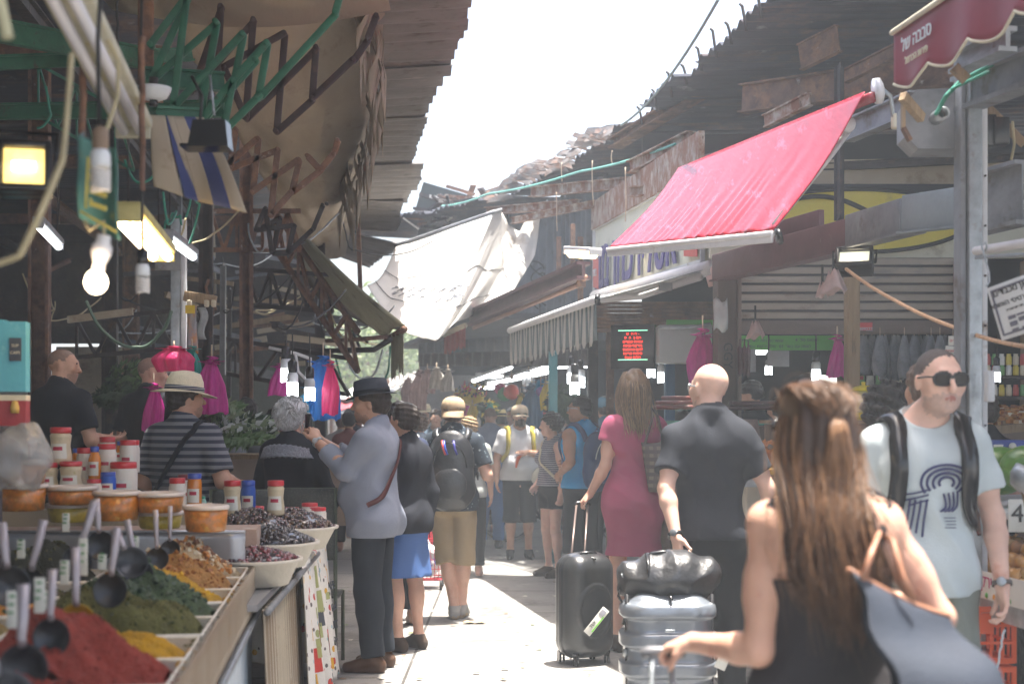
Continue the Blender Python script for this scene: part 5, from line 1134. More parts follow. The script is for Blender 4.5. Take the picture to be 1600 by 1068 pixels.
b=sub(e);b.tube([r0,r1],.06,whitebar,12);b.build('roller',whitebar,e)
b=sub(e);c=P(1117,428,10.6);b.lathe([(.0,-.03),(.05,-.025),(.075,0),(.075,.03),(.05,.05)],c,16,None,Matrix.Rotation(R(80),3,'Y'));b.tube([c,c+Vector((.02,0,-.08))],.07,None,12);b.build('end_cap',mat('pink_beige_plastic',(.55,.36,.32),.5),e)
b=sub(e);b.tube([s1,P(1000,462,11.4),P(1095,432,10.9)],.03,whitebar,8);b.box(P(1040,448,11.1),(.1,.06,.06),m=galvdull);b.build('folding_arm',whitebar,e)
# ================= LEFT: spice stall =================
tubw=mat('white_tub_plastic',(.62,.58,.50),.45,var=.06,dirt_or_sheen=((.45,.36,.24),.15,9))
ribm=mat('ribbed_cream_plastic',(.52,.45,.34),.4,var=.12,scale=4,translucent=.2,stripes=(1,.05,.45,(.30,.23,.16)),dirt_or_sheen=((.28,.18,.10),.25,5))
steel=mat('stainless_sheet',(.42,.43,.46),.35,.6,var=.08,bump=.05)
bluep=mat('bluish_plastic_sheet',(.38,.46,.54),.4,var=.14,scale=3,stretch=(4,4,.6))
MrA=Matrix.Rotation(AANG,3,'Z')
def AL(Y,back=0,z=0,f=LX):return Vector((f(Y)-back,Y,z))
def LX2(Y):return-1.03-.05*(Y-5.64)
e=empty('spice_table',AL(4.3),'long spice counter with a ribbed cream apron and steel rail, lower left','market table')
b=sub(e);c=AL(4.0,.95,.80);b.box(c,(1.9,5.0,.03),MrA,steel);b.build('tabletop',steel,e)
b=sub(e);b.grid(lambda u,v:AL(1.6+4.9*u,-.01+.004*math.sin(u*620),.925-.20*v),480,4,ribm);b.build('apron',ribm,e,solid=.003)
b=sub(e);b.tube([AL(1.6,-.025,.715),AL(6.55,-.025,.715)],.014,galv,8);b.build('rail',galv,e)
b=sub(e);b.grid(lambda u,v:AL(1.6+4.95*u,.01+.012*math.sin(u*160)*v,.70-.66*v),400,6,bluep);b.build('skirt',bluep,e,solid=.003)
for Y in(1.8,4.2,6.4):
 for bk in(.1,1.7):b=sub(e);b.box(AL(Y,bk,.39),(.04,.04,.77),MrA,galv);b.build('leg',galv,e)
def heap(Y,bk,w,l,h,col,lab,cat='spice heap',gran=None,cols=None,seed=0,f=LX,z=.90,rough=.95,name='spice_heap',skew=0):
 rr=random.Random(seed);ph=[rr.random()*6 for _ in range(8)];c=AL(Y,bk,z,f);e=MB(c,AANG)
 m=mat(name+'_'+str(seed),col,rough,var=.20,scale=22,bump=1.0,bscale=160,dirt_or_sheen=[(tuple(q*.62 for q in col),.35,30)])
 def fn(u,v):
  x,y=u*2-1,v*2-1;r2=max(abs(x)**2.6,abs(y)**2.6);k=max(0,1-(x*x*.8+y*y*.7))**.8
  hh=h*k*(1+.16*math.sin(x*4+ph[0])+.12*math.sin(y*5+ph[1])+.10*math.sin(x*9+y*7+ph[4]))+.006*math.sin(x*23+ph[2])*math.sin(y*21+ph[3])+.0035*math.sin(x*61+ph[5]+y*20)*math.sin(y*57+ph[6])
  return c+MrA@Vector((x*w/2*(1-.02*abs(math.sin(y*9)))+skew*k,y*l/2,hh+.004))
 e.grid(fn,54,54,m)
 if gran:
  n,s_=gran
  for i in range(n):
   u,v=rr.uniform(.05,.95),rr.uniform(.05,.95);p=fn(u,v);q=s_*rr.uniform(.5,1.3);mm=rr.choice(cols)
   e.box(p+Vector((0,0,q*.2)),(q,q*rr.uniform(.5,1.2),q*.6),Euler((rr.random()*3,rr.random()*3,rr.random()*3)),mm)
 o=e.build(name,m);o.rotation_euler.z=AANG;return tag(o,lab,cat)
def tub(Y,bk,w,l,lab,f=LX,z=.80,h=.12,m=None,group='white spice tubs in rows on the counter'):
 m=m or tubw;c=AL(Y,bk,z,f);e=empty('spice_tub',c,lab,'tub',group,AANG);b=sub(e);t=.008
 for s_ in(-1,1):
  b.box(c+MrA@Vector((s_*(w/2),0,h/2)),(t,l,h),MrA,m);b.box(c+MrA@Vector((0,s_*(l/2),h/2)),(w,t,h),MrA,m)
 b.box(c+Vector((0,0,.006)),(w,l,.012),MrA,m);b.build('walls',m,e)
 b=sub(e)
 q=[c+MrA@Vector((a*(w/2+.004),d_*(l/2+.004),h))for a,d_ in((-1,-1),(1,-1),(1,1),(-1,1))]
 b.tube(q,.009,m,6,closed=True);b.build('rim',m,e);return e
g1=[mat('grain_white',(.60,.54,.42),.8),mat('grain_tan',(.42,.26,.12),.8),mat('grain_brown',(.16,.07,.035),.8),mat('grain_orange',(.48,.20,.05),.8)]
g2=[mat('grain_ochre',(.42,.20,.06),.8),mat('grain_rust',(.26,.10,.03),.8)];g3=[mat('leaf_dark',(.035,.06,.035),.9),mat('leaf_grey',(.10,.13,.09),.9)];g4=[mat('leaf_olive',(.10,.10,.03),.9),mat('leaf_moss',(.06,.07,.025),.9)]
gy=[mat('corn_yellow',(.62,.38,.02),.8),mat('corn_deep',(.50,.27,.015),.8)];gr=[mat('pepper_red',(.30,.045,.03),.9),mat('pepper_dark',(.17,.02,.015),.9)]
spec=[(6.12,(.50,.40,.26),.13,'mixed pale nut and dried fruit heap at the far end of the spice counter',(420,.020),g1),(5.72,(.42,.22,.07),.12,'rusty brown dried onion heap beside the nut mix',(300,.013),g2),(5.32,(.56,.33,.03),.11,'yellow grain heap between the brown heap and the grey green herbs',(260,.012),gy),(4.95,(.07,.11,.055),.14,'dark grey green dried herb heap',(420,.014),g3),(4.55,(.125,.125,.035),.14,'olive green zaatar heap in front of the dark herbs',(420,.008),g4),(4.12,(.60,.33,.012),.075,'bright yellow turmeric heap behind the red pepper',(160,.006),gy),(3.72,(.30,.045,.03),.145,'large brick red paprika heap',(420,.007),gr),(3.22,(.24,.04,.03),.085,'coarse dark red pepper heap nearest the viewer',(420,.010),gr)]
for i,(Y,col,h,lab,gn,cs)in enumerate(spec):
 tub(Y,.30,.56,.37,'white plastic tub holding the '+lab.split(' heap')[0]+' heap')
 heap(Y,.31,.55,.38,h*1.2,col,lab,gran=gn,cols=cs,seed=i+1,z=.875)
back=[(6.0,(.03,.035,.025),'near black tea leaf heap by the orange relish tubs'),(5.5,(.10,.09,.05),'brown green bay leaf heap behind the yellow grain'),(5.0,(.55,.24,.04),'small orange turmeric heap among the scoops'),(4.5,(.40,.30,.12),'tan sesame heap among the scoops'),(4.05,(.14,.12,.05),'olive brown cumin heap behind the golden scoop'),(3.55,(.62,.36,.01),'yellow curry heap at the left frame edge')]
for i,(Y,col,lab)in enumerate(back):
 tub(Y,.90,.54,.44,'white plastic tub holding the '+lab.split(' heap')[0]+' heap');heap(Y,.90,.52,.42,.11 if i else.2,col,lab,seed=20+i,z=.865,gran=(160,.012),cols=[MATS['spice_heap_%d'%(20+i)]]if('spice_heap_%d'%(20+i))in MATS else g4)
for i,(Y,col,lab)in enumerate(((5.75,(.045,.055,.035),'dark green herb heap at the far left of the counter'),(5.2,(.20,.15,.06),'dusty olive heap at the far left of the counter'))):
 tub(Y,1.48,.5,.5,'white plastic tub holding the '+lab.split(' heap')[0]+' heap');heap(Y,1.48,.48,.46,.20,col,lab,seed=40+i,z=.865)
e=empty('steel_panel',P(300,860,6.35),'bent stainless sheet standing at the far end of the spice tubs','metal panel')
b=sub(e);p0,p1=AL(6.42,.03,.87),AL(6.42,1.55,.87);b.bar(p0,p1,.006,.26,steel,bev=.003)if False else b.grid(lambda u,v:p0 .lerp(p1,u)+Vector((.0,.01*math.sin(u*4),.20*v+.012*(v>.9))),20,8,steel);b.build('sheet',steel,e,solid=.004)
b=sub(e);b.tube([p0+Vector((0,0,.21)),p1+Vector((0,0,.21))],.007,steel,6);b.build('rolled_edge',steel,e)
scoopdark=mat('dark_scoop_bowl',(.035,.038,.045),.35,.4,var=.2);scoopgold=mat('golden_scoop_bowl',(.42,.26,.02),.35,.3);scooph=mat('grey_scoop_handle',(.36,.33,.36),.4,.3,var=.06)
def scoop(px,py,Y,s_,hx,hy,lab,m=scoopdark):
 s_*=.70;c=P(px,py+10,Y);h=P(hx,hy+4,Y+.02);e=empty('scoop',c,lab,'scoop','metal scoops standing in the spice heaps');d=(h-c).normalized()
 view=(c-Vector((0,0,CH))).normalized();n=(Vector((.05*math.sin(px),-.55,.83))).normalized();M=Matrix((d.cross(n).normalized(),d,d.cross(n).normalized().cross(d))).transposed()
 b=sub(e)
 b.lathe([(.0,-s_*.55),(s_*.55,-s_*.45),(s_*.88,-s_*.15),(s_,.02*s_),(s_*.95,.02*s_),(s_*.80,-s_*.12),(s_*.45,-s_*.36),(.0,-s_*.42)],c,26,m,M);b.build('bowl',m,e)
 b=sub(e);b.tube([c+d*s_*.9,c+d*s_*1.2+M@Vector((0,0,.01)),c.lerp(h,.6),h],[s_*.17,s_*.18,s_*.22,s_*.25],scooph,10);b.build('handle',scooph,e);return e
sc=[(157,842,5.3,.078,150,775,'dark scoop left of the tub lids, handle leaning left'),(120,868,4.7,.082,148,778,'dark scoop with a slanting handle behind the golden scoop'),(205,868,4.6,.078,178,822,'wide dark scoop beside the brown heap'),(217,886,4.9,.07,198,808,'dark scoop in front of the brown heap with a tall handle'),(246,862,5.5,.062,243,792,'small dark scoop second from the right'),(266,848,5.9,.058,266,786,'smallest dark scoop standing farthest right'),(172,912,4.3,.075,183,820,'dark scoop in the olive green heap'),(120,962,3.9,.075,118,850,'golden scoop with a thick grey handle'),(80,985,3.6,.07,82,885,'dark scoop behind the red paprika heap'),(36,1035,3.25,.085,36,908,'big dark scoop in the coarse red pepper'),(15,905,4.1,.085,2,812,'dark scoop cut by the left frame edge'),(45,905,4.4,.08,68,808,'dark scoop at left with a handle leaning right'),(8,1085,2.9,.09,-20,1010,'dark scoop rim in the bottom left corner')]
for a in sc:scoop(*a,m=scoopgold if a[6].startswith('golden')else scoopdark)
tagp=mat('white_price_tag',(.66,.66,.60),.5,var=.04)
for i,(px,py,Y,hgt,lab)in enumerate(((33,862,4.6,.06,'white price tag in the dark herbs at left'),(70,958,3.7,.08,'white price tag left of the golden scoop'),(62,945,3.6,.09,'tall white price tag in front of the dark scoop'),(20,968,3.4,.09,'white price tag at the lower left edge'),(101,902,4.1,.07,'white price tag behind the golden scoop'),(103,822,5.3,.07,'green edged white price tag near the relish tubs'),(211,854,5.2,.06,'white price tag between the tall scoop handles'),(160,880,4.6,.05,'white price tag over the small orange heap'),(130,888,4.2,.11,'long white price tag beside the thick grey handle'))):
 c=P(px,py,Y);e=empty('price_tag',c,lab,'price tag');b=sub(e);w_=.028
 b.box(c+Vector((0,0,hgt/2-.02)),(w_,.003,hgt),Matrix.Rotation(R(-12+5*(i%4)),3,'Z'),tagp,bev=.001);b.build('card',tagp,e)
 b=sub(e)
 for k in range(3):b.box(c+Vector((-.004+.002*k,-.0035,hgt*.2+k*hgt*.22)),(w_*.5,.002,.006),None,mat('green_print',(.10,.25,.10),.6))
 b.build('print',None,e)
e=empty('display_riser',AL(7.0,1.0),'stepped display boards under the jars and relish tubs','display shelf')
b=sub(e);b.box(AL(6.72,.80,.92),(1.6,.32,.30),MrA,mat('red_white_crate_board',(.42,.30,.24),.7,dirt_or_sheen=((.60,.58,.52),.4,6)));b.build('lower_step',None,e)
b=sub(e);b.box(AL(7.25,1.05,.94),(1.5,.55,.40),MrA,beige);b.build('upper_step',beige,e)
relish=mat('orange_relish',(.46,.16,.02),.3,var=.4,scale=40,bump=.1,dirt_or_sheen=[((.24,.12,.02),.4,25),((.55,.35,.08),.25,40)],coat=.4);relg=mat('green_yellow_relish',(.42,.33,.04),.3,var=.3,scale=30,coat=.4);lidm=mat('frosted_lid',(.66,.58,.52),.3,var=.04,coat=.3)
def rtub(px,pyt,Y,w,h,m,lab):
 c=P(px,pyt,Y)-Vector((0,0,h));e=empty('relish_tub',c,lab,'plastic tub','lidded relish tubs behind the spices')
 b=sub(e);b.lathe([(w*.42,0),(w*.45,.006),(w*.5,h-.02)],c,28,m);b.build('tub',m,e)
 b=sub(e);b.lathe([(w*.50,h-.020),(w*.53,h-.018),(w*.53,h-.004),(w*.50,h),(w*.46,h-.002),(w*.45,h-.006),(0,h-.005)],c,28,lidm);b.build('lid',lidm,e)
for a in((35,718,6.3,.21,.105,relish,'topmost orange relish tub at far left'),(33,755,6.35,.22,.12,relish,'orange relish tub under the topmost one at far left'),(112,758,6.45,.22,.085,relish,'orange relish tub second from left, on a green one'),(112,785,6.5,.22,.085,relg,'green yellow relish tub under the second orange tub'),(183,766,6.3,.20,.13,relish,'deep orange relish tub in the middle of the row'),(250,768,6.35,.21,.09,relish,'orange relish tub second from right'),(250,797,6.45,.20,.08,relg,'yellow green relish tub under the second from right'),(322,788,6.2,.19,.115,relish,'orange relish tub standing alone at the right end of the row')):rtub(*a)
redlid=mat('red_lid',(.52,.02,.03),.35,var=.06,coat=.3);bluelid=mat('blue_lid',(.03,.08,.42),.35,coat=.3);creamj=mat('cream_jar',(.58,.50,.34),.35,var=.12,scale=20,coat=.3,dirt_or_sheen=((.34,.30,.10),.25,16));whitej=mat('white_label_jar',(.66,.62,.56),.4,var=.05,dirt_or_sheen=((.62,.30,.30),.13,14));orangej=mat('orange_sauce_bottle',(.58,.19,.015),.2,var=.08,coat=.5);bluej=mat('blue_carton',(.02,.10,.48),.4,var=.1,dirt_or_sheen=((.50,.20,.05),.12,12));maroonj=mat('maroon_print',(.42,.02,.06),.5);darklid=mat('dark_red_lid',(.20,.02,.03),.4)
def jar(px,pyt,Y,w,h,m,lid,lab,kind='jar',lbl=None):
 """pyt: top of the lid in the photo"""
 top=P(px,pyt,Y);c=top-Vector((0,0,h));e=empty('sauce_bottle' if kind=='bottle' else 'lidded_jar',c,lab,'bottle' if kind=='bottle' else 'jar');r_=w/2
 b=sub(e)
 if kind=='jar':prof=[(r_*.9,0),(r_,.008),(r_,h*.25),(r_*.86,h*.5),(r_*.95,h*.72),(r_*.98,h*.78),(r_*.80,h*.84),(r_*.80,h*.88)]
 elif kind=='bottle':prof=[(r_*.92,0),(r_,.006),(r_,h*.62),(r_*.75,h*.76),(r_*.58,h*.84),(r_*.58,h*.88)]
 else:prof=[(r_*.95,0),(r_,.008),(r_,h*.74),(r_*.92,h*.80),(r_*.92,h*.86)]
 b.lathe(prof,c,22,m);b.build('body',m,e)
 lr=r_*(.66 if kind=='bottle' else.92);b=sub(e);b.lathe([(lr,h*.84),(lr*1.03,h*.86),(lr*1.03,h*.985),(lr*.95,h),(0,h)],c,22,lid);b.build('lid',lid,e)
 lm,l2=lbl or(maroonj,tagp);b=sub(e)
 def lb(u,v,a0=-2.5,a1=-.7,z0=.16,z1=.56):a=a0+(a1-a0)*u;rr=r_*(1.015 if kind!='jar' else(1.02-.12*max(0,1-abs((z0+(z1-z0)*v)-.5)*4)));return c+Vector((rr*math.cos(a),rr*math.sin(a),h*(z0+(z1-z0)*v)))
 b.grid(lambda u,v:lb(u,v),10,4,l2);b.build('label',l2,e)
 b=sub(e);b.grid(lambda u,v:lb(u,v,-2.1,-1.1,.36,.46),6,1,lm)if False else b.grid(lambda u,v:lb(u,v,-2.1,-1.1,.38,.48)+Vector((0,-.0016,0)),6,1,lm);b.build('label_print',lm,e);return e
J=[(95,667,6.9,.105,.18,creamj,redlid,'cream jar with a red lid standing highest at far left','jar'),(75,722,6.85,.10,.15,creamj,redlid,'cream jar with a red lid lowest at the far left, half hidden','jar'),(111,720,6.85,.11,.15,creamj,redlid,'cream jar with a red lid directly under the highest jar','jar'),(119,700,7.2,.05,.14,orangej,bluelid,'orange sauce bottle with a blue lid between cream jars','bottle'),(132,699,7.1,.075,.18,whitej,redlid,'slim white jar with a red lid left of the tall sauce bottle','tub'),(148,697,7.0,.062,.17,orangej,bluelid,'tall orange sauce bottle with a blue lid and white label','bottle'),(167,693,7.1,.095,.17,whitej,redlid,'white jar with a red lid right of the tall sauce bottle','tub'),(168,682,7.4,.085,.18,whitej,redlid,'tallest white jar with a red lid at the back','tub'),(187,689,7.3,.040,.13,orangej,bluelid,'small orange sauce bottle with a blue lid at the back','bottle'),(200,687,7.3,.085,.17,whitej,redlid,'white tub with a red lid at the back right of the cluster','tub'),(207,687,7.5,.075,.17,whitej,redlid,'white tub with a red lid behind the back right one','tub'),(193,721,7.0,.135,.20,whitej,redlid,'wide white jar with a broad red lid in the cluster centre','tub'),(169,737,6.85,.075,.12,bluej,bluelid,'squat blue jar in front of the wide white jar','tub'),(147,748,6.8,.07,.12,whitej,redlid,'small white tub with a red lid in front of the orange bottle','tub'),(277,746,7.3,.085,.18,whitej,redlid,'white jar with a red lid left of the blue lidded bottle','tub'),(289,741,7.6,.08,.18,whitej,darklid,'white jar with a dark red lid behind the others','tub'),(304,739,7.4,.075,.18,orangej,bluelid,'orange jar with a blue lid and a yellow label','tub'),(363,750,7.7,.095,.19,creamj,redlid,'waisted cream jar with a red lid, left of the blue carton','jar'),(388,750,7.9,.08,.19,bluej,bluelid,'blue jar between the two waisted cream jars','tub'),(431,750,7.75,.095,.19,creamj,redlid,'waisted cream jar with a red lid, standing alone in the olives','jar'),(318,775,7.5,.03,.07,mat('green_cap_bottle',(.30,.55,.48),.3),mat('green_lid',(.02,.35,.22),.4),'tiny bottle with a green cap by the orange jar','bottle')]
for a in J:jar(*a)
red_row=[(345,795),(362,793),(380,792),(400,790),(410,800),(455,792),(470,796),(484,785),(488,791),(497,792),(478,800),(462,802)]
for i,(px,py)in enumerate(red_row):
 Y=8.25 if i<5 else 8.45;jar(px,py,Y,.10,.13,whitej,redlid,'short white tub with a red lid in the low row behind the olives','tub')['group']='red lidded tubs in the low row behind the olives'
c=P(38,712,5.25);b=MB(c);b.blob(c,(.095,.09,.125),clearp,4,.07,2,freq=7);b.blob(c+Vector((-.10,.03,-.02)),(.08,.09,.10),clearp,3,.08,5,freq=8);tag(b.build('plastic_bag',clearp),'bulging clear plastic bag beside the blue boxes','plastic bag')
teal_c=mat('turquoise_card',(.10,.40,.50),.6,var=.10,scale=5,dirt_or_sheen=((.20,.52,.55),.3,16));for_lbl=mat('dark_label',(.05,.06,.08),.6);redc=mat('dark_red_card',(.30,.03,.04),.6)
for px,y0,x1,lab in((22,503,44,'tall turquoise printed carton with a dark label at the left edge'),(-12,500,8,'second turquoise carton cut by the left frame edge')):
 e=empty('carton',P(px,660,5.6),lab,'carton');b=sub(e);w_,d_=.105,.09;zt=P(px,y0,5.6).z;zb=P(px,665,5.6).z;x=P(px,0,5.6).x;z1=zb+.27*(zt-zb)
 Mq=Matrix.Rotation(R(8),3,'Z');b.box((x,5.6,(zt+z1)/2+.012),(w_,d_,zt-z1-.024),Mq,teal_c);b.build('turquoise_body',teal_c,e)
 b=sub(e);b.box((x,5.6,(z1+zb)/2),(w_,d_,z1-zb),Mq,redc);b.build('red_base',redc,e)
 b=sub(e);b.box((x,5.6,z1),(w_+.002,d_+.002,.022),Mq,creamtrim);b.build('stripe',creamtrim,e)
 b=sub(e);b.box((x+.022,5.6-d_/2-.003,zt-.11),(.045,.004,.09),Mq,for_lbl);b.build('dark_label',for_lbl,e)
 for k,s_ in enumerate(('SUP','CAPS')):textobj(s_,.016,frame((x+.022,5.6-d_/2-.006,zt-.095-k*.028),(1,.14,0),(0,0,1)),'label_text',creamtrim,e)
 b=sub(e);b.lathe([(.016,0),(.018,.02),(.012,.045),(0,.05)],(x+.02,5.6-d_/2-.003,zb+.05),10,mat('gold_print',(.50,.33,.08),.5));b.build('gold_motif',None,e)
b=MB((-1.9,5.7,0));b.box((-2.26,5.65,1.2),(.40,.2,.72),m=mat('dark_cloth_stack',(.05,.04,.045),.9));tag(b.build('covered_box',None),'dark covered box under the turquoise cartons','box')
e=empty('olive_table',AL(7.5,.6,0,LX2),'olive counter with ribbed cream bowls before the patterned cloth','market table')
b=sub(e);b.box(AL(7.35,.72,.80,LX2),(1.4,2.9,.03),Matrix.Rotation(.05,3,'Z'),steel);b.build('tabletop',steel,e)
b=sub(e);b.tube([AL(5.95,-.02,.78,LX2),AL(8.3,-.03,.80,LX2)],.016,galvdull,8);b.build('rail',galvdull,e)
b=sub(e);b.grid(lambda u,v:AL(6.15+1.5*u,.02+.010*math.sin(u*90)-.03*v,.76-.66*v,LX2),160,6,ribm);b.build('ribbed_skirt',ribm,e,solid=.003)
for Y in(6.2,8.6):
 for bk in(.12,1.3):b=sub(e);b.box(AL(Y,bk,.39,LX2),(.04,.04,.78),None,galv);b.build('leg',galv,e)
olm=[mat('black_olive',(.018,.013,.015),.18,var=.4,bump=0,coat=.6),mat('purple_olive',(.07,.028,.03),.18,var=.3,bump=0,coat=.6),mat('brown_olive',(.12,.065,.03),.2,var=.3,bump=0,coat=.6)]
def oliveheap(px,py,Y,w,h,lab,n,cols,seed):
 c=P(px,py,Y);rr=random.Random(seed);e=empty('olive_bowl',c,lab,'bowl','cream bowls of olives');r_=w/2
 b=sub(e);b.lathe([(r_*.72,-.12),(r_*.75,-.118),(r_*.97,-.012),(r_*1.05,-.008),(r_*1.05,.004),(r_*.98,.004),(r_*.92,-.01),(r_*.7,-.09)],c,32,tubw);b.build('bowl',tubw,e)
 b=MB(c);b.lathe([(r_*.95,-.008),(r_*.7,h*.45),(r_*.35,h*.85),(0,h*.95)],c,20,olm[0])
 for i in range(n):
  t=rr.random()**.5;a=rr.random()*6.28;s_=rr.uniform(.0095,.0125);z=h*(1-t**1.6)-.004
  bm_c=c+Vector((r_*.95*t*math.cos(a),r_*.95*t*math.sin(a),z+rr.uniform(0,.006)));M=Euler((rr.random()*3,rr.random()*3,0)).to_matrix()
  b.lathe([(0,-s_*1.2),(s_*.75,-s_*.8),(s_,0),(s_*.75,s_*.8),(0,s_*1.2)],bm_c,7,rr.choice(cols),M)
 tag(b.build('olives',olm[0]),kind='stuff',label='glossy olives heaped in the '+lab.split(' bowl')[0]+' bowl',cat='olives')
oliveheap(455,822,7.9,.50,.10,'far bowl of brown and black olives',520,[olm[0],olm[1],olm[2],olm[1]],1)
oliveheap(392,826,7.7,.50,.11,'middle bowl of purple olives around the jars',560,[olm[1],olm[1],olm[2],olm[0]],2)
oliveheap(420,846,7.1,.48,.08,'front bowl of jet black olives',460,[olm[0]],3)
oliveheap(395,872,6.6,.44,.05,'nearest shallow bowl of wine red olives',360,[olm[1],mat('wine_olive',(.16,.02,.03),.2,coat=.6)],4)
oliveheap(322,824,7.6,.40,.06,'left bowl of mixed olives behind the relish tub',300,olm,5)
cloth=mat('patchwork_tablecloth',(.68,.66,.62),.8,var=.05,scale=5,voro=[(9,.20,(.62,.34,.03)),(8,.19,(.50,.05,.04)),(7,.17,(.28,.30,.12)),(13,.16,(.12,.10,.10)),(10,.15,(.30,.45,.50))])
e=empty('tablecloth',AL(8.3,.1,.82,LX2),'white tablecloth with red, yellow and green patches hanging from the olive table','tablecloth')
def clothf(u,v):
 Y=7.35+1.55*u;r_=v
 if v<.25:t=v/.25;return AL(Y,.30*(1-t)-.02,.835+.004*math.sin(u*30),LX2)
 t=(v-.25)/.75;f_=math.sin(u*46+t*1.5)*.024*t**.6+math.sin(u*21)*.02*t;return AL(Y+.02*math.sin(t*4+u*9),-.03-.07*t+f_,.83-.80*t,LX2)
b=sub(e);b.grid(clothf,150,40,cloth);b.build('front_drape',cloth,e,solid=.003)
def cloth2(u,v):
 p=AL(8.9,0,0,LX2);x=p.x+.02-.95*u
 if v<.2:t=v/.2;return Vector((x,8.9-.3*(1-t),.837))
 t=(v-.2)/.8;return Vector((x+.01*math.sin(t*5),8.92+.03*math.sin(u*30)*t,.835-.78*t))
b=sub(e);b.grid(cloth2,60,24,cloth);b.build('end_drape',cloth,e,solid=.003)
prm=[mat('print_red',(.50,.04,.03),.7),mat('print_orange',(.66,.36,.03),.7),mat('print_green',(.32,.34,.14),.7),for_lbl]
b=sub(e)
rr=random.Random(12)
for k in range(34):
 u0=rr.uniform(.1,.93);v0=rr.uniform(.3,.93);w_=rr.uniform(.02,.07);h_=rr.uniform(.04,.12);m=prm[k%3]if k%5 else prm[3]
 b.grid(lambda u,v:clothf(min(1,u0+w_*u),min(1,v0+h_*v))+Vector((.004,0,0)),6,6,m)
b.build('printed_patches',None,e)
for k,(s_,u0,v0)in enumerate((('CAFE',.86,.50),('Good',.88,.62),('TEA',.8,.8),('FRUIT',.84,.72))):
 p=clothf(u0,v0);xd=(clothf(u0+.03,v0)-p).normalized();yd=(clothf(u0,v0-.03)-p).normalized();textobj(s_,.07,frame(p+Vector((.02,0,0)),xd,yd),'printed_word',for_lbl,e)
meshm=mat('perforated_dark_mesh',(.045,.048,.042),.6,var=.2,voro=(140,.28,(.13,.14,.11)))
for px0,px1,py,Y,lab in((438,524,762,8.95,'dark perforated chair back behind the lone cream jar'),(330,434,765,9.0,'dark perforated chair back behind the blue jar'),(262,330,800,9.05,'dark perforated chair back behind the orange jar')):
 e=empty('mesh_chair',G((px0+px1)/2,Y),lab,'chair');b=sub(e);w_=(px1-px0)/F*Y;x=G((px0+px1)/2,Y).x;zt=P(0,py,Y).z
 b.grid(lambda u,v:Vector((x+(u-.5)*w_,Y-.02*math.sin(u*3.1)-.02*v,zt-.45*v)),12,10,meshm);b.build('backrest',meshm,e,solid=.008)
 b=sub(e);b.tube([Vector((x-w_/2,Y,.0)),Vector((x-w_/2,Y,zt)),Vector((x+w_/2,Y,zt)),Vector((x+w_/2,Y,0))],.013,mat('grey_green_tube',(.10,.12,.08),.6),7);b.build('frame',None,e)
 b=sub(e);b.grid(lambda u,v:Vector((x+(u-.5)*w_,Y+.02+.4*v,.46-.02*math.sin(v*3))),8,8,meshm);b.build('seat',meshm,e,solid=.012)
 for s_ in(-1,1):b=sub(e);b.tube([Vector((x+s_*w_/2,Y+.4,0)),Vector((x+s_*w_/2,Y+.4,.46))],.012,MATS['grey_green_tube'],7);b.build('leg',None,e)
vegm=[mat('lettuce_green',(.06,.12,.035),.7,var=.3),mat('herb_green',(.022,.05,.018),.8,var=.4),mat('pale_green',(.15,.20,.10),.7,var=.2)]
def leafheap(px,py,Y,w,h,n,m,lab,cat='vegetable heap',s_=.06,name='leafy_greens'):
 c=P(px,py,Y);b=MB(c);rr=random.Random(int(px+py))
 b.blob(c-Vector((0,0,h*.2)),(w*.42,w*.3,h*.42),m[0],2,.1,1)
 for i in range(n):
  d=Vector((rr.gauss(0,1),rr.gauss(0,1),rr.gauss(0,1))).normalized();p=c+Vector((d.x*w/2,d.y*w*.35,d.z*h/2))*rr.uniform(.7,1.05);t=(d+Vector((0,0,.6))).orthogonal().normalized()*s_*rr.uniform(.5,1.2);u=d.cross(t).normalized()*s_*.4
  q=p+d*s_*rr.uniform(.3,1);b.add([p-t*.4,p+u,q+t*.6,p-u],[(0,1,2,3)],rr.choice(m))
 return tag(b.build(name,m[0]),lab,cat)
leafheap(208,598,11.5,.42,.34,520,[vegm[1],vegm[0]],'bushy bunch of dark herbs between the two men in black')
leafheap(190,618,11.3,.45,.16,260,[vegm[1]],'lower fringe of dark herbs left of the second man in black')
leafheap(352,640,10.8,.26,.10,120,[vegm[2],vegm[0]],'pale green cabbage pile right of the magenta bags',s_=.08)
leafheap(385,668,10.6,.46,.20,420,[vegm[2],vegm[1],mat('silver_leaf',(.40,.44,.40),.5)],'leafy chard pile in front of the stooping seller')
leafheap(375,686,10.4,.5,.08,160,[vegm[0]],'cucumber green heap under the chard pile')
e=empty('crate_counter',P(400,730,10.7),'worn cardboard fronted counter behind the white haired woman','market table');b=sub(e);b.box(P(400,765,10.7),(1.5,.5,.5),m=mat('dull_cardboard',(.28,.22,.17),.9,dirt_or_sheen=((.15,.1,.08),.3,4)));b.build('counter_body',None,e)
b=sub(e);b.box(P(400,712,10.7),(1.56,.56,.03),m=wood);b.build('counter_top',wood,e)
e=empty('left_counter',P(150,720,11.2),'dark produce counter behind the sellers in black','market table');b=sub(e);b.box((-3.6,11.6,.45),(2.2,.8,.9),m=darksteel);b.build('counter_body',None,e);b=sub(e);b.box((-3.6,11.6,.92),(2.3,.9,.04),m=wood);b.build('counter_top',wood,e)
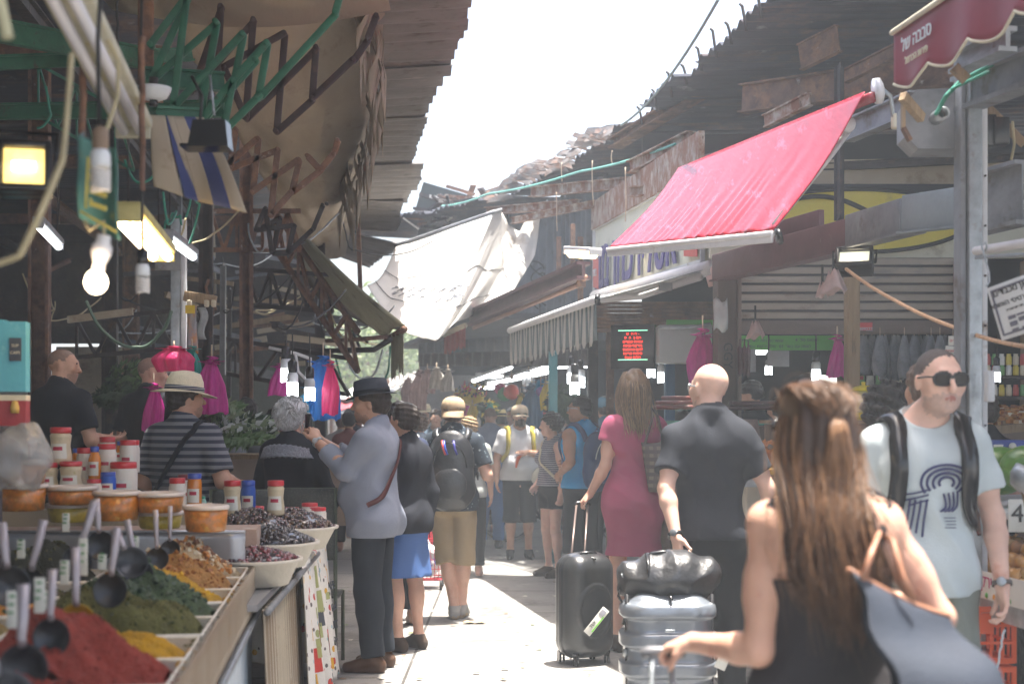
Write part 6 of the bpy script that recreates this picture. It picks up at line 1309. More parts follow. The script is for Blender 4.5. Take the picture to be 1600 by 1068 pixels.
# ================= RIGHT goods =================
orangec=mat('orange_crate_plastic',(.78,.10,.02),.5,var=.06,bump=.05);yellowc=mat('yellow_crate_plastic',(.70,.60,.02),.5,var=.05,bump=.05)
def crate(c,w,d_,h,m,lab,group=None):
 c=Vector(c);e=empty('plastic_crate',c,lab,'crate',group,AANG);b=sub(e);Mr=MrA
 def Lp(x,y,z):return c+Mr@Vector((x,y,z))
 for s_ in(-1,1):
  for(ax,L_,o)in(('x',w,d_/2),('y',d_,w/2)):
   for z in(.012,h*.36,h*.66,h-.015):
    pos=(0,s_*o,z)if ax=='x' else(s_*o,0,z);b.box(Lp(*pos),(L_,.012,.024 if z>h*.9 or z<.02 else.012)if ax=='x' else(.012,L_,.024 if z>h*.9 or z<.02 else.012),Mr,m)
   n=int(L_/.05)
   for k in range(n+1):
    t=(k/n-.5)*L_;pos=(t,s_*(o-.001),h/2)if ax=='x' else(s_*(o-.001),t,h/2);b.box(Lp(*pos),(.010 if 0<k<n else.02,.010,h-.004),Mr,m)
   b.box(Lp(*((0,s_*(o+.001),h*.70)if ax=='x' else(s_*(o+.001),0,h*.70))),(L_*.42,.009,h*.36)if ax=='x' else(.009,L_*.42,h*.36),Mr,m)
 b.build('lattice_sides',m,e);b=sub(e);b.box(Lp(0,0,.01),(w-.02,d_-.02,.012),Mr,m);b.build('floor_panel',m,e);return e
cx=P(1540,0,6.15).x-.13;hb=.16
crate((cx,6.25,.30),.36,.50,.245,orangec,'orange plastic crate under the topmost one beside the sunglasses man','stacked plastic crates by the onion stall')['label']
crate((cx,6.25,.555),.36,.50,.245,orangec,'topmost orange plastic crate with a green leaf on its side beside the sunglasses man','stacked plastic crates by the onion stall')
crate((cx,6.25,.03),.36,.50,.26,yellowc,'yellow plastic crate at the bottom of the stack beside the sunglasses man','stacked plastic crates by the onion stall')
e=empty('onion_stall',(2.45,6.6,0),'metal edged stall table carrying onions and watermelons at right','market table',None,AANG)
b=sub(e);sc_=Vector((2.42,6.75,.80));b.box(sc_,(.9,2.2,.05),MrA,steel);b.build('tabletop',steel,e)
b=sub(e);
b.box(sc_+MrA@Vector((-.47,0,-.01)),(.02,2.2,.09),MrA,galv,bev=.003);b.build('metal_edge',galv,e)
b=sub(e);b.box(sc_+MrA@Vector((.1,.0,.36)),(.8,2.0,.025),MrA,whitepaint);b.build('upper_shelf',whitepaint,e)
for x in(-.40,.40):
 for y in(-1.0,1.0):b=sub(e);b.box(sc_+MrA@Vector((x,y,-.40)),(.05,.05,.78),MrA,galv);b.build('leg',galv,e)
b=sub(e);b.box((2.6,7.2,.4),(.5,1.6,.7),MrA,mat('black_sacks',(.012,.012,.014),.5,var=.3,bump=1,bscale=20));b.build('dark_sacks',None,e)
onm=[mat('onion_skin_gold',(.50,.24,.06),.4,var=.25,scale=25,coat=.2,stretch=(1,1,.3)),mat('onion_skin_pale',(.60,.40,.17),.4,var=.2,scale=25,coat=.2),mat('onion_skin_brown',(.36,.16,.05),.4,var=.2,scale=25)]
b0=MB((2.0,6.3,.85));b0 .lathe([(0,-.034),(.022,-.031),(.035,-.012),(.036,.008),(.026,.024),(.010,.032),(.005,.046),(.007,.052),(0,.05)],(0,0,0),14,None);b0 .org=Vector((0,0,0));
proto=None;rr=random.Random(5)
omesh=[]
for m in onm:
 bb=MB();bb.lathe([(0,-.034),(.022,-.031),(.035,-.012),(.036,.008),(.026,.024),(.010,.032),(.005,.046),(.007,.054),(0,.052)],(0,0,0),14,m);o=bb.build('onion',m);omesh.append(o)
cnt=0
for lay in range(4):
 for iy in range(9):
  for ix in range(5-lay if lay<4 else 1):
   x=-.36+ix*.066+lay*.034+rr.uniform(-.012,.012);y=-.62+iy*.072+lay*.02+rr.uniform(-.015,.015);p=sc_+MrA@Vector((x,y,.066+lay*.052));s_=rr.uniform(.85,1.12)
   src=omesh[cnt%3];o=src if cnt<3 else copy_thing(src);o.location=p;o.rotation_euler=(rr.uniform(-1.2,1.2),rr.uniform(-1.2,1.2),rr.random()*6);o.scale=(s_,)*3
   tag(o,'golden brown onion in the heap on the right stall','onion','onions heaped on the right stall');cnt+=1
e=empty('produce_banner',sc_+MrA@Vector((-.49,0,.07)),'white banner with red Hebrew writing and vegetables along the onion heap','banner',None,AANG)
b=sub(e);b.box(sc_+MrA@Vector((-.495,0,.085)),(.006,2.2,.115),MrA,mat('banner_vinyl',(.66,.64,.60),.4,var=.03));b.build('strip',None,e)
dr=MrA@Vector((0,-1,0));pinkp=mat('magenta_print',(.45,.02,.14),.5)
for k,(t,s_)in enumerate(((.40,'ירקות'),(.62,'ירקות מ'),(-.1,'פירות'))):
 textobj(heb(s_),.075,frame(sc_+MrA@Vector((-.500,-t,.10)),dr,(0,0,1)),'banner_text',pinkp,e,depth=.001)
b=sub(e);vc=[mat('print_green2',(.10,.30,.05),.5),mat('print_red2',(.55,.05,.03),.5),mat('print_orange2',(.70,.28,.02),.5)]
for k in range(26):c=sc_+MrA@Vector((-.500,-.9+k*.07,.045));b.blob(c,(.004,.018,.014),vc[k%3],1)
b.build('vegetable_print',None,e)
wm=mat('watermelon_rind',(.10,.25,.035),.35,var=.3,scale=6,coat=.3,dirt_or_sheen=((.28,.36,.06),.4,7),stretch=(1,3,3))
for i,(px,py,Y,r_,lab)in enumerate(((1563,735,6.75,.115,'large watermelon left on the white shelf'),(1606,732,6.6,.11,'watermelon cut by the right frame edge'),(1530,738,7.3,.10,'watermelon half hidden behind the galvanised post'))):
 c=P(px,py,Y);b=MB(c);b.blob(c,(r_*1.2,r_,r_),wm,4);b.tube([c+Vector((-r_*1.18,0,0)),c+Vector((-r_*1.3,0,.02))],.006,vegm[1],5);tag(b.build('watermelon'),lab,'watermelon')
e=empty('price_card',P(1592,808,6.05),'white card with a handwritten four standing above the onions','price card');b=sub(e);b.box(P(1592,805,6.05),(.09,.004,.14),m=tagp,bev=.001);b.build('card',tagp,e);textobj('4',.11,frame(P(1590,803,6.045),(1,0,0),(0,0,1)),'number',blackpl,e)
c=P(1606,752,5.6);b=MB(c);b.lathe([(0,-.05),(.05,-.045),(.075,-.01),(.08,.03),(.07,.03)],c,18,galv,Matrix.Rotation(R(40),3,'Y'));b.tube([c+Vector((-.02,0,-.04)),c+Vector((.02,0,-.2))],.008,wood,6);tag(b.build('scale_pan',galv),'shiny metal scale pan at the right frame edge','scale')
e=empty('nut_tray_table',P(1560,670,9),'tilted tray table of nuts and dried fruit behind the black shirt at right','market table');b=sub(e);q=[P(1490,672,8.6),P(1660,655,8.6),P(1660,632,9.6),P(1480,640,9.6)]
b.add(q+[v-Vector((0,0,.05))for v in q],[(0,1,2,3),(7,6,5,4),(0,4,5,1),(1,5,6,2),(2,6,7,3),(3,7,4,0)],wood);b.build('tray',wood,e)
b=sub(e);rr=random.Random(3)
for k in range(260):p=q[0].lerp(q[1],rr.random()).lerp(q[3].lerp(q[2],rr.random()),rr.random());b.box(p+Vector((0,0,.012)),(.03,.03,.02),Euler((0,0,rr.random()*3)),g2[k%2]if k%3 else g1[k%4])
o=b.build('dried_fruit',None,e);o['kind']='stuff'
e=empty('blue_boxes',P(1570,696,7.6),'blue and white printed packet on the shelf above the watermelons','packet');b=sub(e);b.box(P(1572,697,7.6),(.24,.12,.07),m=mat('blue_packet',(.03,.06,.28),.5),bev=.004);b.build('box_body',None,e);b=sub(e);b.lathe([(.02,0),(.02,.003)],P(1582,697,7.53),14,tagp,Matrix.Rotation(R(90),3,'X'));b.box(P(1560,697,7.535),(.05,.003,.02),m=tagp);b.build('white_print',None,e)
b=MB(P(1540,710,7.5));b.box(P(1542,712,7.45),(.22,.2,.035),m=tagp,bev=.004);tag(b.build('paper_tray'),'white paper tray between the blue packet and the watermelons','tray')
sausm=mat('red_brown_sausage',(.17,.035,.025),.35,var=.3,coat=.4);saus2=mat('dark_salami',(.07,.025,.03),.5,var=.4)
def sausages(px,py,Y,n,L_,m,lab):
 rr=random.Random(px);
 for i in range(n):
  c=P(px,py,Y)+Vector((rr.uniform(-.10,.10),rr.uniform(-.1,.1),.018+.032*(i//5)));a=rr.uniform(-.3,.3);d=Vector((math.cos(a),math.sin(a),0))*L_/2;b=MB(c);b.tube([c-d*1.05,c-d,c+Vector((0,.01,0)),c+d,c+d*1.05],[.006,.015,.017,.015,.006],m,8);tag(b.build('sausage',m),lab,'sausage',lab)
e=empty('deli_counter',P(1090,700,9.9),'deli counter under the white box with sausages on top','counter');b=sub(e);a_,c_=P(1030,650,9.9),P(1215,850,9.9);b.box(((a_.x+c_.x)/2,10.1,.78),(c_.x-a_.x,.5,1.5),m=mat('brown_counter_front',(.16,.11,.085),.7,var=.2,dirt_or_sheen=((.30,.20,.14),.2,4)));b.build('front',None,e)
b=sub(e);b.box(((a_.x+c_.x)/2,10.05,1.555),(c_.x-a_.x+.06,.6,.03),m=mat('green_glass_shelf',(.12,.30,.24),.1,coat=.5));b.build('glass_shelf',None,e)
b=sub(e);b.box(P(1180,790,9.75),(.22,.03,.42),m=whitepaint,bev=.006);b.build('white_panel',whitepaint,e)
sausages(1068,640,9.9,14,.26,sausm,'reddish sausage piled on the deli counter left of the brown post');sausages(1178,641,9.9,10,.2,saus2,'dark sausage piled on the deli counter right of the brown post')
for i,(px,y0)in enumerate(((1156,540),(1163,540),(1169,542))):
 c=P(px,y0,10.2);b=MB(c);b.tube([c+Vector((0,0,.05)),c,c-Vector((0,0,.02)),c-Vector((0,0,.2)),c-Vector((0,0,.22))],[.003,.008,.018,.017,.004],saus2,8);tag(b.build('hanging_salami',saus2),'dark salami hanging beside the brown post under the shutter','salami','salamis hanging beside the brown post')
e=empty('pastry_table',P(1190,740,8.6),'low sales table with trays of crisps between the black shirt and the ponytail','market table');b=sub(e);b.box(P(1195,752,8.5),(.34,.5,.04),m=galv);b.build('tabletop',galv,e);b=sub(e);b.box(P(1195,850,8.6),(.28,.4,.78),m=mat('pale_cabinet',(.50,.47,.40),.6,var=.08));b.build('cabinet',None,e);b=sub(e);b.box(P(1190,735,8.5),(.3,.35,.03),m=mat('yellow_tray',(.52,.36,.06),.5,dirt_or_sheen=((.45,.12,.03),.4,12)));b.build('tray',None,e)
leafheap(1196,708,8.9,.22,.16,300,[mat('orange_crisps',(.60,.22,.06),.6,var=.3)],'heap of orange crisps on the sales table','snack heap',.025,'crisps')
leafheap(1322,690,8.8,.16,.10,160,[mat('orange_crisps',(.60,.22,.06),.6)],'small heap of orange crisps below the yellow dispenser','snack heap',.025,'crisps')
b=MB(P(1165,700,9.2));b.grid(lambda u,v:P(1150+34*u+10*v,655+60*v,9.3-.2*v),4,6,mat('brown_glass_panel',(.14,.11,.10),.2));tag(b.build('sneeze_guard',solid=.006),'slanted brownish glass guard beside the brown post','glass guard')
c=P(1349,656,8.8);e=empty('drink_dispenser',c,'clear drink dispenser with bright yellow lid and base behind the ponytail','drink dispenser');yp=mat('bright_yellow_plastic',(.80,.66,.01),.35,var=.03,bump=0,coat=.3)
b=sub(e);b.lathe([(.062,0),(.066,.0),(.066,.04),(.06,.045)],c,24,yp);b.build('base',yp,e);b=sub(e);b.lathe([(.058,.045),(.066,.06),(.068,.17),(.064,.18)],c,24,mat('lemon_drink',(.46,.44,.16),.1,var=.05,bump=0,coat=.8));b.build('tank',None,e)
b=sub(e);b.lathe([(.075,.18),(.078,.186),(.06,.205),(.02,.215),(.012,.216),(.014,.235),(0,.238)],c,24,yp);b.build('lid',yp,e);b=sub(e);b.box(c+Vector((0,-.08,.02)),(.022,.04,.05),m=blackpl,bev=.005);b.build('tap',blackpl,e)
e=empty('dispenser_table',P(1380,700,9),'shop counter behind the curly haired woman','counter');b=sub(e);b.box((2.45,9.0,.78),(1.6,.6,1.54),m=mat('brown_counter_front',(.16,.11,.085),.7));b.build('front',None,e);b=sub(e);b.box((2.45,9.0,1.565),(1.66,.66,.02),m=wood);b.build('top',wood,e)
gm_=mat('green_menu',(.10,.42,.07),.5,var=.05);e=empty('green_menu',P(1235,538,11.8),'long green menu board with small Hebrew lines under the shutter','menu board');a_,c_=P(1142,524,11.8),P(1312,547,11.8);b=sub(e);b.box((a_+c_)/2,(c_.x-a_.x,.03,a_.z-c_.z),m=gm_);b.build('board',gm_,e)
for s_,px,py in(('שווארמה חזה הודו בפיתה   3',1185,532),('חומוס פול  4',1260,531),('לאפה עם בשר  10   סלט ירקות ועוד  5',1215,541)):textobj(heb(s_),.035,frame(P(px,py,11.78),(1,0,0),(0,0,1)),'menu_line',for_lbl,e,depth=.001)
for i,(px,py,w_,h_,Y,lab)in enumerate(((1175,563,12,36,11,'white paper strip hanging behind the salamis'),(1216,560,34,25,11.2,'grey white sheet of paper under the green menu'))):
 b=MB(P(px,py,Y));b.box(P(px,py,Y),(w_/F*Y,.004,h_/F*Y),m=mat('grey_paper',(.45,.46,.48),.7),bev=.001);tag(b.build('paper_sheet'),lab,'paper')
e=empty('led_board',P(992,545,11.6),'black LED price board with red Hebrew rows above the pink dress','led display');q=P(990,542,11.6);b=sub(e);xd=Vector((1,-.25,0)).normalized();Mb=frame(q,xd,(0,0,1));b.box(q,(.36,.10,.36),Mb.to_3x3()@Matrix.Rotation(R(90),3,'X')if False else Matrix.Rotation(math.atan2(xd.y,xd.x),3,'Z'),blackpl,bev=.006);b.build('case',blackpl,e)
ledr=mat('led_red',(1,.04,.02),emit=.9,var=0,bump=0);ledg=mat('led_green',(.35,1,.65),emit=.7,var=0,bump=0);Mf=frame(q+Vector((-.012,-.06,.01)),xd,(0,0,1))
for k,s_ in enumerate(('- ח ח  ש','חם ב  ה  פ','עוגיות שקדים','בורקס גבינה','לחם מחמצת','פיתות טריות','חלות שבת')):textobj(heb(s_),.029,Mf@Matrix.Translation((0,.095-k*.032,0)),'led_row',ledr,e,sx=1.05,depth=.001)
b=sub(e)
for dz in(.122,-.115):b.box(Mf@Vector((0,dz,0)),(.24,.003,.005),Matrix.Rotation(math.atan2(xd.y,xd.x),3,'Z'),ledg)
b.build('led_line',ledg,e)
e=empty('white_cabinet',P(1072,538,11.4),'white hanging cabinet beside the LED board','cabinet');b=sub(e);b.box(P(1068,538,11.4),(.42,.3,.30),m=mat('pale_grey_panel',(.42,.44,.44),.5,var=.04),bev=.006);b.build('box_body',None,e);b=sub(e);b.tube([P(1028,512,11.1),P(1075,512,11.1),P(1110,506,11)],.012,galv,7);b.build('pipe',galv,e)
b=MB(P(1060,505,12));b.box(P(1080,506,12),(.42,.02,.07),m=gm_);tag(b.build('green_strip'),'bright green board strip above the white cabinet','board')
e=empty('upper_shutter',P(1010,490,12.2),'dark rolled shutter above the LED board','roller shutter');b=sub(e)
for k in range(8):b.box(P(1020,480+k*6-6,12.2),(1.15,.05,.028),m=rust)
b.build('slats',rust,e)
pouch=mat('grey_pouch_plastic',(.17,.18,.19),.35,var=.3,scale=12,bump=.6,bscale=30);rr=random.Random(6)
for i in range(15):
 px=1342+i*10.5+rr.uniform(-3,3);Y=10.3+rr.uniform(0,.5);c=P(px,524,Y);h=rr.uniform(.22,.36);w=rr.uniform(.09,.14);b=MB(c)
 b.grid(lambda u,v:c+Vector((w*(.3+.7*math.sin(min(1,v*1.3)*1.57))*math.cos(u*6.28)*.5*(1-.25*max(0,v-.8)*5),.035*math.sin(u*6.28)*(.3+v),-h*v+.006*math.sin(u*20+i))),18,10,pouch);b.tube([c,c+Vector((0,0,.06))],.003,rope_m,4)
 tag(b.build('hanging_pouch',pouch),'grey plastic pouch hanging under the right half of the shutter','pouch','grey pouches hanging under the shutter')
pk=[mat('packet_%s'%n,c_,.5,var=.1)for n,c_ in(('yellow',(.55,.45,.08)),('cream',(.55,.50,.38)),('red',(.42,.08,.07)),('green',(.14,.32,.12)),('white',(.58,.58,.55)))]
e=empty('packet_shelf',P(1420,590,11.5),'dark shelf rack of small coloured packets behind the curly hair','shelf');b=sub(e)
for py in(552,575,602,628):b.box(P(1440,py+10,11.5),(1.1,.25,.02),m=darksteel)
b.build('shelf_board',darksteel,e)
for row,py in enumerate((566,592,618)):
 for k in range(14):
  px=1345+k*14.5
  if rr.random()<.12:continue
  c=P(px,py,11.4);b=MB(c);b.box(c,(.055,.04,.085+.02*rr.random()),Matrix.Rotation(rr.uniform(-.2,.2),3,'Z'),rr.choice(pk),bev=.006);b.box(c+Vector((0,-.024,.01)),(.03,.004,.03),None,tagp if k%2 else redc);tag(b.build('spice_packet'),'small coloured packet on the rack behind the curly hair','packet','packets on the rack behind the curly hair')
e=empty('jar_shelf',P(1560,560,9.5),'shelf of small coloured jars behind the white notice','shelf');b=sub(e)
for py in(590,622):b.box(P(1575,py,9.6),(.75,.2,.02),m=darksteel)
b.build('shelf_board',darksteel,e)
for row,py in enumerate((578,562,610)):
 for k in range(9):c=P(1532+k*11,py,9.5);b=MB(c);b.lathe([(.018,-.035),(.02,-.03),(.02,.02),(.014,.03),(.016,.04),(0,.04)],c,10,pk[(k+row)%5]);tag(b.build('small_jar'),'tiny coloured jar on the shelf behind the white notice','jar','small jars behind the white notice')
for i,(px,py,s_)in enumerate(((1492,532,'תמרים'),(1487,548,'חמוציות'),(1494,560,'אגוזים'))):
 e=empty('small_notice',P(px,py,8.2),['upper white card with red Hebrew beside the galvanised post','middle white card with red Hebrew beside the galvanised post','lower white card with red Hebrew beside the galvanised post'][i],'notice');b=sub(e);b.box(P(px,py,8.2),(.075,.004,.055),Matrix.Rotation(.08*i,3,'Y'),tagp,bev=.001);b.build('card',tagp,e);textobj(heb(s_),.022,frame(P(px,py,8.19),(1,0,0),(0,0,1)),'card_text',redp,e,depth=.001)
b=MB(P(1290,600,11));b.box(P(1293,600,11.0),(.14,.006,.14),m=mat('lit_white_sign',(.8,.8,.74),emit=.8,var=0));tag(b.build('lit_sign'),'glowing white sign behind the black cap','sign')
def litlamp(px,py,Y,s_,lab,group=None):
 return spiral_lamp(P(px,py,Y),s_,True,lab,[P(px,py-60,Y)],group=group)
for px,py,Y,s_,lab in((1201,572,11.5,.07,'lit bulb under the green menu left of the black cap'),(1275,578,11.2,.09,'lit bulb right of the black cap'),(1557,582,9.0,.06,'lit bulb in the shop right of the galvanised post'),(1017,574,12.5,.09,'lit bulb below the LED board'),(1034,582,12.3,.09,'lit bulb between the LED board and the bald head'),(893,583,15,.11,'lit bulb left of the middle one in the far stall'),(907,589,14.8,.11,'middle lit bulb of the far stall group'),(898,598,14.6,.12,'lowest lit bulb of the far stall group')):litlamp(px,py,Y,s_,lab)
tube_lamp(P(1172,548,12.2),P(1202,548,12.2),.03,lampc,whitebar,'short lit tube under the green menu',hang=0)
tube_lamp(P(1522,657,9.4),P(1556,657,9.4),.018,lampc,whitebar,'short lit tube low behind the galvanised post',hang=0)
b=MB(AL(4,.1,.95));rr=random.Random(44);sm=[MATS['spice_heap_%d'%k]for k in range(1,9)]
for i in range(420):
 Y=rr.uniform(3.0,6.4);k=min(7,max(0,int((6.3-Y)/.42)));c=AL(Y,rr.choice((.012,.02,.59,.62))+rr.gauss(0,.008),.922);q=rr.uniform(.003,.009);b.box(c,(q*1.4,q,q*.5),Euler((0,0,rr.random()*3)),sm[k])
tag(b.build('spilled_spice'),kind='stuff')
for i in range(14):
 x0=rr.uniform(20,540);Y=rr.uniform(9.5,17);y0=rr.uniform(330,500);cablerun([P(x0,y0,Y),P(x0+rr.uniform(-60,60),y0+rr.uniform(20,60),Y),P(x0+rr.uniform(40,150),y0+rr.uniform(-30,40),Y+1)],.008,rr.choice([cabledark,cable_m,galv,cabledark]),'slack cable looping through the gloom of the left hall',sag=.12,wob=.006,group='slack cables in the left hall',seed=i)
# ================= PEOPLE =================
def cl(n,c,**k):k.setdefault('var',.07);k.setdefault('bump',.25);k.setdefault('spec',.2);return mat(n,c,k.pop('rough',.85),scale=6,bscale=220,**k)
shoe_k=cl('black_shoe',(.02,.02,.02),rough=.5);shoe_g=cl('grey_canvas_boot',(.32,.31,.29));sole_m=cl('tan_sole',(.40,.30,.20));sandal=cl('dark_sandal',(.06,.04,.03));shoe_b=cl('brown_leather',(.10,.055,.035),rough=.4)
blk=cl('black_cotton',(.016,.018,.024));blk2=cl('washed_black_cotton',(.028,.031,.040));blackt=cl('black_trouser_cloth',(.014,.015,.018))
def tops(m,**k):return dict(kind='top',m=m,**k)
def legs(m,leg,**k):return dict(kind='legs',m=m,leg=leg,name='trousers' if leg>1.4 else 'shorts',**k)
def shoes(m,s=None):return dict(kind='shoe',m=m,mats=[s or m])
def lines(T,L,w,m,name,th=.0012,parent=None,n=14):
 for pts in L:
  if name in('lion_print','print_text'):pts=[(-.030+(x+.035)*1.26,y,1.212+(z-1.20)*1.26)for x,y,z in pts]
  strap(T,pts,w=w,th=th,m=m,name=name,off=.001,parent=parent,n=n)
W1=person(1288,3.4,3,1.68,.0065,'light',True,label='woman with long half-tied brown hair and a charcoal tank top',head=(14,2,0),headshift=(-.028,0,0),face=True,haircol='brown',arms=dict(L=dict(el=(-.175,-.04,1.09),wr=(-.305,.14,1.085),d=(-.75,.55,-.25),curls=[75,80,82,85],palm=(0,.1,-1),thumb=60),R=dict(el=(.275,-.05,1.17),wr=(.17,.16,1.20),curl=70,d=(-.6,.6,.3))),clothes=[tops(cl('charcoal_ribbed_tank',(.040,.037,.040),stretch=(30,30,1)),sleeve=0,hem=.93,top=1.27,off=.011),legs(cl('dark_jeans',(.03,.035,.05)),1.95),shoes(shoe_k)])
for q in(-1,1):strap(W1,[(q*.085,-.10,1.25),(q*.095,-.09,1.36),(q*.088,-.02,1.46),(q*.08,.06,1.38),(q*.08,.12,1.27)],w=.018,m=MATS['charcoal_ribbed_tank'],name='tank_strap',base=([p for p in W1 .B.p if p['tg']=='torso'],0))
hc=Vector([float(q)for q in W1 .hc]);hm=[hairmat('brown'),mat('hair_chestnut',(.15,.075,.038),.42,var=.3,scale=30),mat('hair_umber',(.05,.026,.016),.45,var=.3,scale=30)]
Hh=Sdf();Hh.ell(W1 .hp(0,-.022,.036),V3(.086,.106,.090),M=W1 .HM,k=.01);Hh.ell(W1 .hp(0,-.065,-.02),V3(.082,.07,.10),M=W1 .HM,k=.03);Hh.cap(tuple(hc+Vector((0,-.085,-.08))),(-.01,-.125,1.33),.075,.085,k=.06,flat=.55);Hh.cap((-.01,-.13,1.36),(.0,-.135,1.20),.085,.045,k=.05,flat=.45)
r_=mesh_sdf(Hh.p,.007,subs=[dict(t='e',c=W1 .hp(0,.105,-.035),r=V3(.085,.085,.095),M=W1 .HM)],disp=lambda X,Y,Z:.0035*np.sin(X*160+np.sin(Z*9)*2+Y*30))
hair=smesh('hair',r_,[hm[2]],W1 .root,W1 .s)
HM=Matrix([list(map(float,r))for r in W1 .HM]);tie=hc+HM@Vector((0,-.118,.030));pa=[]
for a in range(-120,121,7):
 t=R(a);s0=hc+HM@Vector((.085*math.sin(t),-.02+.10*math.cos(t)*-1,.03+.02*math.cos(t)));tp=hc+HM@Vector((.048*math.sin(t),.02-.03*math.cos(t),.118-.02*abs(math.sin(t))))
 fr_=hc+HM@Vector((.058*math.sin(t),.070,.075-.03*abs(math.sin(t))));pa.append([fr_,tp,(tp+tie)/2+HM@Vector((.03*math.sin(t),-.032,.022)),tie])
strands(W1,pa,None,w=.0024,per=18,seed=2,jit=.007,parent=hair,mats=hm+[hm[1]],name='swept_hair')
pb=[]
for i in range(34):
 u=i/33*2-1;t=u*1.75;s0=hc+HM@Vector((.083*math.sin(t),-.022-.085*math.cos(t),.03));s1=hc+HM@Vector((.092*math.sin(t),-.03-.098*math.cos(t),-.07));s2=Vector((-.02+.092*u,-.105-.05*(1-u*u),1.42));s3=Vector((-.005+.100*u+.01*math.sin(i),-.128-.03*(1-u*u),1.30));s4=Vector((.02+.072*u+.012*math.sin(i*2.3),-.13-.02*(1-u*u),1.135+.10*abs(u)**1.5+.02*math.sin(i*5)))
 pb.append([s0,s1,s2,s3,s4])
strands(W1,pb,None,w=.0024,per=30,seed=5,jit=.010,parent=hair,mats=hm,name='loose_hair')
lt=[mat('hair_honey',(.26,.14,.07),.4,var=.3,scale=30),hm[1]]
strands(W1,[[tie,tie+Vector((q*.012,-.035,-.02)),tie+Vector((q*.022,-.035,-.10)),tie+Vector((q*.025,-.028,-.17)),Vector((.01+q*.03,-.165,1.30)),Vector((.015+q*.03,-.155,1.19))]for q in(-1,-.6,-.2,.2,.6,1)],None,w=.0025,per=34,seed=8,jit=.007,parent=hair,mats=lt,name='ponytail')
strands(W1,pb[::3],None,w=.0009,per=10,seed=15,jit=.026,parent=hair,mats=[lt[0],hm[1]],name='stray_hair');strands(W1,pa[::2],None,w=.0008,per=5,seed=16,jit=.016,parent=hair,mats=[lt[0],hm[0]],name='stray_hair')
b=MB();b.lathe([(.006,-.004),(.013,-.005),(.013,.005),(.006,.004)],(tie+Vector((0,-.008,0)))*W1 .s,12,mat('hair_tie',(.30,.34,.35),.5),Matrix.Rotation(R(90),3,'X'));b.build('hair_tie',None,hair)
glasses(W1)
e=place_like(W1,'tote_bag','blue grey shoulder tote with brown leather handles under the ponytail woman\'s arm','bag');denim=mat('blue_grey_canvas',(.030,.038,.056),.6,var=.12,scale=6,bump=.3,bscale=150);leather=mat('tan_leather',(.36,.17,.10),.5,var=.15)
b=MB(e.location,e.rotation_euler.z);TP=lambda u:P(1328,890,3.12).lerp(P(1478,960,3.30),u);BT=lambda u:P(1450,1250,3.0).lerp(P(1690,1220,3.25),u)
def bagf(side):return lambda u,v:TP(u).lerp(BT(u),v)+Vector((.02*math.sin(u*7+v*5)*v+.012*math.sin(v*17+u*3),side*(.012+.07*math.sin(math.pi*min(1,v*.9))*math.sin(math.pi*(.08+.84*u))),.015*math.sin(u*3.14)*(1-v)*-1))
b.grid(bagf(-1),30,30,denim);b.grid(bagf(1),30,30,denim);b.build('bag_body',denim,e,solid=.004)
b=MB(e.location,e.rotation_euler.z);b.tube([bagf(-1)(u/20,0)for u in range(21)]+[bagf(1)(1-u/20,0)for u in range(21)],.006,leather,6,closed=True);b.build('leather_rim',leather,e)
for off in(-.02,.03):
 b=MB(e.location,e.rotation_euler.z);b.tube([P(1348,905,3.12+off),P(1362,862,3.14+off),P(1375,832,3.26+off),P(1395,845,3.22+off),P(1410,900,3.17+off),P(1428,935,3.18+off)],.0075,leather,6);b.build('handle',leather,e)
hw=W1 .wr['L'];hp_=wp(W1,hw+V3(-.075,.05,-.035));e=empty('trolley_case',(hp_.x,hp_.y,0),'small grey suitcase whose telescopic handle the ponytail woman holds','suitcase');gm2=mat('grey_plastic',(.16,.16,.17),.4,var=.05)
b=sub(e);b.tube([hp_+Vector((-.05,0,-.004)),hp_+Vector((-.03,0,.004)),hp_+Vector((.04,0,.004)),hp_+Vector((.06,0,-.004))],.013,gm2,10);b.build('grip',gm2,e)
b=sub(e)
for q in(-.022,.028):b.tube([hp_+Vector((q,0,-.005)),Vector((hp_.x+q*1.1,hp_.y,.50))],.0075,galv,8)
b.build('handle_rods',galv,e);b=sub(e);b.box((hp_.x,hp_.y+.02,.29),(.34,.22,.46),None,gm2,bev=.05);b.build('shell',gm2,e)
for qx in(-.13,.13):b=sub(e);b.lathe([(.03,-.012),(.032,0),(.03,.012)],(hp_.x+qx,hp_.y,.032),14,rubber,Matrix.Rotation(R(90),3,'Y'));b.build('wheel',rubber,e)
paleT=cl('pale_aqua_cotton',(.56,.63,.64));navyp=mat('navy_print',(.03,.035,.12),.6)
M2=person(1447,5.5,176,1.86,.0058,'pale',label='balding man in sunglasses and a pale aqua T-shirt with a navy lion print',head=(14,-2,0),headshift=(-.035,.03,0),hair='receding',haircol='dark',beard='stubble',face=True,girth=.93,arms=dict(L=dict(el=(-.245,-.02,1.14),wr=(-.255,.06,.90),curl=35,palm=(1,0,0)),R=dict(el=(.25,-.05,1.14),wr=(.26,.05,.91))),legs=dict(R=dict(kn=(.10,.14,.52),an=(.10,.10,.10)),L=dict(kn=(-.10,.0,.50),an=(-.10,-.22,.12))),clothes=[tops(paleT,hem=.86,sleeve=.62,neck=.092,vn=.006,amp=.011),legs(cl('grey_green_shorts',(.22,.24,.21)),1.0,flare=.01),shoes(shoe_g)])
glasses(M2,w=.031,hgt=.022)
for q in(-1,1):strap(M2,[(q*.10,-.12,1.30),(q*.115,-.06,1.44),(q*.11,.02,1.47),(q*.115,.10,1.38),(q*.125,.14,1.28),(q*.15,.11,1.16),(q*.165,.0,1.10)],w=.062,th=.014,m=blackpl,name='backpack_strap')
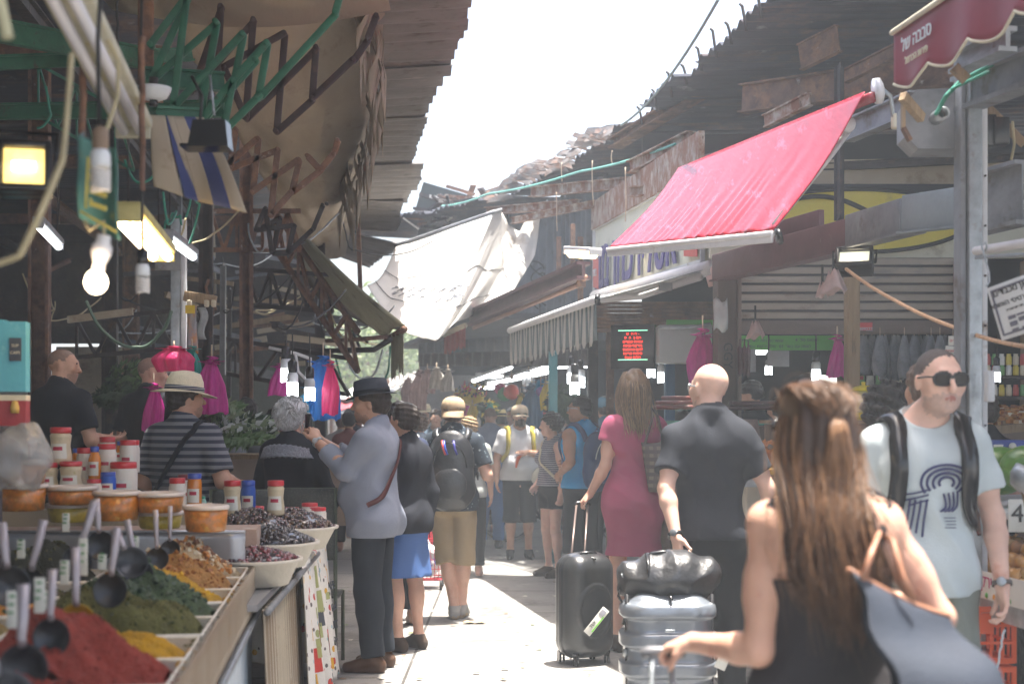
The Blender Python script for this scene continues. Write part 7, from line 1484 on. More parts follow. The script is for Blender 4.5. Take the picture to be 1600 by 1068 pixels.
e=place_like(M2,'backpack','black backpack worn by the man in sunglasses, seen behind his shoulders','backpack');b=MB(e.location,e.rotation_euler.z);b.box(wp(M2,(0,-.24,1.22)),(.26,.16,.42),Matrix.Rotation(e.rotation_euler.z,3,'Z'),blk,bev=.05);b.build('pack_body',blk,e)
cx_,cz_=-.035,1.20
L=[]
for k in range(4):r0=.058-k*.013;L.append([(cx_-.01+(.072-k*.017)*math.cos(t)*1.0,.15,cz_+.045+(.066-k*.015)*math.sin(t)*.8)for t in(3.9,3.3,2.8,2.3,1.7,1.1,.5,-.1,-.6)][::1])
lines(M2,L,.0095,navyp,'lion_print',n=26)
lines(M2,[[(cx_-.045+k*.014,.15,cz_+.02-k*.002),(cx_-.05+k*.013,.15,cz_-.02),(cx_-.03+k*.012,.15,cz_-.035)]for k in range(4)],.008,navyp,'lion_print')
lines(M2,[[(cx_+.045+k*.017,.15,cz_-.005+.0),(cx_+.055+k*.018,.15,cz_-.06),(cx_+.060+k*.019,.15,cz_-.105+.010*k)]for k in range(4)],.0085,navyp,'lion_print')
lines(M2,[[(cx_+.04,.15,cz_+.025-k*.014),(cx_+.085,.15,cz_+.012-k*.014),(cx_+.125-.01*k,.15,cz_+.004-k*.014)]for k in range(3)],.0065,navyp,'lion_print')
lines(M2,[[(cx_-.005-.004*k%.01,.15,cz_-.052-k*.009),(cx_-.03,.15,cz_-.052-k*.009),(cx_-.045,.15,cz_-.052-k*.009)]for k in range(4)],.0032,navyp,'print_text')
watch(M2,'L',mat('leather_strap',(.10,.08,.07),.5),galv)
cablerun([wp(M2,M2 .wr['L']+V3(0,.02,-.16)),wp(M2,M2 .wr['L']+V3(.02,0,-.30)),wp(M2,M2 .wr['L']+V3(-.01,0,-.45))],.004,whitepaint,'white cord dangling from the hand of the man in sunglasses',wob=.004)
M3=person(1109,7.25,2,1.867,.0085,'pale',label='bald man in a black T-shirt and black trousers holding the luggage',head=(26,0,0),hair='none',beard='stubble',girth=.90,face=True,arms=dict(L=dict(el=(-.225,-.10,1.16),wr=(-.195,-.21,.945),curls=[70,75,78,80],d=(.1,-.45,-.9),palm=(.9,.3,0)),R=dict(el=(.275,-.02,1.15),wr=(.33,.08,.92))),clothes=[tops(blk2,hem=.92,sleeve=.68,amp=.012,seed=3),legs(blackt,1.97),shoes(shoe_k)])
glasses(M3,m=galv,lens=mat('clear_lens',(.5,.52,.55),.05,alpha=.3));watch(M3,'L',blackpl,mat('watch_dial',(.10,.11,.12),.3))
pinkd=cl('raspberry_cotton',(.36,.075,.14));W4=person(990,9.75,8,1.90,.010,'light',True,label='woman in a raspberry pink dress with long fair hair pulling the black cabin case',hair='none',haircol='blond',head=(20,0,0),slim=.92,girth=.95,arms=dict(L=dict(el=(-.185,-.02,1.165),wr=(-.265,.09,.975),curls=[70,75,78,80],d=(-.55,.2,-.55),palm=(.2,.1,-1)),R=dict(el=(.20,.0,1.17),wr=(.17,.12,1.05))),clothes=[dict(kind='dress',m=pinkd,sleeve=.34,hem=.60,flare=(.165,.125),amp=.013,seed=6),shoes(sandal)])
hb=[hairmat('blond'),mat('hair_dark_blond',(.19,.12,.065),.45,var=.3,scale=30),mat('hair_light_brown',(.12,.072,.04),.45,var=.3,scale=30)];hc=Vector([float(q)for q in W4 .hc]);Hh=Sdf();Hh.ell(W4 .hp(0,-.022,.036),V3(.084,.104,.092),M=W4 .HM,k=.01);Hh.cap(W4 .hp(0,-.06,-.02),(0,-.09,1.42),.085,.075,k=.04,flat=.6);Hh.ell(W4 .hp(0,-.03,.11),V3(.04,.05,.03),k=.03)
hair=smesh('hair',mesh_sdf(Hh.p,.009,subs=[dict(t='e',c=W4 .hp(0,.105,-.035),r=V3(.085,.085,.095),M=W4 .HM)],disp=lambda X,Y,Z:.003*np.sin(X*150+Y*40)),[hb[1]],W4 .root,W4 .s)
pp=[]
for i in range(30):
 u=i/29*2-1;t=u*1.9;pp.append([hc+Vector((.05*math.sin(t),0,.115)),hc+Vector((.088*math.sin(t),-.022-.10*math.cos(t),.03)),hc+Vector((.098*math.sin(t),-.03-.10*math.cos(t),-.08)),Vector((.10*u,-.10-.03*(1-u*u),1.42)),Vector((.085*u+.01*math.sin(i*3),-.115,1.33+.05*abs(u)+.02*math.sin(i*2)))])
strands(W4,pp,None,w=.0028,per=16,seed=4,parent=hair,mats=hb,name='loose_hair',jit=.010)
e=place_like(W4,'tote_bag','brown checked tote on the shoulder of the woman in pink','bag');chk=mat('checked_canvas',(.085,.065,.055),.6,stripes=[(0,.05,.5,(.14,.11,.09)),(2,.05,.5,(.06,.048,.045))]);x0=P(1018,690,9.55)
b=MB(e.location,e.rotation_euler.z)
for s_ in(-1,1):b.grid(lambda u,v:P(1002+44*u,690-6*u,9.55).lerp(P(1014+28*u,768,9.55),v)+Vector((0,s_*(.02+.05*math.sin(math.pi*v)*math.sin(math.pi*u)),-.02*math.sin(u*3.1)*(1-v))),14,14,chk)
b.build('bag_body',chk,e,solid=.005);b=MB(e.location,e.rotation_euler.z);b.tube([P(1008,692,9.52),P(1020,650,9.56),P(1017,636,9.68),P(1028,650,9.6),P(1036,688,9.54)],.009,mat('dark_brown_leather',(.05,.03,.022),.5),6);b.build('handle',None,e)
M5=person(908,13.0,42,1.78,.013,'tan',label='dark haired man in a bright blue tank top with a navy backpack',head=(28,0,0),hair='crop',haircol='black',beard='stubble',face=True,arms=dict(L=dict(el=(-.25,-.12,1.17),wr=(-.16,.12,1.05)),R=dict(el=(.22,.05,1.16),wr=(.12,.22,1.15))),clothes=[tops(cl('bright_blue_jersey',(.03,.30,.62)),sleeve=0,hem=.93,neck=.09),legs(blk,1.35,flare=.02),shoes(shoe_k)])
glasses(M5,m=galv,lens=mat('clear_lens',(.5,.52,.55),.05,alpha=.3))
def backpack(T,m,m2,lab,w=.27,h=.44,d=.16,z=1.22,y=-.20,hang=0,col3=None):
 e=place_like(T,'backpack',lab,'backpack');rz=e.rotation_euler.z;s=T.s
 S_=Sdf();S_.ell((0,y,z+h*.12),(w*.5,d*.55,h*.40),k=.05);S_.ell((0,y-.01,z-h*.22),(w*.54,d*.62,h*.30),k=.06)
 smesh('pack_body',mesh_sdf(S_.p,max(.008,T.vox*.8),disp=folds(.005,4)),[m],e,s)
 S_=Sdf();S_.ell((0,y-d*.5,z-h*.17),(w*.36,d*.26,h*.22),k=.03);smesh('front_pocket',mesh_sdf(S_.p,max(.008,T.vox*.8),disp=folds(.004,7)),[m2],e,s)
 b=MB(e.location,rz)
 def Q(x,yy,zz):return wp(T,(x,yy,zz))
 b.tube([Q(w*.36*math.sin(a),y-d*.56-.02*math.cos(a),z+h*.02+h*.34*math.cos(a))for a in[k*.3-1.5 for k in range(11)]],.005,col3 or blackpl,5);b.tube([Q(-.03,y,z+h*.48),Q(0,y,z+h*.57),Q(.03,y,z+h*.48)],.008,m2,6);b.build('zip_and_loop',None,e)
 for q in(-1,1):strap(T,[(q*.09,-.16,z+h*.35),(q*.105,-.10,1.42),(q*.11,0,1.46),(q*.12,.09,1.36),(q*.14,.09,1.22),(q*.15,.0,1.12)],w=.05,th=.010,m=m,name='shoulder_strap',parent=None)
 return e
navy=cl('navy_nylon',(.025,.05,.14),rough=.6);backpack(M5,navy,cl('mid_blue_nylon',(.07,.12,.27),rough=.6),'navy blue backpack with a white crest on the man in the blue tank top',w=.30,h=.52,z=1.17,col3=whitepaint)
p=wp(M5,(-.02,-.325,1.24));b=MB(p);
e=empty('crest_patch',p,'small white crest badge on the navy backpack','badge');b=sub(e);b.prism([(-.03,.03),(.03,.03),(.03,0),(0,-.035),(-.03,0)],.004,M5 .root.rotation_euler.to_matrix(),p,whitepaint);b.build('shield',whitepaint,e)
W6=person(862,14.2,118,1.62,.012,'pale',True,label='young woman in a grey striped sleeveless top and black shorts with curly tied hair',head=(-12,0,0),hair='curly',haircol='dark',face=True,arms=dict(L=dict(el=(-.20,-.02,1.14),wr=(-.20,.0,.90)),R=dict(el=(.19,-.05,1.15),wr=(.15,.12,.98))),clothes=[tops(cl('fine_striped_jersey',(.40,.39,.42),stripes=(2,.021,.5,(.10,.10,.14))),sleeve=0,hem=.98,off=.012),legs(blk,.45,waist=1.04),shoes(sandal)])
b=MB();q=Vector([float(a)for a in W6 .hp(0,-.125,.03)])*W6 .s;b.blob(q,.045,hairmat('dark'),3,.12,1,freq=17);b.build('hair_bun',None,W6 .root)
strap(W6,[(.10,-.08,1.42),(.10,.0,1.45),(.02,.10,1.3),(-.12,.06,1.10),(-.16,.0,1.02)],w=.03,m=creamtrim,name='bag_strap');e=place_like(W6,'sling_bag','small cream patterned sling bag on the young woman in stripes','bag');b=MB(e.location,e.rotation_euler.z);b.blob(wp(W6,(.14,-.13,1.12)),(.09,.05,.11),mat('cream_pattern_bag',(.52,.48,.38),.8,voro=(28,.25,(.30,.20,.12))),3,.04);b.build('pouch',None,e)
M7=person(812,16.0,186,1.72,.013,'mid',label='bearded man in mirrored sunglasses, flat cap and a white T-shirt with an orange print',belly=1.2,girth=1.18,head=(8,0,0),hair='short',haircol='black',beard='full',face=True,arms=dict(L=dict(el=(-.27,.02,1.18),wr=(-.07,.24,1.22),d=(.9,.2,.1),curl=15,palm=(0,-.5,-1)),R=dict(el=(.27,-.02,1.12),wr=(.27,.04,.90))),clothes=[tops(cl('white_cotton',(.66,.66,.68)),hem=.90,sleeve=.7),legs(blk,1.18,flare=.02),shoes(shoe_k)])
cap_hat(M7,cl('khaki_cap',(.42,.34,.25)),peak=.05);glasses(M7,lens=mat('mirror_teal_lens',(.03,.28,.30),.1,.6,bump=0),w=.026,hgt=.02)
for q in(-1,1):strap(M7,[(q*.12,-.08,1.42),(q*.13,.02,1.45),(q*.14,.13,1.34),(q*.17,.14,1.22),(q*.2,.05,1.12)],w=.05,th=.012,m=mat('mustard_strap',(.42,.34,.03),.7),name='backpack_strap')
lines(M7,[[(-.02+.012*k,.2,1.20+.012*k),(.02+.01*k,.2,1.14),(.05,.2,1.06)]for k in range(3)],.022,mat('orange_print',(.62,.12,.04),.6),'carrot_print');lines(M7,[[(.08,.2,1.16+.03*k),(.03,.2,1.18+.03*k),(-.03,.2,1.17+.03*k)]for k in range(2)],.03,mat('pale_grey_print',(.40,.42,.48),.6),'grey_print')
e=place_like(M7,'waist_bag','cream drawstring bag hanging by the hip of the bearded man','bag');b=MB(e.location,e.rotation_euler.z);b.blob(wp(M7,(-.20,.16,.93)),(.08,.05,.11),mat('cream_cotton_bag',(.50,.47,.40),.8),3,.05);b.build('pouch',None,e)
M8=person(766,17.3,-4,1.71,.014,'tan',label='man in a grey blue long sleeved shirt and blue jeans seen from behind',hair='buzz',girth=1.16,belly=.4,clothes=[tops(cl('grey_blue_chambray',(.20,.24,.34)),hem=.86,sleeve=1.9),legs(cl('faded_blue_jeans',(.06,.16,.38)),1.97),shoes(shoe_k)])
M9=person(708,11.3,-3,1.74,.010,'light',label='man in a tan cap, dark floral shirt and khaki shorts with a black backpack',hair='short',haircol='brown',girth=1.06,legs=dict(L=dict(kn=(-.06,.03,.50),an=(.015,-.05,.09)),R=dict(kn=(.09,.0,.50),an=(.065,.03,.09))),arms=dict(L=dict(el=(-.255,-.02,1.15),wr=(-.24,-.01,.90),curls=[60,65,65,70]),R=dict(el=(.275,-.04,1.14),wr=(.23,.16,1.20))),clothes=[tops(cl('dark_floral_cotton',(.025,.035,.05),voro=[(26,.20,(.16,.22,.24)),(19,.17,(.30,.34,.34)),(33,.15,(.05,.11,.14))]),hem=.86,sleeve=.72),legs(cl('khaki_cotton',(.36,.27,.16)),1.16,flare=.012),shoes(shoe_g,sole_m)])
cap_hat(M9,cl('tan_cap_cloth',(.42,.31,.20)),back=True,peak=.05,z=.045);textobj('LVAR',.030,frame(wp(M9,M9 .hp(0,-.128,.040)),(1,-.03,0),(0,.15,1)),'cap_lettering',mat('cap_thread',(.10,.06,.04),.8),M9 .root)
shinyk=mat('black_ripstop',(.018,.019,.022),.38,var=.3,scale=9,bump=.5,bscale=14,coat=.3);backpack(M9,shinyk,shinyk,'shiny black backpack with red and blue clips on the man in the tan cap',w=.37,h=.62,z=1.18,y=-.19)
for i,(x,c_)in enumerate(((-.06,(.55,.04,.03)),(-.045,(.03,.08,.45)),(.03,(.05,.05,.3)))):
 e=place_like(M9,'clip',['red','blue','dark blue'][i]+' clip hanging from the top of the shiny black backpack','clip');b=MB(e.location,e.rotation_euler.z);b.tube([wp(M9,(x,-.29,1.42)),wp(M9,(x+.01,-.31,1.36)),wp(M9,(x+.03,-.31,1.31))],.009,mat('clip%d'%i,c_,.4),6);b.build('webbing',None,e)
watch(M9,'L',mat('yellow_band',(.65,.52,.04),.5))
for q in('L','R'):pass
greys=cl('grey_blue_linen',(.25,.275,.34));M10=person(584,9.0,78,1.80,.009,'mid',label='man in a charcoal trilby and loose grey blue shirt photographing with his phone',hair='short',haircol='dark',beard='stubble',girth=1.14,belly=.9,face=True,head=(8,0,0),arms=dict(L=dict(el=(-.20,.12,1.235),wr=(-.085,.335,1.40),d=(.3,.35,.75),curls=[70,50,55,60],palm=(.6,.6,0)),R=dict(el=(.20,.14,1.235),wr=(.05,.36,1.40),d=(-.3,.35,.75),curls=[50,55,60,65],palm=(-.6,.6,0))),clothes=[tops(greys,hem=.82,sleeve=1.62,amp=.014,seed=4),legs(cl('charcoal_jeans',(.028,.034,.044)),1.98,flare=.004),shoes(shoe_b)])
hat(M10,cl('charcoal_felt',(.045,.052,.068)),blk,brim=.05,h=.105,r=.106,name='trilby',z=.050,tilt=-8,brimup=.012,top=.92);watch(M10,'L',galv,mat('watch_dial2',(.5,.5,.52),.3));strap(M10,[(.08,-.10,1.40),(.0,-.13,1.30),(-.12,-.12,1.12),(-.17,-.02,1.0)],w=.03,m=cl('maroon_strap',(.10,.04,.04)),name='bag_strap')
c=wp(M10,(M10 .wr['L']+M10 .wr['R'])/2+V3(.0,.07,.10));e=empty('phone',c,'black phone held up by the man in the trilby','phone');b=sub(e);b.box(c,(.012,.075,.145),Matrix.Rotation(M10 .root.rotation_euler.z-R(78)+R(35),3,'Z'),blackpl,bev=.004);b.build('case',blackpl,e)
W11=person(634,9.75,50,1.68,.011,'light',True,label='woman in a black jacket and blue skirt half hidden behind the man in the trilby',hair='short',haircol='dark',arms=dict(R=dict(el=(.20,-.06,1.13),wr=(.20,.0,.90)),L=dict(el=(-.19,0,1.14),wr=(-.1,.15,1.0))),clothes=[tops(cl('black_jersey_jacket',(.022,.024,.032)),hem=.84,sleeve=1.95),dict(kind='skirt',m=cl('blue_cotton_skirt',(.075,.15,.36)),hem=.53,flare=(.20,.16)),dict(kind='shoe',m=sandal)])
W12=person(456,9.6,-14,1.70,.010,'light',True,label='white haired woman in a black top with a grey crocheted scarf, back turned',girth=1.25,head=(-10,4,0),hair='none',haircol='white',arms=dict(L=dict(el=(-.27,.05,1.10),wr=(-.30,.20,1.27),curl=60,d=(-.3,.2,.8)),R=dict(el=(.27,0,1.10),wr=(.25,.15,.95))),clothes=[tops(blk,hem=.80,sleeve=1.5,flare=(.27,.17),amp=.008)])
Hh=Sdf();Hh.ell(W12 .hp(0,-.03,.045),V3(.108,.125,.100),M=W12 .HM,k=.02);Hh.ell(W12 .hp(0,-.07,-.03),V3(.085,.07,.07),M=W12 .HM,k=.04)
hair=smesh('hair',mesh_sdf(Hh.p,.009,subs=[dict(t='e',c=W12 .hp(0,.115,-.045),r=V3(.09,.085,.09),M=W12 .HM)],disp=lambda X,Y,Z:.006*np.sin(X*60+np.sin(Z*40)*1.5)*np.sin(Z*55+Y*30)),[hairmat('white')],W12 .root,W12 .s)
rr=random.Random(3);pp=[];hc=Vector([float(q)for q in W12 .hc])
for i in range(90):
 d=Vector((rr.gauss(0,1),rr.gauss(-.5,1),rr.gauss(.3,1))).normalized();s0=hc+Vector((d.x*.10,-.03+d.y*.115,.045+d.z*.095));t_=d.cross(Vector((0,0,1))).normalized()*rr.choice((-1,1));pp.append([s0,s0+d*.012+t_*.02,s0+d*.014+t_*.035-Vector((0,0,.018)),s0+d*.006+t_*.05-Vector((0,0,.04))])
strands(W12,pp,None,w=.004,per=5,seed=6,parent=hair,mats=[hairmat('white'),hairmat('grey'),hairmat('white')],name='curls')
b=MB();cr=mat('crocheted_grey_wool',(.28,.29,.34),.9,var=.35,scale=60,bump=1,bscale=90)
def scf(u,v):a=u*6.283;r_=.155+.03*math.sin(a*3)*.3;return Vector((r_*1.15*math.cos(a),-.02+.135*math.sin(a)-.03*(1-v)*(math.sin(a)<0),1.455-.035*abs(math.cos(a))**2-.055*v-.03*max(0,-math.sin(a))*v))*W12 .s+Vector((.03*math.cos(a)*v,(.05*math.sin(a))*v,.004*math.sin(a*30+v*9)))
b.grid(scf,90,10,cr);b.build('scarf',cr,W12 .root,solid=.02)
M13=person(288,9.25,-24,1.83,.010,'mid',label='broad man in a dark grey striped T-shirt and straw fedora with a crossbody strap',girth=1.36,belly=.6,head=(-38,4,0),hair='short',haircol='dark',beard='stubble',face=True,arms=dict(L=dict(el=(-.31,0,1.12),wr=(-.24,.2,1.05)),R=dict(el=(.315,-.03,1.13),wr=(.25,.22,1.10))),clothes=[tops(cl('grey_striped_jersey',(.20,.20,.215),stripes=(2,.046,.5,(.035,.04,.06))),hem=.86,sleeve=.8,amp=.008),legs(blackt,1.95),shoes(shoe_k)])
hat(M13,mat('straw_weave',(.76,.66,.48),.75,var=.08,scale=30,bump=.5,bscale=160),mat('navy_hat_band',(.02,.025,.06),.7,stripes=(2,.016,.3,(.45,.42,.38))),brim=.085,h=.13,r=.112,name='straw_hat',z=.048,tilt=-10,droop=.018)
strap(M13,[(.16,.03,1.44),(.13,-.08,1.42),(.06,-.14,1.30),(-.05,-.15,1.14),(-.15,-.12,.98)],w=.032,m=blk,name='crossbody_strap')
M14=person(96,9.7,-28,1.76,.011,'mid',label='shaven headed seller in a black T-shirt turning his face to the right',z0=.30,hair='buzz',haircol='dark',beard='stubble',face=True,girth=1.12,head=(-58,-4,0),arms=dict(R=dict(el=(.27,.0,1.13),wr=(.20,.24,1.14),d=(.1,1,.1),palm=(0,0,1),curl=20),L=dict(el=(-.26,0,1.13),wr=(-.2,.2,1.0))),clothes=[tops(blk,hem=.88,sleeve=.75),legs(blackt,1.95)])
M15=person(236,10.4,-20,1.76,.011,'light',label='second shaven headed man in black seen behind the straw fedora',z0=.27,hair='buzz',girth=1.12,head=(-52,-6,0),face=True,clothes=[tops(blk,hem=.88,sleeve=.75),legs(blackt,1.95)])
for x,y,w in((-4.26,9.7,1.0),(-2.62,10.4,.8)):
 b=MB((x,y,0));b.box((x+.02,y,.135),(w,.8,.27+(.03 if x<-4 else 0)*2-.002),m=wood,bev=.01)
W16=person(1388,7.7,12,1.72,.010,'mid',True,label='woman with a big mass of black curls and a pink flowered off-shoulder top',hair='afro',haircol='black',clothes=[tops(cl('pink_flowered_top',(.42,.07,.20),voro=[(60,.25,(.65,.40,.45)),(50,.2,(.05,.25,.25))]),hem=.90,sleeve=.5,top=1.33),legs(blackt,1.9)])
M17=person(1448,6.8,6,1.85,.011,'mid',label='man in a plain white T-shirt walking away behind the man in sunglasses',hair='short',haircol='brown',girth=1.3,clothes=[tops(MATS['white_cotton'],hem=.88),legs(blackt,1.95),shoes(shoe_k)])
def simple(px,Y,hd,H,tone,lab,top,hair='short',hc_='dark',z0=0,head=(0,0,0),fem=False,vox=.018,sleeve=.7,lower=None,leg=1.9,girth=1.0,beard=None,group=None,face=None):
 return person(px,Y,hd,H,vox,tone,fem,girth=girth,label=lab,z0=z0,head=head,hair=hair,haircol=hc_,beard=beard,group=group,face=face,clothes=[tops(top,hem=.88,sleeve=sleeve,amp=.006),legs(lower or blackt,leg)])
simple(1176,11.6,48,1.72,'light','stooping shop worker in black behind the salamis',blk,z0=.16,head=(18,-22,0),hair='crop',hc_='black',vox=.013,face=True)
simple(1215,12.4,30,1.62,'light','smaller shop worker in black with his back turned behind the first',blk,z0=.14,hair='crop',vox=.014)
T=simple(1262,11.6,170,1.74,'light','shop worker in a black cap behind the ponytail woman\'s head',blk,z0=.20,vox=.014);cap_hat(T,blk)
simple(1534,8.4,25,1.74,'light','person in a black T-shirt behind the galvanised post at right',blk,vox=.013)
simple(384,11.9,215,1.70,'tan','seller stooping over the chard pile under the hall roof',cl('grey_tee',(.20,.22,.24)),head=(0,-35,0),hc_='black',vox=.013,z0=.03,face=True)
simple(432,11.2,20,1.66,'mid','dark haired person in grey just left of the white hair',cl('dim_grey_top',(.13,.14,.16)),hc_='black',vox=.014)
T=simple(623,10.9,24,1.70,'tan','dark haired man in a navy top between the trilby and the tan cap',cl('navy_top',(.03,.04,.08)),hc_='black',vox=.012,sleeve=.4);strap(T,[(.10,-.11,1.2),(.10,-.1,1.36),(.09,0,1.46)],w=.03,m=whitepaint,name='bag_strap')
simple(681,18.6,182,1.68,'light','young man facing the viewer left of the tan cap',cl('slate_top',(.09,.13,.18)),vox=.013,face=True)
T=simple(664,20.5,170,1.74,'tan','man in a pale straw hat behind the young man facing the viewer',cl('white_top2',(.5,.5,.5)),vox=.018);hat(T,MATS['straw_weave'],creamtrim,brim=.06,h=.10,r=.1,name='straw_hat')
simple(655,14.8,15,1.62,'light','woman with brown tied hair left of the young man facing the viewer',cl('pale_blue_top',(.38,.44,.52)),hair='curly',hc_='brown',fem=True,vox=.014)
simple(733,14.2,0,1.58,'light','fair haired person just behind the tan cap man\'s shoulder',cl('light_top3',(.42,.44,.42)),hc_='blond',hair='curly',vox=.014)
T=simple(782,19.5,10,1.66,'light','person in a straw hat with a dark band behind the bearded man',cl('cream_top4',(.50,.45,.34)),vox=.018);hat(T,mat('old_straw',(.45,.35,.16),.8),blk,brim=.07,h=.10,r=.1,name='straw_hat')
simple(742,19.2,0,1.60,'light','grey haired person left of the man in jeans',cl('beige_top5',(.40,.34,.26)),hc_='grey',vox=.018)
simple(915,16.8,30,1.66,'tan','curly haired person behind the man in the blue tank top',cl('maroon_top6',(.14,.05,.06)),hair='curly',hc_='dark',vox=.014)
T=simple(946,15.2,10,1.80,'tan','person in a blue headscarf behind the man in the blue tank top',cl('teal_top7',(.05,.10,.14)),vox=.014);cap_hat(T,cl('blue_scarf',(.06,.12,.16)),peak=.01)
simple(1062,12.2,20,1.66,'mid','person in dark grey beyond the sausages left of the brown post',cl('dim_grey_top',(.13,.14,.16)),vox=.016)
crc=[(.05,.06,.08),(.30,.30,.32),(.12,.06,.05),(.06,.10,.20),(.45,.43,.40),(.04,.04,.04),(.25,.10,.10),(.10,.16,.12)]
rr=random.Random(21)
for i,(px,Y)in enumerate(((548,20.5),(534,18.6),(560,22.5),(590,24),(612,21.5),(640,24.5),(700,22.5),(722,25),(800,22),(838,20.4),(870,19.6),(893,18.6),(884,22.0),(752,24),(545,16.8),(660,27),(575,19.5))):
 simple(px,Y,rr.uniform(-40,40)+(180 if i%4==0 else 0),rr.uniform(1.58,1.76),rr.choice(['tan','mid','light']),'shopper in the far crowd where the alley bends',cl('crowd_top%d'%(i%8),crc[i%8]),hc_=rr.choice(['black','dark','brown']),hair='short' if i%3 else 'curly',vox=.024,group='shoppers in the far crowd',fem=i%2==0)
# ================= luggage, cart =================
shell=mat('glossy_black_shell',(.022,.023,.025),.28,var=.2,scale=5,bump=.06,coat=.5)
def suitcase(px,Y,w,d_,h,z,rz,m,lab,ribs=0,tagc=None,handle=None,bands=None,ppx=None):
 c=G(px,Y);e=empty('suitcase',(c.x,Y,0),lab,'suitcase',None,rz);Mr=Matrix.Rotation(rz,3,'Z')
 def Q(x,y,zz):return Vector((c.x,Y,0))+Mr@Vector((x,y,zz))
 S_=Sdf();rr=.09
 for sx in(-1,1):
  for sy in(-1,1):S_.cap((sx*(w/2-rr),sy*(d_/2-rr),z+rr*.8),(sx*(w/2-rr),sy*(d_/2-rr),z+h-rr),rr*.97,k=.02)
 for k in np.linspace(-1,1,4):
  for j in np.linspace(-1,1,3):S_.cap((k*(w/2-rr),j*(d_/2-rr),z+rr*.8),(k*(w/2-rr),j*(d_/2-rr),z+h-rr),rr*.95,k=.05)
 dis=None
 if ribs:dis=lambda X,Y_,Z:-.010*np.clip(np.sin(Z*2*math.pi/ribs)*3,-1,1)
 elif ribs==0:dis=lambda X,Y_,Z:-.006*(np.abs(np.sqrt((X+w*.0)**2+((Z-z-h*.45)*.75)**2)-w*.36)<.012)-.005*(np.abs(Y_)<.02)*1.0
 smesh('shell',mesh_sdf(S_.p,.007,disp=dis),[m],e)
 b=sub(e)
 b.tube([Q(0,-d_/2-.001,z+h*.98),Q(0,-.02,z+h+.004),Q(0,.0,z+h+.004),Q(0,d_/2,z+h*.97)],.007,blackpl,6)
 for y in(-.05,.05):b.tube([Q(-.07,y,z+h-.005),Q(-.05,y,z+h+.025),Q(.05,y,z+h+.025),Q(.07,y,z+h-.005)],.009,blackpl,6)if y<0 else None
 b.build('carry_handle',blackpl,e)
 for sx in(-1,1):
  for sy in(-1,1):
   b=sub(e);q=Q(sx*(w/2-.05),sy*(d_/2-.045),0);b.tube([q+Vector((0,0,z+.01)),q+Vector((0,0,.05))],[.024,.018],blackpl,8)
   for k in(-1,1):b.lathe([(.006,-.007),(.024,-.007),(.026,0),(.024,.007),(.006,.007)],q+Vector((k*.011,0,.026)),14,rubber,Matrix.Rotation(R(90),3,'Y'))
   b.build('wheel',rubber,e)
 if handle is not None:
  b=sub(e);H_=Vector(handle)
  for k in(-.05,.05):b.tube([Q(k,d_/2-.05,z+h-.02),H_+Mr@Vector((k*.9,0,0))],.0075,mat('bronze_rod',(.22,.16,.14),.35,.5),7)
  b.build('handle_rods',None,e);b=sub(e);b.tube([H_+Mr@Vector((-.06,0,-.01)),H_+Mr@Vector((-.04,0,.01)),H_+Mr@Vector((.04,0,.01)),H_+Mr@Vector((.06,0,-.01))],.013,blackpl,8);b.build('grip',blackpl,e)
 return e,Q
hnd=wp(W4,W4 .wr['L']+V3(-.045,.02,-.06))
e,Q=suitcase(913,9.25,.33,.27,.62,.075,R(28),shell,'glossy black hard-shell cabin case on four wheels with an airline tag',handle=hnd)
b=sub(e);M0=Matrix.Rotation(R(28),3,'Z')@Matrix.Rotation(R(-12),3,'Z');tc=P(932,970,8.98);xd=(P(948,950,8.98)-P(916,990,8.98)).normalized();Mq=basis(xd,(0,.3,1));b.box(tc,(.20,.052,.003),Mq,tagp,bev=.0005);b.build('airline_tag',tagp,e)
b=sub(e);b.box(tc+Mq@Vector((-.01,-.020,.003)),(.12,.008,.002),Mq,mat('bright_green_stripe',(.20,.60,.05),.5));b.box(tc+Mq@Vector((.065,.002,.003)),(.04,.036,.002),Mq,mat('grey_square',(.30,.30,.34),.5));b.build('tag_print',None,e);textobj('TLV',.03,Matrix.Translation(tc+Mq@Vector((-.03,.006,.003)))@Mq.to_4x4(),'tag_text',for_lbl,e,depth=.001)
silv=mat('gunmetal_shell',(.20,.225,.26),.28,.35,var=.1,bump=.03,coat=.6)
e,Q=suitcase(1043,6.62,.40,.27,.70,.08,R(2),silv,'large gunmetal hard-shell suitcase with broad horizontal ribs under the duffel',ribs=.135)
b=sub(e);b.tube([Q(-.19,-.06,.12),Q(-.197,-.06,.78)],.012,blackpl,7);b.tube([Q(.19,-.06,.12),Q(.197,-.06,.78)],.012,blackpl,7);b.build('edge_trim',blackpl,e);b=sub(e);b.lathe([(.012,0),(.014,.03),(0,.034)],Q(-.205,-.07,.5),8,galv);b.box(P(1047,985,6.46),(.045,.006,.012),m=galv,bev=.002);b.build('latch',galv,e)
b=sub(e);tq=P(1132,1025,6.4);b.box(tq,(.05,.004,.12),Matrix.Rotation(.4,3,'Y'),tagp);b.build('paper_tag',tagp,e)
duf=mat('black_waxed_duffel',(.026,.027,.030),.36,var=.35,scale=8,bump=.7,bscale=11,coat=.25);c0=P(1043,898,6.68);e=empty('duffel_bag',(c0 .x,c0 .y,c0 .z-.12),'soft black duffel bag lying on top of the gunmetal suitcase','bag');S_=Sdf();o=e.location
S_.cap((-.15,0,.115),(.15,0,.115),.085,.10,k=.03);S_.ell((.02,0,.13),(.18,.13,.10),k=.05);S_.ell((0,0,.085),(.20,.14,.085),k=.05);S_.cap((-.17,0,.09),(-.21,-.02,.06),.07,.03,k=.03)
smesh('bag_body',mesh_sdf(S_.p,.0065,disp=lambda X,Y,Z:folds(.015,3,13,21)(X,Y,Z)*1.0),[duf],e)
b=MB(o);
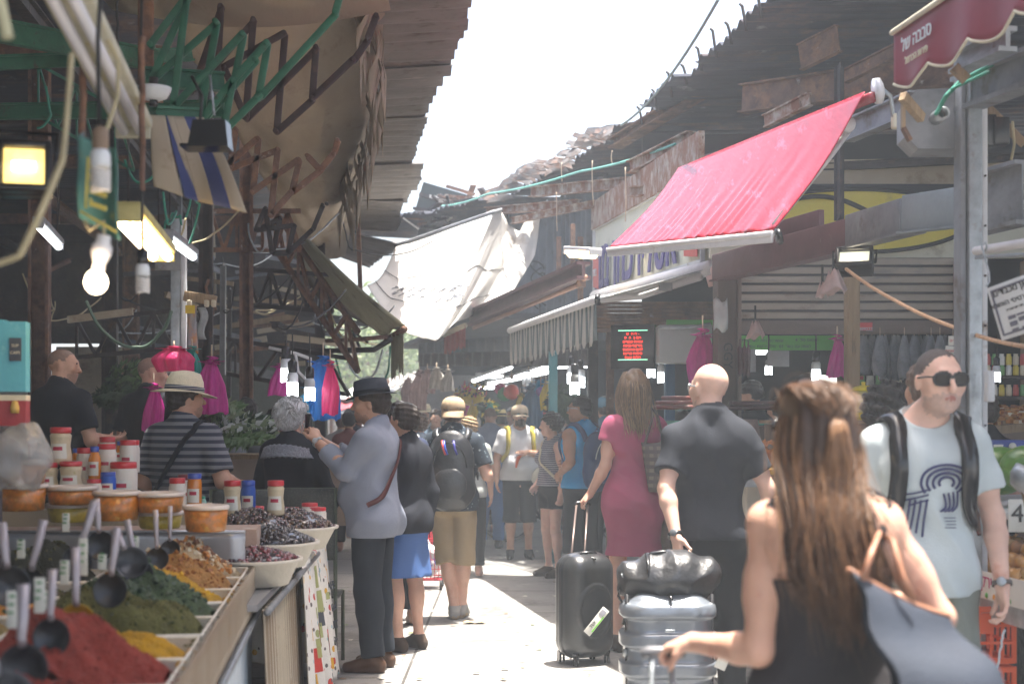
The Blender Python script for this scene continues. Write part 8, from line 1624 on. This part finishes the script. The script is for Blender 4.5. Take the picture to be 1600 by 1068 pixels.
b.tube([o+Vector((-.10,-.04,.20)),o+Vector((-.08,-.03,.225)),o+Vector((-.02,-.02,.232)),o+Vector((.03,-.03,.215))],.009,blackpl,7);b.build('carry_handle',blackpl,e)
b=MB(o);b.tube([o+Vector((-.10+.0*k,-.125*math.sin(k*.25),.115+.105*math.cos(k*.25)))for k in range(10)],.006,blackpl,5);b.build('strap',blackpl,e);b=MB(o)
b.lathe([(.012,-.004),(.02,0),(.012,.004)],o+Vector((-.215,-.05,.12)),12,galv,Matrix.Rotation(R(70),3,'Y'));b.build('ring',galv,e)
b=MB(o);b.tube([o+Vector((-.21,-.03,.11)),o+Vector((-.235,-.06,.03)),o+Vector((-.20,-.09,-.03)),o+Vector((-.215,-.08,-.10))],.007,blackpl,5);b.build('dangling_strap',blackpl,e)
redw=mat('red_painted_wire',(.55,.03,.05),.4,var=.1);Y=13.3;x0,x1=P(645,0,Y).x,P(692,0,Y).x;e=empty('shopping_cart',((x0+x1)/2,Y,0),'red wire shopping trolley loaded with a white carrier bag','shopping trolley');zt,zb=.62,.10
b=sub(e)
for k in range(9):
 x=x0+(x1-x0)*k/8
 for y in(Y-.13,Y+.13):b.tube([(x,y,zb),(x,y+.01,zt)],.0035 if k%8 else.008,redw,5)
for k in range(6):
 y=Y-.13+.26*k/5
 for x in(x0,x1):b.tube([(x,y,zb),(x,y,zt)],.0035,redw,5)
for j in range(7):
 z=zb+(zt-zb)*j/6;b.tube([(x0,Y-.13,z),(x1,Y-.13,z),(x1,Y+.13,z),(x0,Y+.13,z)],.007 if j in(0,6)else.004,redw,5,closed=True)
b.build('wire_basket',redw,e);b=sub(e);b.tube([(x0+.03,Y-.15,.6),(x0+.03,Y-.22,.78),(x1-.03,Y-.22,.78),(x1-.03,Y-.15,.6)],.010,redw,7);b.tube([(x0,Y-.15,.09),(x1,Y-.15,.09)],.01,redw,6);b.build('handle',redw,e)
for x in(x0+.01,x1-.01):
 for y in(Y-.16,Y+.12):b=sub(e);b.lathe([(.01,-.012),(.042,-.012),(.045,0),(.042,.012),(.01,.012)],(x,y,.046),16,rubber,Matrix.Rotation(R(90),3,'Y'));b.build('wheel',rubber,e)
c=Vector(((x0+x1)/2+.01,Y-.01,.26));e=empty('carrier_bag',c,'stuffed white carrier bag with blue lettering inside the red trolley','carrier bag');b=sub(e);b.blob(c,(.125,.10,.15),mat('white_carrier_plastic',(.68,.68,.70),.35,var=.04,bump=.6,bscale=25),4,.06,3,freq=8);b.tube([c+Vector((-.05,0,.12)),c+Vector((-.02,0,.20)),c+Vector((.02,0,.12))],.014,MATS['white_carrier_plastic'],6);b.build('bag_body',None,e);textobj('VICT',.085,frame(c+Vector((.0,-.118,-.03)),(1,0,.35),(-.3,0,1)),'blue_lettering',mat('blue_ink',(.02,.05,.5),.5),e)
Y=18.2;c=G(792,Y,.33);e=empty('bicycle',(c.x,Y,0),'dark bicycle parked in the shade right of the blue jeans','bicycle')
for dx in(-.0,1.0):
 b=sub(e);q=c+Vector((dx,0,0));b.tube([q+Vector((.32*math.cos(t),0,.32*math.sin(t)))for t in[k*.2618 for k in range(24)]],.02,rubber,6,closed=True)
 for k in range(12):b.tube([q,q+Vector((.31*math.cos(k*.5236),0,.31*math.sin(k*.5236)))],.003,galv,4)
 b.build('wheel',rubber,e)
b=sub(e)
for p_,q_ in(((0,0),(.18,.5)),((.18,.5),(.42,-.02)),((.42,-.02),(0,0)),((.18,.5),(.78,.48)),((.42,-.02),(.80,.42)),((.80,.55),(1,0)),((.14,.62),(.18,.5))):b.tube([c+Vector((p_[0],0,p_[1])),c+Vector((q_[0],0,q_[1]))],.016,blk,7)
b.build('frame',blk,e);b=sub(e);b.blob(c+Vector((.14,0,.64)),(.13,.06,.03),blk,2);b.build('saddle',blk,e);b=sub(e);b.tube([c+Vector((.74,-.25,.66)),c+Vector((.80,0,.64)),c+Vector((.74,.25,.66))],.012,blackpl,6);b.build('handlebar',blackpl,e)
# ================= far end of the alley =================
def wallbox(name,lab,cat,c,size,m,rz=0):
 b=MB(c);b.box(c,size,Matrix.Rotation(rz,3,'Z'),m);return b
e=empty('inner_stall',(-4.6,19,0),'gloomy stall block closing the left hall below the olive awning','stall')
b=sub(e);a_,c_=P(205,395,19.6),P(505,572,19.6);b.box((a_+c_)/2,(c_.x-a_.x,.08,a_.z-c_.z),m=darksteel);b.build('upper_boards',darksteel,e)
b=sub(e)
rr=random.Random(31)
for i in range(26):
 px=rr.uniform(240,500);py=rr.uniform(400,590);w_=rr.uniform(.2,1.3);b.box(P(px,py,19.4-rr.random()*.5),(w_,.05,rr.uniform(.03,.14)),Euler((0,rr.uniform(-.25,.25),0)),rr.choice([beige,rust,galvdull,wood,darksteel,bluewall]))
b.build('loose_boards',wood,e)
b=sub(e);b.box(P(400,640,20),(2.0,.1,1.3),m=mat('dim_green_grey_wall',(.12,.14,.12),.8,dirt_or_sheen=((.25,.24,.2),.3,2)));b.build('lower_wall',None,e)
e=empty('far_stall',(0,22,0),'deep dark stall under the far roof lit by rows of tubes','stall')
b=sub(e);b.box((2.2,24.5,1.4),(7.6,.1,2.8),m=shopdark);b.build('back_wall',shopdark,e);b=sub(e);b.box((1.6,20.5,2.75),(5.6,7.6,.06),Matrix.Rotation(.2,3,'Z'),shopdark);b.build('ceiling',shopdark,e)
b=sub(e);b.box(P(705,618,21.5),(.75,.08,.62),m=mat('grey_plaster_panel',(.34,.34,.36),.8));b.build('grey_panel',None,e)
for i,(x0,y0,x1,y1,Y)in enumerate(((660,602,740,599,23),(700,606,800,604,22),(735,596,800,573,20),(760,600,858,580,19),(800,590,860,570,18.5),(655,592,680,591,24),(870,572,930,570,17),(745,587,785,588,22.4),(640,625,668,622,25),(655,611,672,611,26))):
 tube_lamp(P(x0,y0,Y),P(x1,y1,Y+.4),.03,lampc,whitebar,['lit tube over the grey panel at far left','long lit tube behind the tan cap','slanting lit tube over the far stall','longest slanting lit tube of the far stall','upper slanting lit tube beside the teal post','short lit tube by the far drapes','lit tube running right from the teal post','small lit tube above the grey panel','low lit tube at the far left of the alley','tiny lit tube under the far drapes'][i],hang=0)
e=post('teal_post',864,15.6,2.45,.09,.09,mat('teal_paint',(.03,.16,.17),.5,var=.1),'teal painted post at the corner of the far stall',kind_='S');post('dark_post',926,14.2,2.6,.10,.08,darksteel,'dark steel post left of the fair haired woman',kind_='S');post('dark_post',953,13.6,2.5,.07,.06,rust,'thin rusty post behind the fair haired woman',kind_='S')
post('blue_post',1046,11.9,2.2,.08,.08,mat('blue_paint',(.03,.10,.20),.5),'blue post below the white cabinet',kind_='S')
csheet('stall_valance',P(655,572,19.8),P(655,552,19.8),P(925,545,15),P(925,572,15),darksteel,.3,.02,'dark sheet edge above the far stalls','roof edge')
flow=[mat('flower_yellow',(.60,.42,.02),.7),mat('flower_red',(.50,.04,.04),.7),vegm[1]]
for i,(px,py,Y,w,h,m,lab)in enumerate(((831,606,17.2,.26,.52,vinyl('steel_blue_plastic',(.04,.16,.30)),'big dusty blue bag hanging in the far stall'),(853,600,16.6,.12,.30,yellowp,'yellow bag beside the teal post'),(813,618,17.4,.10,.28,yellowp,'yellow bag left of the big dusty blue bag'),(738,633,18.5,.13,.22,yellowp,'yellow bag hanging over the man in jeans'),(729,630,18.8,.12,.24,magenta,'magenta bag left of the yellow bag over the jeans man'),(826,580,17.3,.14,.24,clearp,'clear bag above the big dusty blue bag'),(842,612,17.5,.14,.2,clearp,'clear bag right of the big dusty blue bag'),(845,594,17.1,.16,.12,cyan,'light blue bag top near the teal post'),(765,630,19,.10,.2,teal,'teal bag in the middle of the far stall'),(700,580,17.2,.14,.24,mat('pale_cloth',(.50,.46,.42),.8,var=.2,bump=.5),'pale cloth shade hanging by the far drapes'),(682,577,17.4,.16,.24,MATS['pale_cloth'],'second pale cloth shade hanging by the far drapes'))):
 bagbunch(P(px,py,Y),w,h,m,lab,60+i)
for i,(px,py,Y,r_,c_,lab)in enumerate(((799,612,18,.10,(.75,.07,.03),'round orange red ball hanging in the far stall'),(788,616,18.1,.09,(.06,.35,.12),'green ball behind the orange red ball'),(782,607,18.2,.08,(.60,.04,.18),'pink ball left of the orange red ball'),(845,612,17.0,.06,(.25,.10,.40),'small purple ball by the teal post'))):
 c=P(px,py,Y);b=MB(c);b.blob(c,r_,mat('ball%d'%i,c_,.4),3,.03);b.tube([c+Vector((0,0,r_)),c+Vector((0,0,r_+.35))],.006,rope_m,4);tag(b.build('hanging_ball'),lab,'ball')
leafheap(737,612,18.6,.40,.26,200,flow,'bunch of yellow and red artificial flowers in the far stall','flower bunch',.05,'flower_bunch');leafheap(752,640,19.3,.5,.3,160,[vegm[1],vegm[0],flow[0]],'green plants behind the far stall counter','plant',.06,'potted_plant');leafheap(880,625,15.8,.40,.34,300,[vegm[1]],'dark leafy bunch right of the teal post','herb bunch',.05,'herb_bunch');leafheap(842,648,17.8,.5,.26,200,[flow[1],vegm[0],flow[0],vegm[2]],'colourful fruit display below the blue bag','fruit heap',.05,'fruit_heap')
leafm=[mat('tree_leaf',(.09,.14,.035),.6,var=.3,translucent=.35),mat('tree_leaf_light',(.16,.21,.06),.6,var=.3,translucent=.35)]
bark=mat('bark',(.14,.10,.07),.9,var=.3)
def tree(x,Y,h,r_,lab,n=3200,seed=1):
 rr=random.Random(seed);e=empty('tree',(x,Y,0),lab,'tree');b=sub(e);o=Vector((x,Y,0));b.tube([o,o+Vector((.1,0,h*.3)),o+Vector((-.1,.1,h*.55)),o+Vector((.05,0,h*.8))],[.2,.16,.11,.05],bark,8);cl_=[]
 for k in range(11):
  a=k*2.4;t=.45+.05*k;p=o+Vector((0,0,h*t*.8));q=p+Vector((math.cos(a),math.sin(a),.55))*r_*rr.uniform(.5,.9);b.tube([p,(p+q)/2+Vector((0,0,.1)),q],[.07,.05,.02],bark,5);cl_.append((q,r_*rr.uniform(.35,.55)))
 b.build('trunk',bark,e);b=sub(e)
 for i in range(n):
  c,s_=rr.choice(cl_);d=Vector((rr.gauss(0,1),rr.gauss(0,1),rr.gauss(0,.8))).normalized();p=c+d*s_*rr.random()**.4;t=Vector((rr.gauss(0,1),rr.gauss(0,1),rr.gauss(0,1))).normalized();u=t.orthogonal().normalized();k=rr.uniform(.07,.14);b.add([p-t*k,p+u*k*.5,p+t*k,p-u*k*.5],[(0,1,2,3)],rr.choice(leafm))
 b.build('crown',leafm[0],e)
for i,(px,Y,h,r_)in enumerate(((548,38,4.6,1.9),(590,42,4.9,2.2),(638,40,4.4,1.8),(515,45,5.2,2.2),(680,48,4.6,2.0),(610,55,5.6,2.6))):tree(G(px,Y).x,Y,h,r_,['light green tree left in the gap of the far alley','wide light green tree in the middle of the gap','green tree right in the gap behind the frayed cloth','tree partly behind the blue plastic bags','tree behind the far ribbed panels','tallest tree farthest back in the gap'][i],2600,i)
def building(x,Y,w,d_,h,lab,m,nf):
 e=empty('far_building',(x,Y,0),lab,'building');b=sub(e);b.box((x,Y,h/2),(w,d_,h),None,m);b.build('walls',m,e);b=sub(e);b.box((x,Y,h+.1),(w+.3,d_+.3,.2),None,galvdull);b.build('roof',galvdull,e)
 for f_ in range(nf):
  for k in range(int(w/2.2)):
   b=sub(e);q=Vector((x-w/2+1.2+k*2.2,Y-d_/2-.03,1.6+f_*3));b.box(q,(1.0,.06,1.3),None,shopdark);b.box(q-Vector((0,.05,.7)),(1.2,.15,.08),None,whitepaint);b.build('window',shopdark,e)
building(-14,70,16,8,4.4,'pale low building far beyond the trees',plaster,1);building(6,66,22,8,4.6,'long pale building closing the far end of the alley',plaster,1);building(-34,60,18,8,4.6,'pale building far behind the left hall',plaster,1);building(34,70,26,8,5,'pale building far behind the right shops',plaster,1);
for i,(a,bb_,c,d_,m,lab)in enumerate(((P(520,625,30),P(560,600,33),P(668,586,33),P(655,606,27),plaster,'sunlit white stall roof beyond the trilby'),(P(600,606,26),P(608,590,29),P(672,578,28),P(668,596,24),roofgrey,'bright corrugated stall roof left of the grey panel'),(P(500,640,28),P(520,622,31),P(600,622,31),P(590,640,28),redc,'dull red stall roof behind the trilby'))):
 csheet('stall_roof',a,bb_,c,d_,m,.3,.02,lab,'stall roof',th=.02,seed=i)
for i,px in enumerate((518,560,606,640,664)):post('stall_pole',px,29-i,2.3,.06,.06,rust,['first','second','third','fourth','fifth'][i]+' thin pole from the left under the sunlit stall roofs',kind_='S')
for i,(px,py,Y,w,h)in enumerate(((655,584,20,.22,.5),(638,594,21,.18,.35),(668,580,19.5,.16,.3))):bagbunch(P(px,py,Y),w,h,mat('dusty_pink_rag',(.40,.26,.24),.9,var=.2,bump=.5),['long','short','right hand'][i]+' dusty pink rag hanging at the bend of the alley',80+i)
for i,pts in enumerate(([P(524,555,16),P(545,610,16),P(580,640,16)],[P(610,540,16),P(604,585,16),P(585,610,16)],[P(540,556,15),P(575,588,15),P(598,545,15)])):cablerun(pts,.012,cablegreen if i<2 else galv,['long drooping green cable in the gap left','second green cable hanging in the gap','thin grey wire looping across the gap'][i],sag=.1)
# ================= haze volume added to stand in for lens flare =================
hz=bpy.data.materials.new('lens_veil_air');hz.use_nodes=True;n_=hz.node_tree.nodes;n_.remove(n_['Principled BSDF'])
v_=n_.new('ShaderNodeVolumePrincipled');v_.inputs['Color'].default_value=(.84,.92,1,1);v_.inputs['Density'].default_value=.0055;v_.inputs['Anisotropy'].default_value=0
hz.node_tree.links.new(v_.outputs[0],n_['Material Output'].inputs['Volume'])
b=MB((0,0,0));b.box((0,30,3.1),(400,200,8.2),m=hz);o=b.build('lens_veil_haze');o['kind']='stuff'
